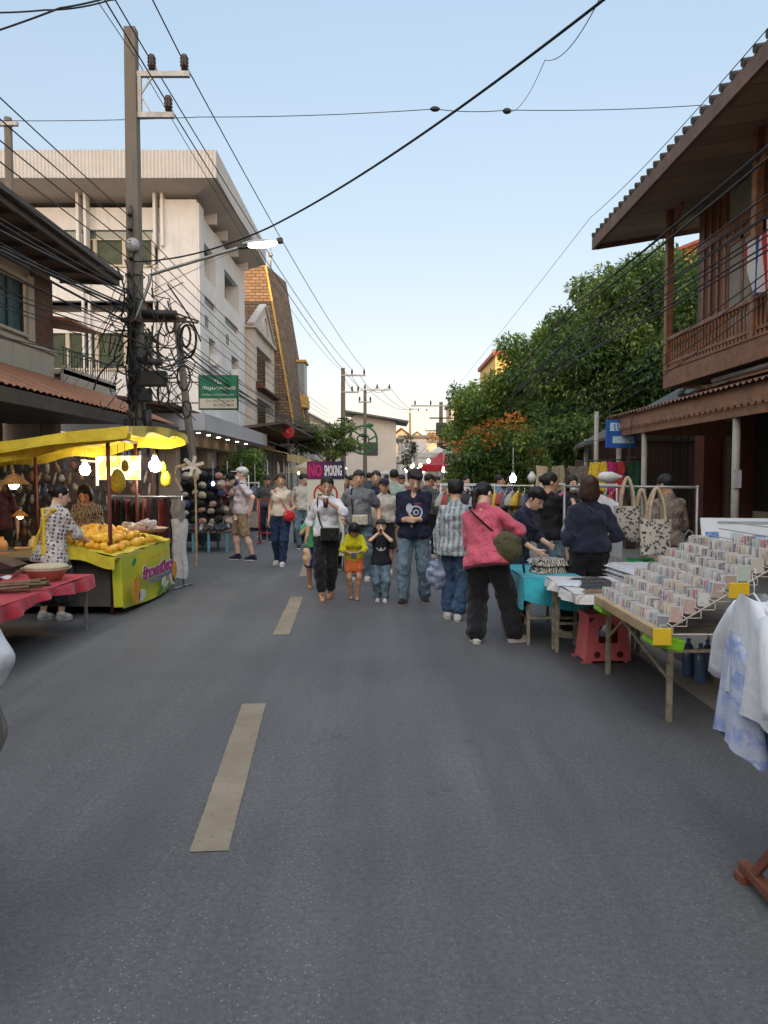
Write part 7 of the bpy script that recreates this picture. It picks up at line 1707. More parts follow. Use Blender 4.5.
for i in range(16):
    a = rr.uniform(0, 6.28); q = rr.uniform(0, .22); loc = (-3.22+q*math.cos(a), 10.0+q*math.sin(a), .90+rr.uniform(0, .06))
    if PP is None: PP = np_obj('rice_packet', V, Q, fm, loc=loc); tag(PP, 'white wrapped packet heaped on the tray behind the mangoes', 'food packet', 'rice packets on the tray')
    else: o = PP.copy(); COL.objects.link(o); o.location = loc; o.rotation_euler = (rr.uniform(-.5, .5), rr.uniform(-.5, .5), a)
def hung_mango(label, p, s, seed):
    T = thing('mango_ornament', label, 'ornament', p); V, Q = mango_mesh('m', s, yelb); V = V[:, [2, 1, 0]]*np.array([1, 1, -1]); np_obj('fruit', V, Q, mat('ornament_yellow', (.60, .44, .03), .5, .3, 30), T)
    mb = MB(); mb.tube([(0, 0, .05*s), (0, 0, .16*s+.12)], .004, 4); mb.build('string', rubber, T)
hung_mango('largest yellow mango ornament dangling before the light box', at(118, 481, 9.1), 2.0, 1); hung_mango('small mango ornament dangling before the light box', at(125, 466, 9.4), 1.0, 2); hung_mango('lower mango ornament dangling right of the bright bulb', at(166, 479, 10.9), 1.7, 3); hung_mango('upper small mango ornament dangling right of the bright bulb', at(163, 467, 10.85), 1.1, 4)
bulb('brightest bulb at the right end of the mango stall', at(155, 466, 10.5), .085, True, .15, s=34); bulb('dimmer bulb over the two stall women', at(85, 470, 10.6), .075, True, .15, (1, .90, .68), 16)
def clip_light():
    T = thing('clamp_lamp', 'yellow bracket lamp arm beside the mango stall pole', 'lamp', at(97, 462, 9.6)); mb = MB(); mb.bar((-.2, 0, .02), (.05, 0, .0), .02); mb.bar((0, 0, .06), (0, 0, -.3), .025); mb.build('arm', m_emit('warm_tube', (1, .75, .35), .8), T)
clip_light()

# red table goods
def wok():
    T = thing('basin', 'wide tan basin with rolled rim on the red cloth', 'basin', (-3.28, 7.25, .575)); mb = MB(); mb.lathe([(0, .01), (.13, 0), (.19, .10), (.225, .115), (.23, .13), (.20, .12), (.14, .03), (0, .02)], n=28); mb.build('bowl', mat('tan_enamel', (.55, .42, .26), .4, .2, 5), T)
    mb = MB(); mb.lathe([(0, .165), (.18, .155), (.22, .132), (.0, .13)], n=24); mb.build('tray_lid', mat('pale_wicker', (.50, .42, .30), .7, .3, 40), T)
wok()
def sticks(label, loc, n, seed, ln=.7):
    mb = MB(); rr = random.Random(seed)
    for i in range(n): a = rr.uniform(-.25, .25)+.4; x, y = rr.uniform(-.1, .1), rr.uniform(-.1, .1); d = Vector((math.cos(a), math.sin(a), rr.uniform(-.02, .05))); mb.tube([Vector((x, y, .02+i*.006))-d*ln/2, Vector((x, y, .02+i*.006))+d*ln/2], .014, 6)
    tag(mb.build('bamboo_sticks', mat('bamboo_brown', (.20, .13, .075), .6, .4, 12), None, loc), label, 'sticks')
sticks('bundle of brown bamboo sticks lying along the red cloth edge', (-3.35, 6.45, .575), 11, 4)
mb = MB(); mb.prism([(-.3, 0, 0), (.3, 0, .12), (.05, 0, .22), (-.3, 0, .25)], (0, .3, 0)); tag(mb.build('wooden_box', mat('dark_wedge_wood', (.05, .035, .028), .7, .3, 8), None, (-3.95, 7.35, .575)), 'dark slanted wooden box behind the basin on the red cloth', 'box')
mb = MB(); mb.grid(lambda u, v: (u*.22, v*.16, .02+.10*u+.03*math.sin(u*7)), 8, 4); tag(mb.build('paper_sheet', m_cloth('white_paper', (.6, .6, .6), .7), None, (-3.62, 6.9, .58)), 'curled white paper sheet leaning by the basin', 'paper')
for i, (x, y, c, lb) in enumerate(((-4.1, 6.5, (.30, .20, .1), 'small round wicker basket at the far left of the red cloth'), (-4.35, 7.1, (.12, .08, .06), 'dark basket behind the small wicker one on the red cloth'))):
    mb = MB(); mb.lathe([(0, 0), (.12, 0), (.15, .12), (.14, .13), (.11, .02), (0, .02)], n=20); tag(mb.build('basket', mat('wicker_%d' % i, c, .7, .4, 40), None, (x, y, .575)), lb, 'basket')

# craft stall behind with shade lamp and hung wares
def cone_lamp(label, p, s=1.0):
    T = thing('pendant_lamp', label, 'lamp', p); mb = MB(); mb.lathe([(.03*s, .12*s), (.06*s, .10*s), (.17*s, .0), (.165*s, -.005), (.05*s, .09*s)], n=20); mb.build('lamp_shade', mat('straw_shade', (.42, .22, .06), .7, .3, 30), T)
    mb = MB(); mb.ball((0, 0, -.005), .055*s, 12); mb.build('bulb', m_emit('warm_bulb_glow', (1, .62, .25), 34), T); mb = MB(); mb.tube([(0, 0, .12*s), (0, 0, .5)], .004, 4); mb.build('cord', rubber, T)
cone_lamp('straw cone pendant lamp glowing warm at the far left', at(14, 484, 8.6)); cone_lamp('small straw pendant lamp lower at the left stall', at(20, 516, 9.4), .6)
def craft_wall():
    T = thing('display_stand', 'crowded wire grid display of small hung souvenirs behind the mango sellers', 'display stand', (-5.2, 11.8, 0)); mb = MB()
    for i in range(34): mb.tube([(-1.1+i*.08, 0, .3), (-1.1+i*.08, 0, 2.05)], .004, 4)
    for i in range(20): mb.tube([(-1.1, 0, .3+i*.09), (1.55, 0, .3+i*.09)], .004, 4)
    mb.build('wire_grid', steeld, T)
    for x in (-1.1, 1.55): mb = MB(); mb.tube([(x, .02, 0), (x, .02, 2.1)], .02, 6); mb.build('post', redst, T)
    mb = MB(); mb.box((-1.1, .35, 0), (1.5, .4, 1.9)); mb.build('back_board', mat('dark_back_board', (.13, .09, .07), .9, .6, 5), T)
craft_wall()
sv = m_random('souvenir_paint', [(.30, .25, .19), (.05, .04, .04), (.22, .09, .05), (.34, .30, .25), (.08, .09, .12), (.20, .12, .06), (.32, .21, .09), (.06, .05, .05)], .6)
mbs = MB(); mbs.lathe([(0, -.11), (.018, -.10), (.022, -.02), (.010, .0), (.016, .03), (0, .05)], n=8); P = mbs.build('souvenir', sv, None, (0, 0, 0)); tag(P, 'small dangling souvenir hung on the wire grid behind the mango stall', 'souvenir', 'souvenirs hung on the wire grid'); rr = random.Random(12); k = 0
for i in range(20):
    for j in range(9):
        if rr.random() < .08: continue
        o = P if k == 0 else P.copy()
        if k: COL.objects.link(o)
        o.location = (-6.2+i*.132+rr.uniform(-.04, .04), 11.75, .55+j*.175+rr.uniform(-.03, .03)); o.scale = (rr.uniform(.6, 2.6), 1, rr.uniform(.6, 1.4)); o.rotation_euler = (0, rr.uniform(-.5, .5), 0); k += 1
def left_counter():
    T = thing('market_stall', 'low craft table with crowded dim goods behind the red table', 'market stall', (-5.0, 9.3, 0)); mb = MB(); mb.bbox((-.7, -1.5, .55), (.62, 1.2, .6), .005); mb.box((-.65, -1.45, .05), (.6, 1.15, .54)); mb.build('counter', mat('dark_counter', (.05, .045, .04), .8), T)
    for x, y in ((.6, -1.4),): mb = MB(); mb.tube([(x, y, 0), (x, y, 1.9)], .022, 6); mb.build('pole', redst, T)
left_counter()
gd = m_random('craft_goods', [(.30, .22, .13), (.50, .46, .40), (.08, .07, .07), (.40, .16, .05), (.12, .16, .2), (.45, .30, .15)], .6)
shapes = []
mb = MB(); mb.lathe([(0, 0), (.05, 0), (.075, .06), (.06, .12), (.03, .15), (.035, .17)], n=12); shapes.append(('vase', mb.mesh('vase', gd)))
mb = MB(); mb.lathe([(0, 0), (.07, 0), (.09, .07), (.085, .075), (.065, .01)], n=14); shapes.append(('bowl', mb.mesh('bowl', gd)))
mb = MB(); mb.bbox((-.06, -.04, 0), (.06, .04, .1), .01); mb.bbox((-.05, -.045, .101), (.05, .035, .13), .006); shapes.append(('gift_box', mb.mesh('gift_box', gd)))
rr = random.Random(14)
for k in range(42):
    nm, me = shapes[k % 3]; o = bpy.data.objects.new(nm, me); COL.objects.link(o); o.location = (-5.6+rr.uniform(0, 1.1), 7.95+rr.uniform(0, 2.4), .602); o.rotation_euler = (0, 0, rr.uniform(0, 6)); s_ = rr.uniform(.7, 1.3); o.scale = (s_,)*3
    tag(o, {'vase': 'small craft vase crowded on the dim left table', 'bowl': 'small craft bowl crowded on the dim left table', 'gift_box': 'small gift box crowded on the dim left table'}[nm], nm.replace('_', ' '), nm.replace('_', ' ')+' goods on the left craft table')

# scarf rack
rail_rack('steel rail rack of dark trousers and scarves behind the mango banner', -3.95, 10.9, -2.86, 10.62, 1.29, steel)
tc = [(.03, .03, .035), (.05, .02, .03), (.025, .025, .04), (.12, .025, .03), (.02, .02, .02), (.04, .05, .05), (.22, .05, .035), (.06, .02, .025), (.02, .02, .025), (.30, .035, .03), (.05, .015, .02)]
for i, c in enumerate(tc):
    hanging_garment('dark trousers or scarf hanging on the rail behind the mango banner', (-3.88+i*.085, 10.86-i*.024, 1.27), R(75), m_cloth('trouser_cloth_%d' % i, c), .34, 1.05 if i % 3 else .98, 0, 'hanging_trousers', 'clothes', 'dark trousers on the left rail', seed=40+i, hook=False, flare=1.0, th=.028)
hanging_garment('white trousers under a grey top at the street end of the left rail', (-2.90, 10.60, .98), R(20), m_cloth('white_trouser_cloth', (.60, .60, .62)), .22, .84, 0, 'hanging_trousers', 'clothes', seed=60, hook=False, flare=1.05)
hanging_garment('grey folded top hanging over the white trousers', (-2.91, 10.59, 1.25), R(20), m_cloth('grey_top_cloth', (.25, .23, .22)), .21, .28, 0, 'hanging_shirt', 'shirt', seed=61, hook=False, flare=1.0)
def star_ornament():
    T = thing('star_ornament', 'white star shaped bamboo ornament on a slanted wooden frame above the left rack', 'ornament', at(193, 466, 12.6)); wm_ = m_cloth('white_painted_wood', (.62, .56, .46), .6)
    for k in range(6): a = k*PI/3+.3; mb = MB(); mb.bar((0, 0, 0), (.19*math.cos(a), -.02, .17*math.sin(a)), .055, .02, up=(0, 1, 0)); mb.build('petal', wm_, T)
    mb = MB(); mb.bar((-.08, .03, .05), (-.28, .03, -.02), .04); mb.bar((-.28, .03, 0), (-.32, .03, -.18), .035); mb.bar((-.32, .03, -.16), (-.2, .03, -.42), .035); mb.bar((.0, .04, 0), (.03, .04, -.35), .03); mb.bar((.03, .05, -.3), (.03, .05, -1.7), .03); mb.build('stand', wood, T)
star_ornament()

# shoe stall and hats
def shoe_stall():
    T = thing('bench', 'low bench with pale blue legs set out with dark shoes on the left', 'bench', (-3.95, 15.9, 0)); mb = MB(); mb.bbox((-.65, -.45, .40), (.75, .5, .44), .005); mb.build('bench_top', mat('dark_counter', (.05, .045, .04), .8), T)
    for x in (-.6, .0, .32, .7):
        for y in (-.42, .45): mb = MB(); mb.bbox((x-.025, y-.02, 0), (x+.025, y+.02, .4), .003); mb.build('leg', mat('pale_blue_leg', (.12, .34, .42), .5, .1), T)
shoe_stall()
V, Q = sdf_mesh([SEG((0, -.08, .035), (0, .07, .03), .042, .034, .02), SEG((0, -.09, .06), (0, -.06, .075), .035, .032, .02), SEG((0, .07, .026), (0, .12, .022), .033, .024, .02)], .012, cuts=[((0, 0, .0), (0, 0, -1))]); shm = m_random('shoe_leather', [(.02, .02, .022), (.05, .03, .02), (.03, .03, .035), (.30, .30, .30), (.015, .015, .015)], .4); P = np_obj('shoe', V, Q, shm); tag(P, 'dark shoe set out in rows on the low left bench', 'shoe', 'shoes on the low left bench'); rr = random.Random(15); k = 0
for j in range(4):
    for i in range(11):
        o = P if k == 0 else P.copy()
        if k: COL.objects.link(o)
        o.location = (-4.5+i*.115, 15.55+j*.25, .445); o.rotation_euler = (0, 0, rr.uniform(-.2, .2)+PI); k += 1
def bag_board():
    T = thing('display_stand', 'upright dark stand hung with black bags and pale hats beside the old man', 'display stand', (-3.8, 16.9, 0)); mb = MB(); mb.box((-.75, 0, .1), (.1, .05, 1.75)); mb.build('back_board', blk, T)
    mb = MB(); mb.tube([(.1, 0, 1.55), (.75, 0, 1.55)], .012, 6); mb.tube([(.1, 0, 1.2), (.75, 0, 1.2)], .012, 6); mb.tube([(.75, 0, 0), (.75, 0, 1.6)], .015, 6); mb.build('rail', whitem, T)
bag_board()
bm = m_random('small_bag_cloth', [(.02, .02, .022), (.42, .36, .28), (.03, .03, .03), (.50, .42, .30), (.45, .25, .18), (.05, .08, .2)], .7); mb = MB(); mb.lathe([(0, .09), (.05, .085), (.07, .02), (.075, .0), (.14, -.02), (.135, -.025), (.07, -.008), (0, .0)], n=16, M=Matrix.Rotation(R(75), 4, 'X')); hat_me = mb.mesh('sun_hat', bm)
V, Q = sdf_mesh([ELL((0, 0, 0), (.10, .045, .08)), ELL((0, 0, -.03), (.11, .05, .06), None, .03)], .014, disp=lambda X: folds(X, .008, 1.5, 2)); o_ = np_obj('small_bag', V, Q, bm); m1 = MB(); m1.tube(smooth_pts([(-.06, 0, .05), (-.03, 0, .17), (.03, 0, .17), (.06, 0, .05)], 4), .008, 5)
st_ = m1.mesh('bag_strap', blk); bag_me = o_.data; bpy.data.objects.remove(o_); k = 0; rr = random.Random(16); PB = None
for i in range(7):
    for j in range(6):
        loc = (-4.45+i*.2+rr.uniform(-.05, .05), 16.78+rr.uniform(-.05, 0), .58+j*.205+rr.uniform(-.05, .05)); hat = (j >= 4 or i >= 5) and rr.random() < .7; s_ = rr.uniform(.65, 1.05)
        if hat: o = bpy.data.objects.new('sun_hat', hat_me); COL.objects.link(o); tag(o, 'brimmed hat hung among the bags beside the elderly man', 'hat', 'hats on the left stand')
        else: o = bpy.data.objects.new('small_bag', bag_me); COL.objects.link(o); tag(o, 'small soft bag hung on the stand beside the elderly man', 'bag', 'small bags on the left stand'); q = bpy.data.objects.new('strap', st_); COL.objects.link(q); setparent(q, o)
        o.location = loc; o.scale = (s_, s_, s_*rr.uniform(.8, 1.1)); o.rotation_euler = (0, rr.uniform(-.25, .25), rr.uniform(-.3, .3))
bulb('small warm bulb over the bag stand', at(213, 484, 15.5), .035, True, .4, (1, .85, .6), 8)
def barrier():
    T = thing('garment_rack', 'red tubular rack near the people in the shade on the left', 'clothes rack', (-2.9, 17.4, 0)); rm = mat('red_tube', (.42, .04, .04), .4)
    for x in (0, .62): mb = MB(); mb.tube([(x, 0, 0), (x, 0, 1.05)], .022, 6); mb.tube([(x, -.25, .03), (x, .25, .03)], .02, 6); mb.build('upright', rm, T)
    mb = MB(); mb.tube([(0, 0, 1.03), (.62, 0, 1.03)], .02, 6); mb.tube([(0, 0, .25), (.62, 0, .25)], .02, 6); mb.build('rail', rm, T)
barrier()
filled_rack('rack of dark clothing in the shade beyond the red rack', -4.6, 19.5, -3.2, 19.2, 1.4, 14, 'garment hanging in the shade beyond the red rack', 'garments in the left shade')

# no smoking sign
def nosmoke():
    T = thing('standing_sign', 'white standing no smoking sign with purple header behind the woman in white', 'sign', (-.97, 12.5, 0)); mb = MB(); mb.bbox((-.31, -.02, .25), (.31, .02, 1.83), .006); mb.build('panel', mat('cream_sign_panel', (.58, .56, .48), .5, .05, 3), T)
    m, t, b = newmat('purple_header', .5); v = tcoord(t); s = N(t, 'ShaderNodeSeparateXYZ'); t.links.new(v, s.inputs[0]); t.links.new(ramp(t, mathn(t, 'ADD', s.outputs[0], .5), .3, .65, (.16, .01, .10), (.02, .015, .06)), b.inputs[0])
    mb = MB(); mb.box((-.31, -.0265, 1.53), (.31, -.0225, 1.83)); mb.build('header', m, T); rd = mat('crimson_lettering', (.55, .02, .13), .5)
    textobj('lettering', 'NO', rd, T, (-.175, -.029, 1.665), width=.22, yscale=.26, bold=.03, size=1); textobj('lettering', 'SMOKING', mat('white_lettering', (.75, .74, .76), .5), T, (.125, -.029, 1.665), width=.29, yscale=.235, bold=.03, size=1)
    red2 = mat('red_ring', (.45, .02, .03), .5); mb = MB(); cz = 1.27
    for r0, r1 in ((.175, .205),): mb.add([(r*math.cos(a), -.0245, cz+r*math.sin(a)) for r in (r0, r1) for a in np.linspace(0, 2*PI, 49)], [(i, i+1, 49+i+1, 49+i) for i in range(48)])
    mb.bar((-.13, -.0245, cz+.13), (.13, -.0245, cz-.13), .03, .003, up=(0, 1, 0)); mb.build('prohibition_mark', red2, T)
    mb = MB(); mb.box((-.13, -.0245, cz-.012), (.13, -.0225, cz+.012)); mb.build('cigarette_mark', mat('dark_print', (.03, .05, .03), .5), T)
    for sx in (-.28, .28): mb = MB(); mb.tube([(sx, -.15, 0), (sx, 0, .27), (sx, .2, 0)], .012, 6); mb.build('leg', steel, T)
nosmoke()
# green wreath ornaments
def wreath():
    T = thing('wreath_ornament', 'large round green wire ornament hung on the middle distance pole', 'ornament', at(363, 440, 54)); gm = mat('dark_green_wreath', (.02, .12, .05), .6)
    mb = MB(); mb.tube([(1.0*math.cos(a), 0, 1.0*math.sin(a)) for a in np.linspace(0, 2*PI, 40)], .08, 6); mb.tube([(.42*math.cos(a), 0, .42*math.sin(a)) for a in np.linspace(0, 2*PI, 30)], .07, 6)
    for k in range(6): a = k*PI/3; mb.tube([(.42*math.cos(a), 0, .42*math.sin(a)), (1.0*math.cos(a+.3), 0, 1.0*math.sin(a+.3))], .06, 5)
    mb.ball((.5, 0, 1.05), .2, 8, sc=(1.4, .5, .8)); mb.build('ring', gm, T)
wreath()
tree('narrow ornamental column of greenery on the far pole', at(410, 450, 62).x, 62, [(tuple(at(408, 452, 62)), (.8, .8, 1.6))], [(at(410, 450, 62).x, 62)], 1500, .2, lf3, 33, tr=.05)
# red canopy and umbrellas, far stalls
def canopy(label, x, y, w_, d, z0, z1, m, name='market_tent', cat='tent', fl=.25):
    T = thing(name, label, cat, (x, y, 0)); mb = MB(); a = [(-w_/2, -d/2), (w_/2, -d/2), (w_/2, d/2), (-w_/2, d/2)]
    for i in range(4):
        p, q = a[i], a[(i+1) % 4]
        mb.grid(lambda u, v: tuple(Vector((p[0]+(q[0]-p[0])*u, p[1]+(q[1]-p[1])*u, z0)).lerp(Vector((0, 0, z1)), v)-Vector((0, 0, .12*math.sin(v*PI)*(1 if True else 0)))), 10, 8); mb.grid(lambda u, v: (p[0]+(q[0]-p[0])*u, p[1]+(q[1]-p[1])*u, z0-fl*v), 8, 1)
    mb.build('canopy', m, T)
    for p in a: mb = MB(); mb.tube([(p[0], p[1], 0), (p[0], p[1], z0)], .03, 6); mb.build('pole', steel, T)
redt = m_cloth('red_tent_cloth', (.40, .02, .035), .7, .15); wht = m_cloth('white_tent_cloth', (.62, .60, .57), .7, .08)
canopy('red peaked tent above the bright stall lights in the distance', 2.35, 31, 1.9, 2.6, 2.0, 2.55, redt); canopy('white flat parasol tops rising behind the red tent', 2.9, 40, 2.4, 2.4, 2.75, 3.1, wht); canopy('cream tent on the right beyond the flowering shrub', 3.4, 34, 1.6, 2.4, 1.8, 2.2, wht)
canopy('cream tent close to the feathery tree', -3.6, 36, 2.0, 3.0, 1.95, 2.35, m_cloth('cream_tent_cloth', (.5, .42, .26), .8)); canopy('low pale tent far behind the crowd', .2, 52, 2.4, 3, 1.7, 2.0, m_cloth('pale_tent_cloth', (.42, .40, .36), .8))
g5 = 'string of stall lights in the distance'
rr = random.Random(31)
for i in range(20):
    X = rr.choice((1.35, 2.2, 2.7, 1.35, 2.2, -2.5, -3.2)); Y = rr.uniform(22, 50); z = rr.uniform(1.65, 2.15)
    warm = rr.random() < .5
    bulb('small glowing bulb over the distant stalls', (X, Y, z), rr.uniform(.03, .065), True, 2.36-z, (1, .6, .35) if warm else (1, .92, .75), 5 if warm else 7, g5)
for x_ in (1.35, 2.2, 2.7, -2.5, -3.2): cable('thin wire from which the distant stall bulbs hang', [(x_, 20.5, 2.55), (x_, 36, 2.43), (x_, 51, 2.5)], .008, .05, 'wires carrying the distant stall bulbs')
cable('thin lamp wire over the right clothes racks', [(4.65, 14.9, 2.35), (2.24, 13, 2.1), (1.4, 29.7, 2.0)], .006, .03)
# distant stall tables with goods on both sides
def far_stall(label, x, y, seed, w_=1.2, d=2.2):
    T = thing('market_stall', label, 'market stall', (x, y, 0)); rr = random.Random(seed); mb = MB(); mb.bbox((-w_/2, -d/2, .68), (w_/2, d/2, .72), .005); mb.build('counter', m_cloth('stall_cloth_%d' % (seed % 3), ((.35, .3, .25), (.25, .06, .06), (.1, .12, .2))[seed % 3]), T)
    mb = MB(); mb.grid(lambda u, v: (-w_/2+u*w_, -d/2-.004-.01*math.sin(u*40), .70-v*.6), 20, 2); mb.grid(lambda u, v: ((w_/2+.004)*(1 if x < 0 else -1)+.01*math.sin(u*40), -d/2+u*d, .70-v*.6), 30, 2); mb.build('skirt', MATS['stall_cloth_%d' % (seed % 3)], T)
    for sx in (-1, 1):
        for sy in (-1, 1): mb = MB(); mb.tube([(sx*w_*.48, sy*d*.48, 0), (sx*w_*.48, sy*d*.48, 2.0)], .018, 5); mb.build('pole', steel, T)
    mb = MB()
    for i in range(40):
        p = (rr.uniform(-w_*.45, w_*.45), rr.uniform(-d*.45, d*.45)); s_ = rr.uniform(.03, .09); mb.bbox((p[0]-s_, p[1]-s_, .721), (p[0]+s_, p[1]+s_, .721+rr.uniform(.04, .3)), .008)
    o = mb.build('goods', gd, T); o['kind'] = 'stuff'
for i, (x, y) in enumerate(((-3.9, 22.5), (-3.8, 26.5), (-3.6, 31), (-3.4, 37), (2.6, 24.5), (2.9, 29), (3.2, 35), (3.4, 42))):
    far_stall(('stall in the shade past the shoe bench', 'stall beside the dark green shrub', 'stall under the mustard awning', 'stall near the feathery tree', 'stall right behind the flowering shrub', 'stall just before the red tent', 'stall after the red tent', 'stall far along the right kerb')[i], x, y, i)
# ---------------------------------------------------------------- the people
C = m_cloth
blackp = C('black_trousers_cloth', (.016, .016, .019)); navyp = C('navy_cloth', (.018, .022, .042)); khaki = C('khaki_cloth', (.34, .24, .15))
jeanb = m_denim('blue_denim', (.035, .065, .12), (.08, .14, .25)); jeanl = m_denim('light_denim', (.10, .16, .21), (.22, .31, .38)); jeand = m_denim('dark_denim', (.018, .03, .07), (.035, .055, .12))
whsh = C('white_leather', (.62, .60, .58), .5); blsh = C('black_leather', (.02, .02, .022), .5); brs = C('brown_leather', (.20, .10, .05), .5)
def P_at(px, Y, rz=0, **k):
    x = (px-384)/FPX*Y*1.0
    if Y < 16.5: k['H'] = k.get('H', 1.6)*1.02
    return person((x, Y, 0), rz, **k)
# old man in profile, facing left
I = P_at(242, 14.1, -PI/2+.12, H=1.73, label='elderly man in white cap, pale pink shirt and khaki shorts standing sideways', skin='pale', build=1.02, top=C('pale_pink_shirt', (.58, .50, .52)), sleeve='short', hem=-.08, pants=khaki, plen=.46, pwide=1.0, hair='short', hairc=(.35, .33, .3), cap=(C('white_cap_cloth', (.62, .60, .56)), 'peak'), shoes=('shoe', navyp), mask=1, lh=(.20, .16, -.02), rh=(.08, -.08, -.08), lf=(.08, .16), rf=(-.10, -.12), vox=.011, loose=1.4, belly=.02)
bag(I, (-.10, -.18, .02), (.10, .06, .13), C('olive_bag', (.13, .125, .085)), 'grey olive sling bag carried in front by the elderly man', strap=[(-.08, -.16, .12), (.05, -.12, .33), (.13, .0, .48), (.10, .13, .34), (-.05, .14, .14), (-.15, .02, .06)])
# woman with cream top
I = P_at(281, 13.3, -.1, H=1.62, label='woman in cream top and blue jeans walking with glasses', fem=True, skin='mid', top=C('cream_top', (.60, .53, .42)), sleeve='none', hem=-.02, pants=jeand, hair='pony', hairc=(.05, .025, .015), shoes=('shoe', whsh), lf=(.05, -.14), rf=(-.09, .08), lh=(.17, -.16, .05), head=(.1, 0, .2), vox=.011, footrot=(.1, -.3))
bag(I, (.19, -.20, .0), (.11, .06, .10), C('red_bag', (.52, .02, .03)), 'round red handbag held by the woman in the cream top', strap=[(.15, -.14, .08), (.02, -.15, .28), (-.13, -.02, .47), (-.08, .14, .30), (.15, .08, .1)], name='handbag')
# boy in green behind the woman in white
P_at(314, 10.5, .15, H=1.18, label='child in green shirt and blue shorts half hidden behind the woman in white', skin='tan', kid=.6, top=C('green_kid_shirt', (.05, .34, .14)), pants=C('royal_blue_shorts', (.015, .03, .16)), plen=.42, pwide=1.2, hair='boyish', shoes=('sandal', brs), lf=(.09, -.08), rf=(-.09, .02), lh=(.2, -.1, .2), rh=(-.1, -.22, .40), loose=1.5, vox=.010)
def carry_bag(label, p, r, m, rz=0, stripes=None, name='carrier_bag'):
    T = thing(name, label, 'bag', p, rz); V, Q = sdf_mesh([ELL((0, 0, -r[2]), r, None, .02), SEG((0, 0, -r[2]*.3), (0, 0, -.02), r[0]*.35, .015, .05)], .009, disp=lambda X: folds(X, .010, 1.5, r[0]*10)); np_obj('bag_body', V, Q, m, T)
    for s_ in (-1, 1): mb = MB(); mb.tube([(s_*r[0]*.25, 0, -r[2]*.4), (s_*.01, 0, .02)], .006, 5); mb.build('handle', m, T)
    return T
carry_bag('small clear bag with orange and yellow contents held by the woman in white', at(307, 549, 9.5), (.055, .04, .11), mat('orange_snack_bag', (.55, .50, .42), .3, .3, 9, col2=(.62, .28, .04)))
# woman in white tee drinking
I = P_at(327, 9.6, -.05, H=1.57, label='woman in white tee and black trousers sipping a drink while walking', fem=True, skin='tan', build=1.02, top=C('white_blue_tee', (.70, .72, .78)), sleeve='half', hem=-.05, pants=blackp, plen=.90, hair='pony', hairc=(.015, .012, .012), shoes=('sandal', brs), lf=(.02, .10), rf=(-.06, -.16), lh=(.045, -.20, .42), lpole=(1, .2, -.6), rh=(-.27, -.03, -.06), head=(.12, .0, .15), curl=(.8, .7), footrot=(-.1, .25), hdir=((-.5, -.4, .5), None), vox=.0085)
c = I['world'](I['tw']((.01, -.23, .42)))
T = thing('drink_cup', 'cup of dark iced drink held up by the woman in white', 'cup', c); mb = MB(); mb.lathe([(0, -.07), (.028, -.07), (.038, .05), (.0, .05)], n=14); mb.build('cup_body', m_glass('dark_tea', (.14, .03, .03), .2), T); mb = MB(); mb.lathe([(.04, .05), (.042, .056), (.03, .075), (0, .08)], n=14); mb.build('lid', whitem, T); mb = MB(); mb.tube([(0, 0, .07), (.005, .03, .17)], .004, 6); mb.build('straw', whitem, T)
bag(I, (.06, -.185, -.01), (.13, .05, .085), C('black_bag_leather', (.018, .018, .016), .4), 'black crossbody bag worn low in front by the woman in white', strap=[(-.04, -.17, .06), (-.10, -.15, .25), (-.12, -.04, .47), (-.05, .13, .40), (.14, .13, .1), (.17, -.1, .03)], kind='box')
# child in yellow
I = P_at(354, 9.6, .05, H=1.06, label='child in bright yellow shirt and orange shorts bending over a phone', skin='tan', kid=.8, fem=True, lean=.42, top=C('bright_yellow_shirt', (.62, .58, .02)), sleeve='half', loose=1.7, hem=-.06, pants=C('orange_shorts', (.62, .16, .05)), plen=.30, pwide=1.15, hair='bob', hairc=(.015, .012, .012), shoes=('sandal', blsh), lh=(.03, -.30, .22), rh=(-.05, -.28, .20), lpole=(1, .1, -.3), rpole=(-1, .1, -.3), head=(.55, 0, 0), lf=(.06, -.10), rf=(-.06, .04), vox=.0085)
c = I['world'](I['tw']((-.01, -.37, .21))); mb = MB(); mb.bbox((-.035, -.005, -.07), (.035, .005, .07), .004, M=Matrix.Rotation(.9, 4, 'X')); tag(mb.build('phone', mat('pale_phone', (.35, .35, .38), .3), None, c), 'small phone held in both hands by the child in yellow', 'phone')
# child in black tee
P_at(381, 9.45, 0, H=1.03, label='child in black printed tee and jeans with both hands at the face', skin='fair', kid=.8, top=m_print('black_kid_tee', (.022, .024, .032), 'smile', (.55, .54, .52)), sleeve='short', loose=1.9, hem=-.12, pants=jeanl, pwide=1.25, hair='boyish', shoes=('shoe', whsh), lh=(.04, -.16, .53), rh=(-.05, -.16, .53), lpole=(1, -.4, -.9), rpole=(-1, -.4, -.9), hdir=((-.2, -.1, 1), (.2, -.1, 1)), curl=(.9, .9), lf=(.08, -.05), rf=(-.07, .05), vox=.0085)
# man in navy tee
P_at(414, 9.35, -.1, H=1.67, label='stocky man in navy printed tee and loose jeans looking down at his hands', skin='fair', build=1.04, belly=.03, top=m_print('navy_printed_tee', (.022, .026, .050), 'splash', (.42, .46, .54), (.25, .05, .12)), sleeve='half', neck='v', hem=-.10, loose=1.4, pants=jeanl, pwide=1.1, hair='fluffy', hairc=(.012, .011, .012), shoes=('shoe', blsh), sole=(.40, .28, .16), lh=(.01, -.26, .14), rh=(-.05, -.25, .13), head=(.45, 0, .2), lf=(.13, .08), rf=(-.12, -.12), footrot=(.2, -.25), curl=(.9, .9), vox=.0085)
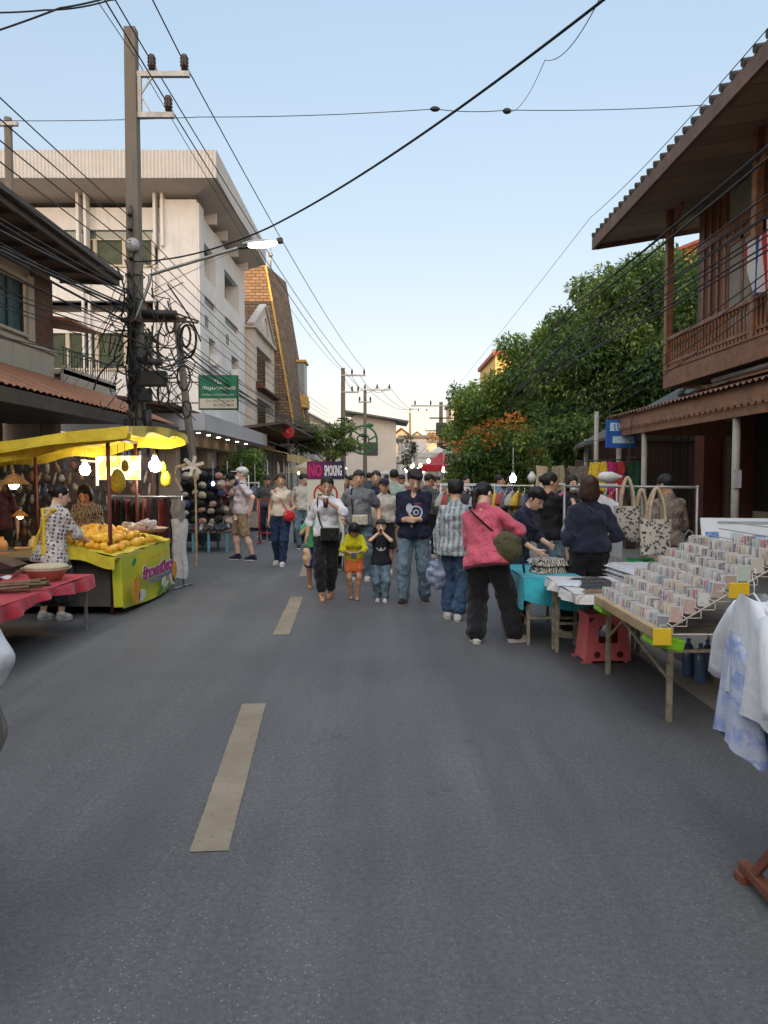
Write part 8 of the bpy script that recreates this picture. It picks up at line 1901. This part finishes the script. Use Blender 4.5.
# man in grey tee behind
I = P_at(359, 11.3, 0, H=1.66, label='man in grey tee with white waist bag walking behind the children', skin='mid', build=1.12, top=m_print('grey_printed_tee', (.16, .17, .19), 'panel', (.35, .36, .38)), hem=-.08, loose=1.3, pants=jeanl, hair='boyish', shoes=('shoe', whsh), lh=(.30, -.04, -.02), rh=(-.24, -.1, .02), lf=(.12, .05), rf=(-.10, -.05), vox=.010)
bag(I, (.02, -.21, .02), (.12, .05, .07), C('cream_bag_leather', (.58, .52, .42), .5), 'cream flap bag with dark trim worn by the man in the grey tee', strap=[(-.09, -.17, .07), (-.10, -.13, .28), (-.11, -.02, .48), (0, .14, .4), (.16, .1, .1), (.14, -.12, .06)], kind='box', sm=blackp)
P_at(376, 13.2, .0, H=1.66, label='man in dark polo walking behind the man in grey', skin='mid', build=1.1, top=navyp, pants=blackp, hair='short', shoes=('shoe', blsh), vox=.012, lf=(.1, .05), rf=(-.1, -.1))
I = P_at(384, 12.0, .1, H=1.53, label='woman in cap and beige tee with dark skirt behind the navy shirted man', fem=True, build=1.15, skin='mid', top=C('beige_tee', (.50, .46, .40)), sleeve='short', loose=1.3, hem=.0, skirt=(blackp, .45, 1.1), cap=(navyp, 'peak'), hair='short', shoes=('shoe', whsh), lh=(.22, -.08, .02), rh=(-.12, -.2, .12), vox=.011)
bag(I, (-.18, -.20, .10), (.15, .05, .16), C('cream_tote', (.50, .44, .33)), 'cream cloth tote carried by the woman in the cap', strap=[(-.14, -.18, .2), (-.17, -.05, .45), (-.18, .08, .3)], name='tote_bag')
P_at(394, 15.3, PI, H=1.70, label='person in pale green shirt walking away behind the cap wearing woman', skin='mid', top=C('pale_green_shirt', (.33, .42, .36)), pants=khaki, hair='short', shoes=('shoe', blsh), vox=.013, lf=(.1, .1))
P_at(344, 12.8, .3, H=1.60, label='woman with long hair half seen behind the man in grey', fem=True, skin='mid', top=C('white_blouse', (.55, .53, .5)), pants=blackp, hair='long', shoes=('shoe', blsh), vox=.012)
# woman in striped blouse with carrier bag
I = P_at(456, 8.3, PI-.45, H=1.53, label='short haired woman in pale blue striped blouse and jeans seen from behind', fem=True, build=1.08, skin='fair', top=m_print('striped_blouse', (.42, .47, .50), 'stripes', (.16, .21, .27), (.55, .56, .54)), sleeve='long', loose=1.8, hem=-.14, pants=jeanb, pwide=1.3, plen=.93, hair='fluffy', hairc=(.012, .011, .011), shoes=('shoe', whsh), lh=(.24, -.02, -.12), rh=(-.16, -.14, .0), head=(.2, 0, .3), lf=(.09, -.02), rf=(-.08, .10), footrot=(.5, .3), curl=(.9, .6))
hp = I['world'](I['W']['l'][2]); carry_bag('clear white carrier bag with blue contents held by the striped blouse woman', hp+Vector((.0, -.03, -.08)), (.13, .07, .17), mat('clear_white_bag', (.42, .46, .54), .25, .2, 9, col2=(.03, .08, .24)))
I2 = I
# woman in pink blouse
I = P_at(487, 7.15, PI-.35, H=1.58, label='woman in rose pink blouse and wide black trousers leaning towards the table', fem=True, build=1.12, skin='fair', lean=.30, side=.15, twist=-.15, top=C('rose_pink_blouse', (.58, .11, .16), .85, .14), sleeve='half', loose=2.1, hem=-.14, pants=blackp, pwide=1.45, plen=.97, hair='pony', hairc=(.012, .011, .011), shoes=('shoe', whsh), rh=(-.24, -.30, .14), lh=(.10, -.30, .12), rpole=(-1, .3, -.6), head=(.3, 0, -.3), lf=(.08, .06), rf=(-.27, -.12), footrot=(.5, -.9), curl=(.7, .7))
bag(I, (-.23, .03, .02), (.15, .09, .16), C('olive_green_bag', (.075, .07, .03), .6), 'olive green shoulder bag on the hip of the pink bloused woman', strap=[(-.17, .05, .14), (-.06, .165, .28), (.08, .14, .44), (.12, .02, .50), (.05, -.12, .4), (-.16, -.08, .16)], sm=C('dark_strap', (.02, .015, .012)))
hp = I['world'](I['W']['r'][2])
mb = MB(); b0 = Vector((hp.x+.05, hp.y+.02, hp.z-.02)); mb.tube([b0+Vector((-.02, 0, .02)), b0+Vector((.02, -.01, -.30)), Vector((b0.x+.0, b0.y-.02, .02))], .012, 8); mb.tube([Vector((b0.x, b0.y-.02, .0)), Vector((b0.x+.0, b0.y-.02, .05))], .02, 8); mb.tube(smooth_pts([b0+Vector((-.02, 0, .02)), b0+Vector((-.03, 0, .06)), b0+Vector((-.09, 0, .06))], 3), .013, 8); tag(mb.build('walking_stick', blsh), 'black walking stick held by the pink bloused woman', 'walking stick')
# woman in navy bending
P_at(519, 8.15, -PI/2-.75+PI, H=1.52, label='dark haired woman in navy top bending over the turquoise table', fem=True, build=1.1, skin='fair', lean=.42, top=C('deep_navy_top', (.016, .018, .045)), sleeve='half', loose=1.8, hem=-.12, pants=jeand, pwide=1.2, hair='fluffy', hairc=(.012, .011, .011), shoes=('shoe', whsh), lh=(.05, -.38, .20), rh=(-.08, -.34, .10), head=(.25, 0, 0), lf=(.10, .05), rf=(-.08, -.08))
# man in black tee, seller
P_at(549, 9.4, .85+PI*1.42-PI, H=1.62, label='person in black tee with white box print turning left behind the turquoise table', skin='mid', build=1.14, top=m_print('black_box_tee', (.018, .019, .021), 'box', (.66, .66, .68)), sleeve='half', loose=1.3, hem=-.10, pants=jeanl, hair='bun', hairc=(.02, .017, .015), shoes=('shoe', blsh), lh=(.20, -.14, .02), rh=(-.12, -.34, .34), head=(.1, 0, -.5))
# woman navy back
I = P_at(589, 7.35, PI-.05, H=1.58, label='woman with brown bobbed hair in navy sweater and black trousers, back to the camera', fem=True, build=1.18, skin='fair', top=navyp, sleeve='half', loose=1.9, hem=-.02, pants=blackp, pwide=1.3, plen=.93, hair='bob', hairc=(.045, .02, .012), shoes=('shoe', C('cream_slipper', (.55, .52, .44), .6)), rh=(-.22, -.18, .10), lh=(.20, .0, -.10), lf=(.20, .0), rf=(-.08, -.05), footrot=(.9, 0), curl=(.4, .4))
mb = MB(); mb.tube([I['world'](I['tw'](p)) for p in ((.10, .03, .50), (.0, .135, .42), (-.12, .13, .28))], .006, 5); tag(mb.build('bag_strap', steeld), 'thin dark strap across the back of the navy sweater', 'strap')
# seller with mask behind rack
P_at(572, 11.2, .5, H=1.58, label='seller in face mask and dark jacket behind the right clothes rack', fem=True, skin='fair', top=blackp, sleeve='long', pants=blackp, hair='bob', mask=1, shoes=('shoe', blsh), vox=.011, head=(.1, 0, -.3))
# man in brown checked shirt
P_at(668, 8.7, PI+.5, H=1.60, label='man in grey brown checked shirt and khaki trousers, back turned, behind the tote bags', skin='tan', build=1.22, top=m_print('brown_checked_shirt', (.30, .25, .21), 'check', (.16, .12, .10)), sleeve='half', loose=1.5, hem=-.10, pants=C('khaki_trousers', (.42, .34, .24)), hair='short', hairc=(.012, .011, .011), shoes=('shoe', blsh), head=(.3, 0, .2), lh=(.12, -.22, .18), rh=(-.14, -.2, .18), vox=.0095)
# mango sellers
P_at(52, 8.25, PI-.55, H=1.49, label='mango seller in white polka dot blouse with crossed yellow apron straps, back turned', fem=True, build=1.16, skin='fair', lean=.18, top=m_print('polka_dot_blouse', (.60, .57, .52), 'dots', (.10, .09, .16)), sleeve='half', loose=1.9, hem=-.22, apron=C('yellow_apron', (.68, .46, .03)), pants=blackp, plen=.8, pwide=1.2, hair='bun', hairc=(.013, .011, .011), shoes=('shoe', whsh), rh=(-.16, -.40, .10), lh=(.05, -.35, .10), head=(.15, 0, -.5), lf=(.12, .05), rf=(-.1, -.05))
P_at(86, 9.55, .1, H=1.48, label='mango seller in black and beige patterned v neck blouse looking down', fem=True, build=1.1, skin='mid', top=m_print('zebra_blouse', (.42, .36, .28), 'zebra', (.025, .022, .022)), sleeve='half', neck='wide', pants=blackp, hair='bob', hairc=(.013, .011, .011), head=(.5, 0, 0), lh=(.12, -.28, .10), rh=(-.10, -.30, .10), shoes=('shoe', blsh), vox=.0095)
P_at(-2, 10.6, .4, H=1.6, label='seller in dark clothes half seen at the far left', skin='mid', top=C('plum_top', (.09, .03, .05)), pants=blackp, hair='short', shoes=('shoe', blsh), vox=.012)
# passer-by cropped at the left edge, close to the camera
I = person((-1.56, 2.42, 0), PI, 1.66, 'passer by cropped at the left edge with pale sleeve, bag and blue trousers', skin='tan', build=1.1, top=C('pale_blue_white_shirt', (.60, .63, .68), cr=.25), sleeve='half', loose=1.9, hem=-.08, pants=C('bright_blue_trousers', (.012, .055, .20)), hair='short', shoes=('shoe', blsh), rh=(-.24, -.06, -.10), rpole=(-1.0, .35, -.2), pwide=1.3, rf=(-.22, .25), lf=(.1, -.2), vox=.007)
bag(I, (-.25, .02, -.10), (.06, .12, .13), C('grey_olive_bag', (.17, .15, .12)), 'grey olive bag at the hip of the cropped passer by', strap=[(-.17, .06, .1), (-.1, .14, .4), (0, .05, .5)])
# background crowd
rr = random.Random(77)
tops = [C('bt_%d' % i, c) for i, c in enumerate([(.5, .47, .43), (.05, .06, .09), (.35, .08, .08), (.3, .33, .37), (.55, .50, .44), (.08, .08, .08), (.12, .2, .3), (.48, .36, .2), (.4, .42, .45), (.09, .16, .11)])]
tn = ['off white', 'dark navy', 'dull red', 'blue grey', 'cream', 'black', 'steel blue', 'ochre', 'light grey', 'forest green']
crowd = [(267, 18.2, 1.62, 5, 0, 'with beige scarf standing in the shade near the red rack'), (278, 19.5, 1.58, 9, .6, 'in the shade behind the cream topped woman'), (299, 17.3, 1.12, 4, .2, 'small child in pale clothes walking behind the cream topped woman'), (303, 16.4, 1.62, 0, .1, 'walking just left of the no smoking sign'), (205, 18.5, 1.6, 5, 1.4, 'near the bag stand'), (232, 20.5, 1.6, 1, 1.0, 'standing behind the elderly man'),
         (330, 19, 1.66, 3, .1, 'above the sign header'), (337, 24, 1.62, 0, 0, 'further behind the sign'), (351, 17.5, 1.62, 8, .2, 'behind the grey shirted man'), (369, 21, 1.7, 1, 3, 'walking away in the middle of the road'), (402, 18.5, 1.64, 2, .2, 'behind the pale green shirt'), (410, 23, 1.66, 0, 3.1, 'walking away past the navy shirted man'), (427, 14.5, 1.62, 5, 2.6, 'between the navy shirted man and the striped blouse'), (436, 17.5, 1.6, 7, .4, 'left of the striped blouse woman head'), (447, 22, 1.68, 3, 3.3, 'far behind the striped blouse woman'), (466, 19, 1.6, 0, 1.0, 'between the two short haired women'),
         (318, 28, 1.66, 6, 0, 'far back on the left'), (345, 30, 1.66, 4, 3.1, 'far back near the centre left'), (363, 33, 1.7, 5, 0, 'far back in the centre'), (386, 28, 1.66, 8, 3.1, 'far back behind the cap'), (398, 35, 1.7, 2, 0, 'far back right of centre'), (419, 30, 1.66, 0, .2, 'far back near the tent lights'), (432, 26, 1.64, 9, 0, 'near the red tent'), (455, 28, 1.66, 4, 3, 'under the red tent'), (308, 36, 1.7, 1, 3, 'furthest on the left'), (375, 42, 1.7, 0, 0, 'furthest in the centre'), (440, 38, 1.7, 3, 0, 'furthest on the right'), (500, 15.2, 1.6, 6, 1.4, 'in pale blue by the flowering shrub'), (508, 18.6, 1.6, 1, 2.0, 'by the fence behind the racks')]
for i, (px, Y, H, ti, rz, lb) in enumerate(crowd):
    fem_ = rr.random() < .5; child = H < 1.3
    P_at(px, Y, rz+rr.uniform(-.15, .15), H=H, label='person in %s top %s' % (tn[ti], lb) if not child else 'person in cream clothes, a small child behind the cream topped woman', fem=fem_, kid=.7 if child else 0, skin=rr.choice(['mid', 'tan', 'fair']), build=rr.uniform(.98, 1.15), top=tops[ti], sleeve=rr.choice(['short', 'half', 'long']), loose=1.4, pants=rr.choice([blackp, jeanb, navyp, khaki, jeanl]), hair=rr.choice(['bob', 'long', 'pony'] if fem_ else ['short', 'boyish']), hairc=(.014, .012, .012), shoes=('shoe', rr.choice([blsh, whsh])), vox=.013 if Y < 20 else .017, lf=(.1, rr.uniform(-.22, .22)), rf=(-.1, rr.uniform(-.22, .22)), lean=rr.uniform(-.03, .12), head=(rr.uniform(-.1, .35), rr.uniform(-.1, .1), rr.uniform(-.6, .6)), lh=rr.choice([None, (.2, -.2, .1), (.1, -.22, .2)]), rh=rr.choice([None, (-.22, -.15, .05), None]))
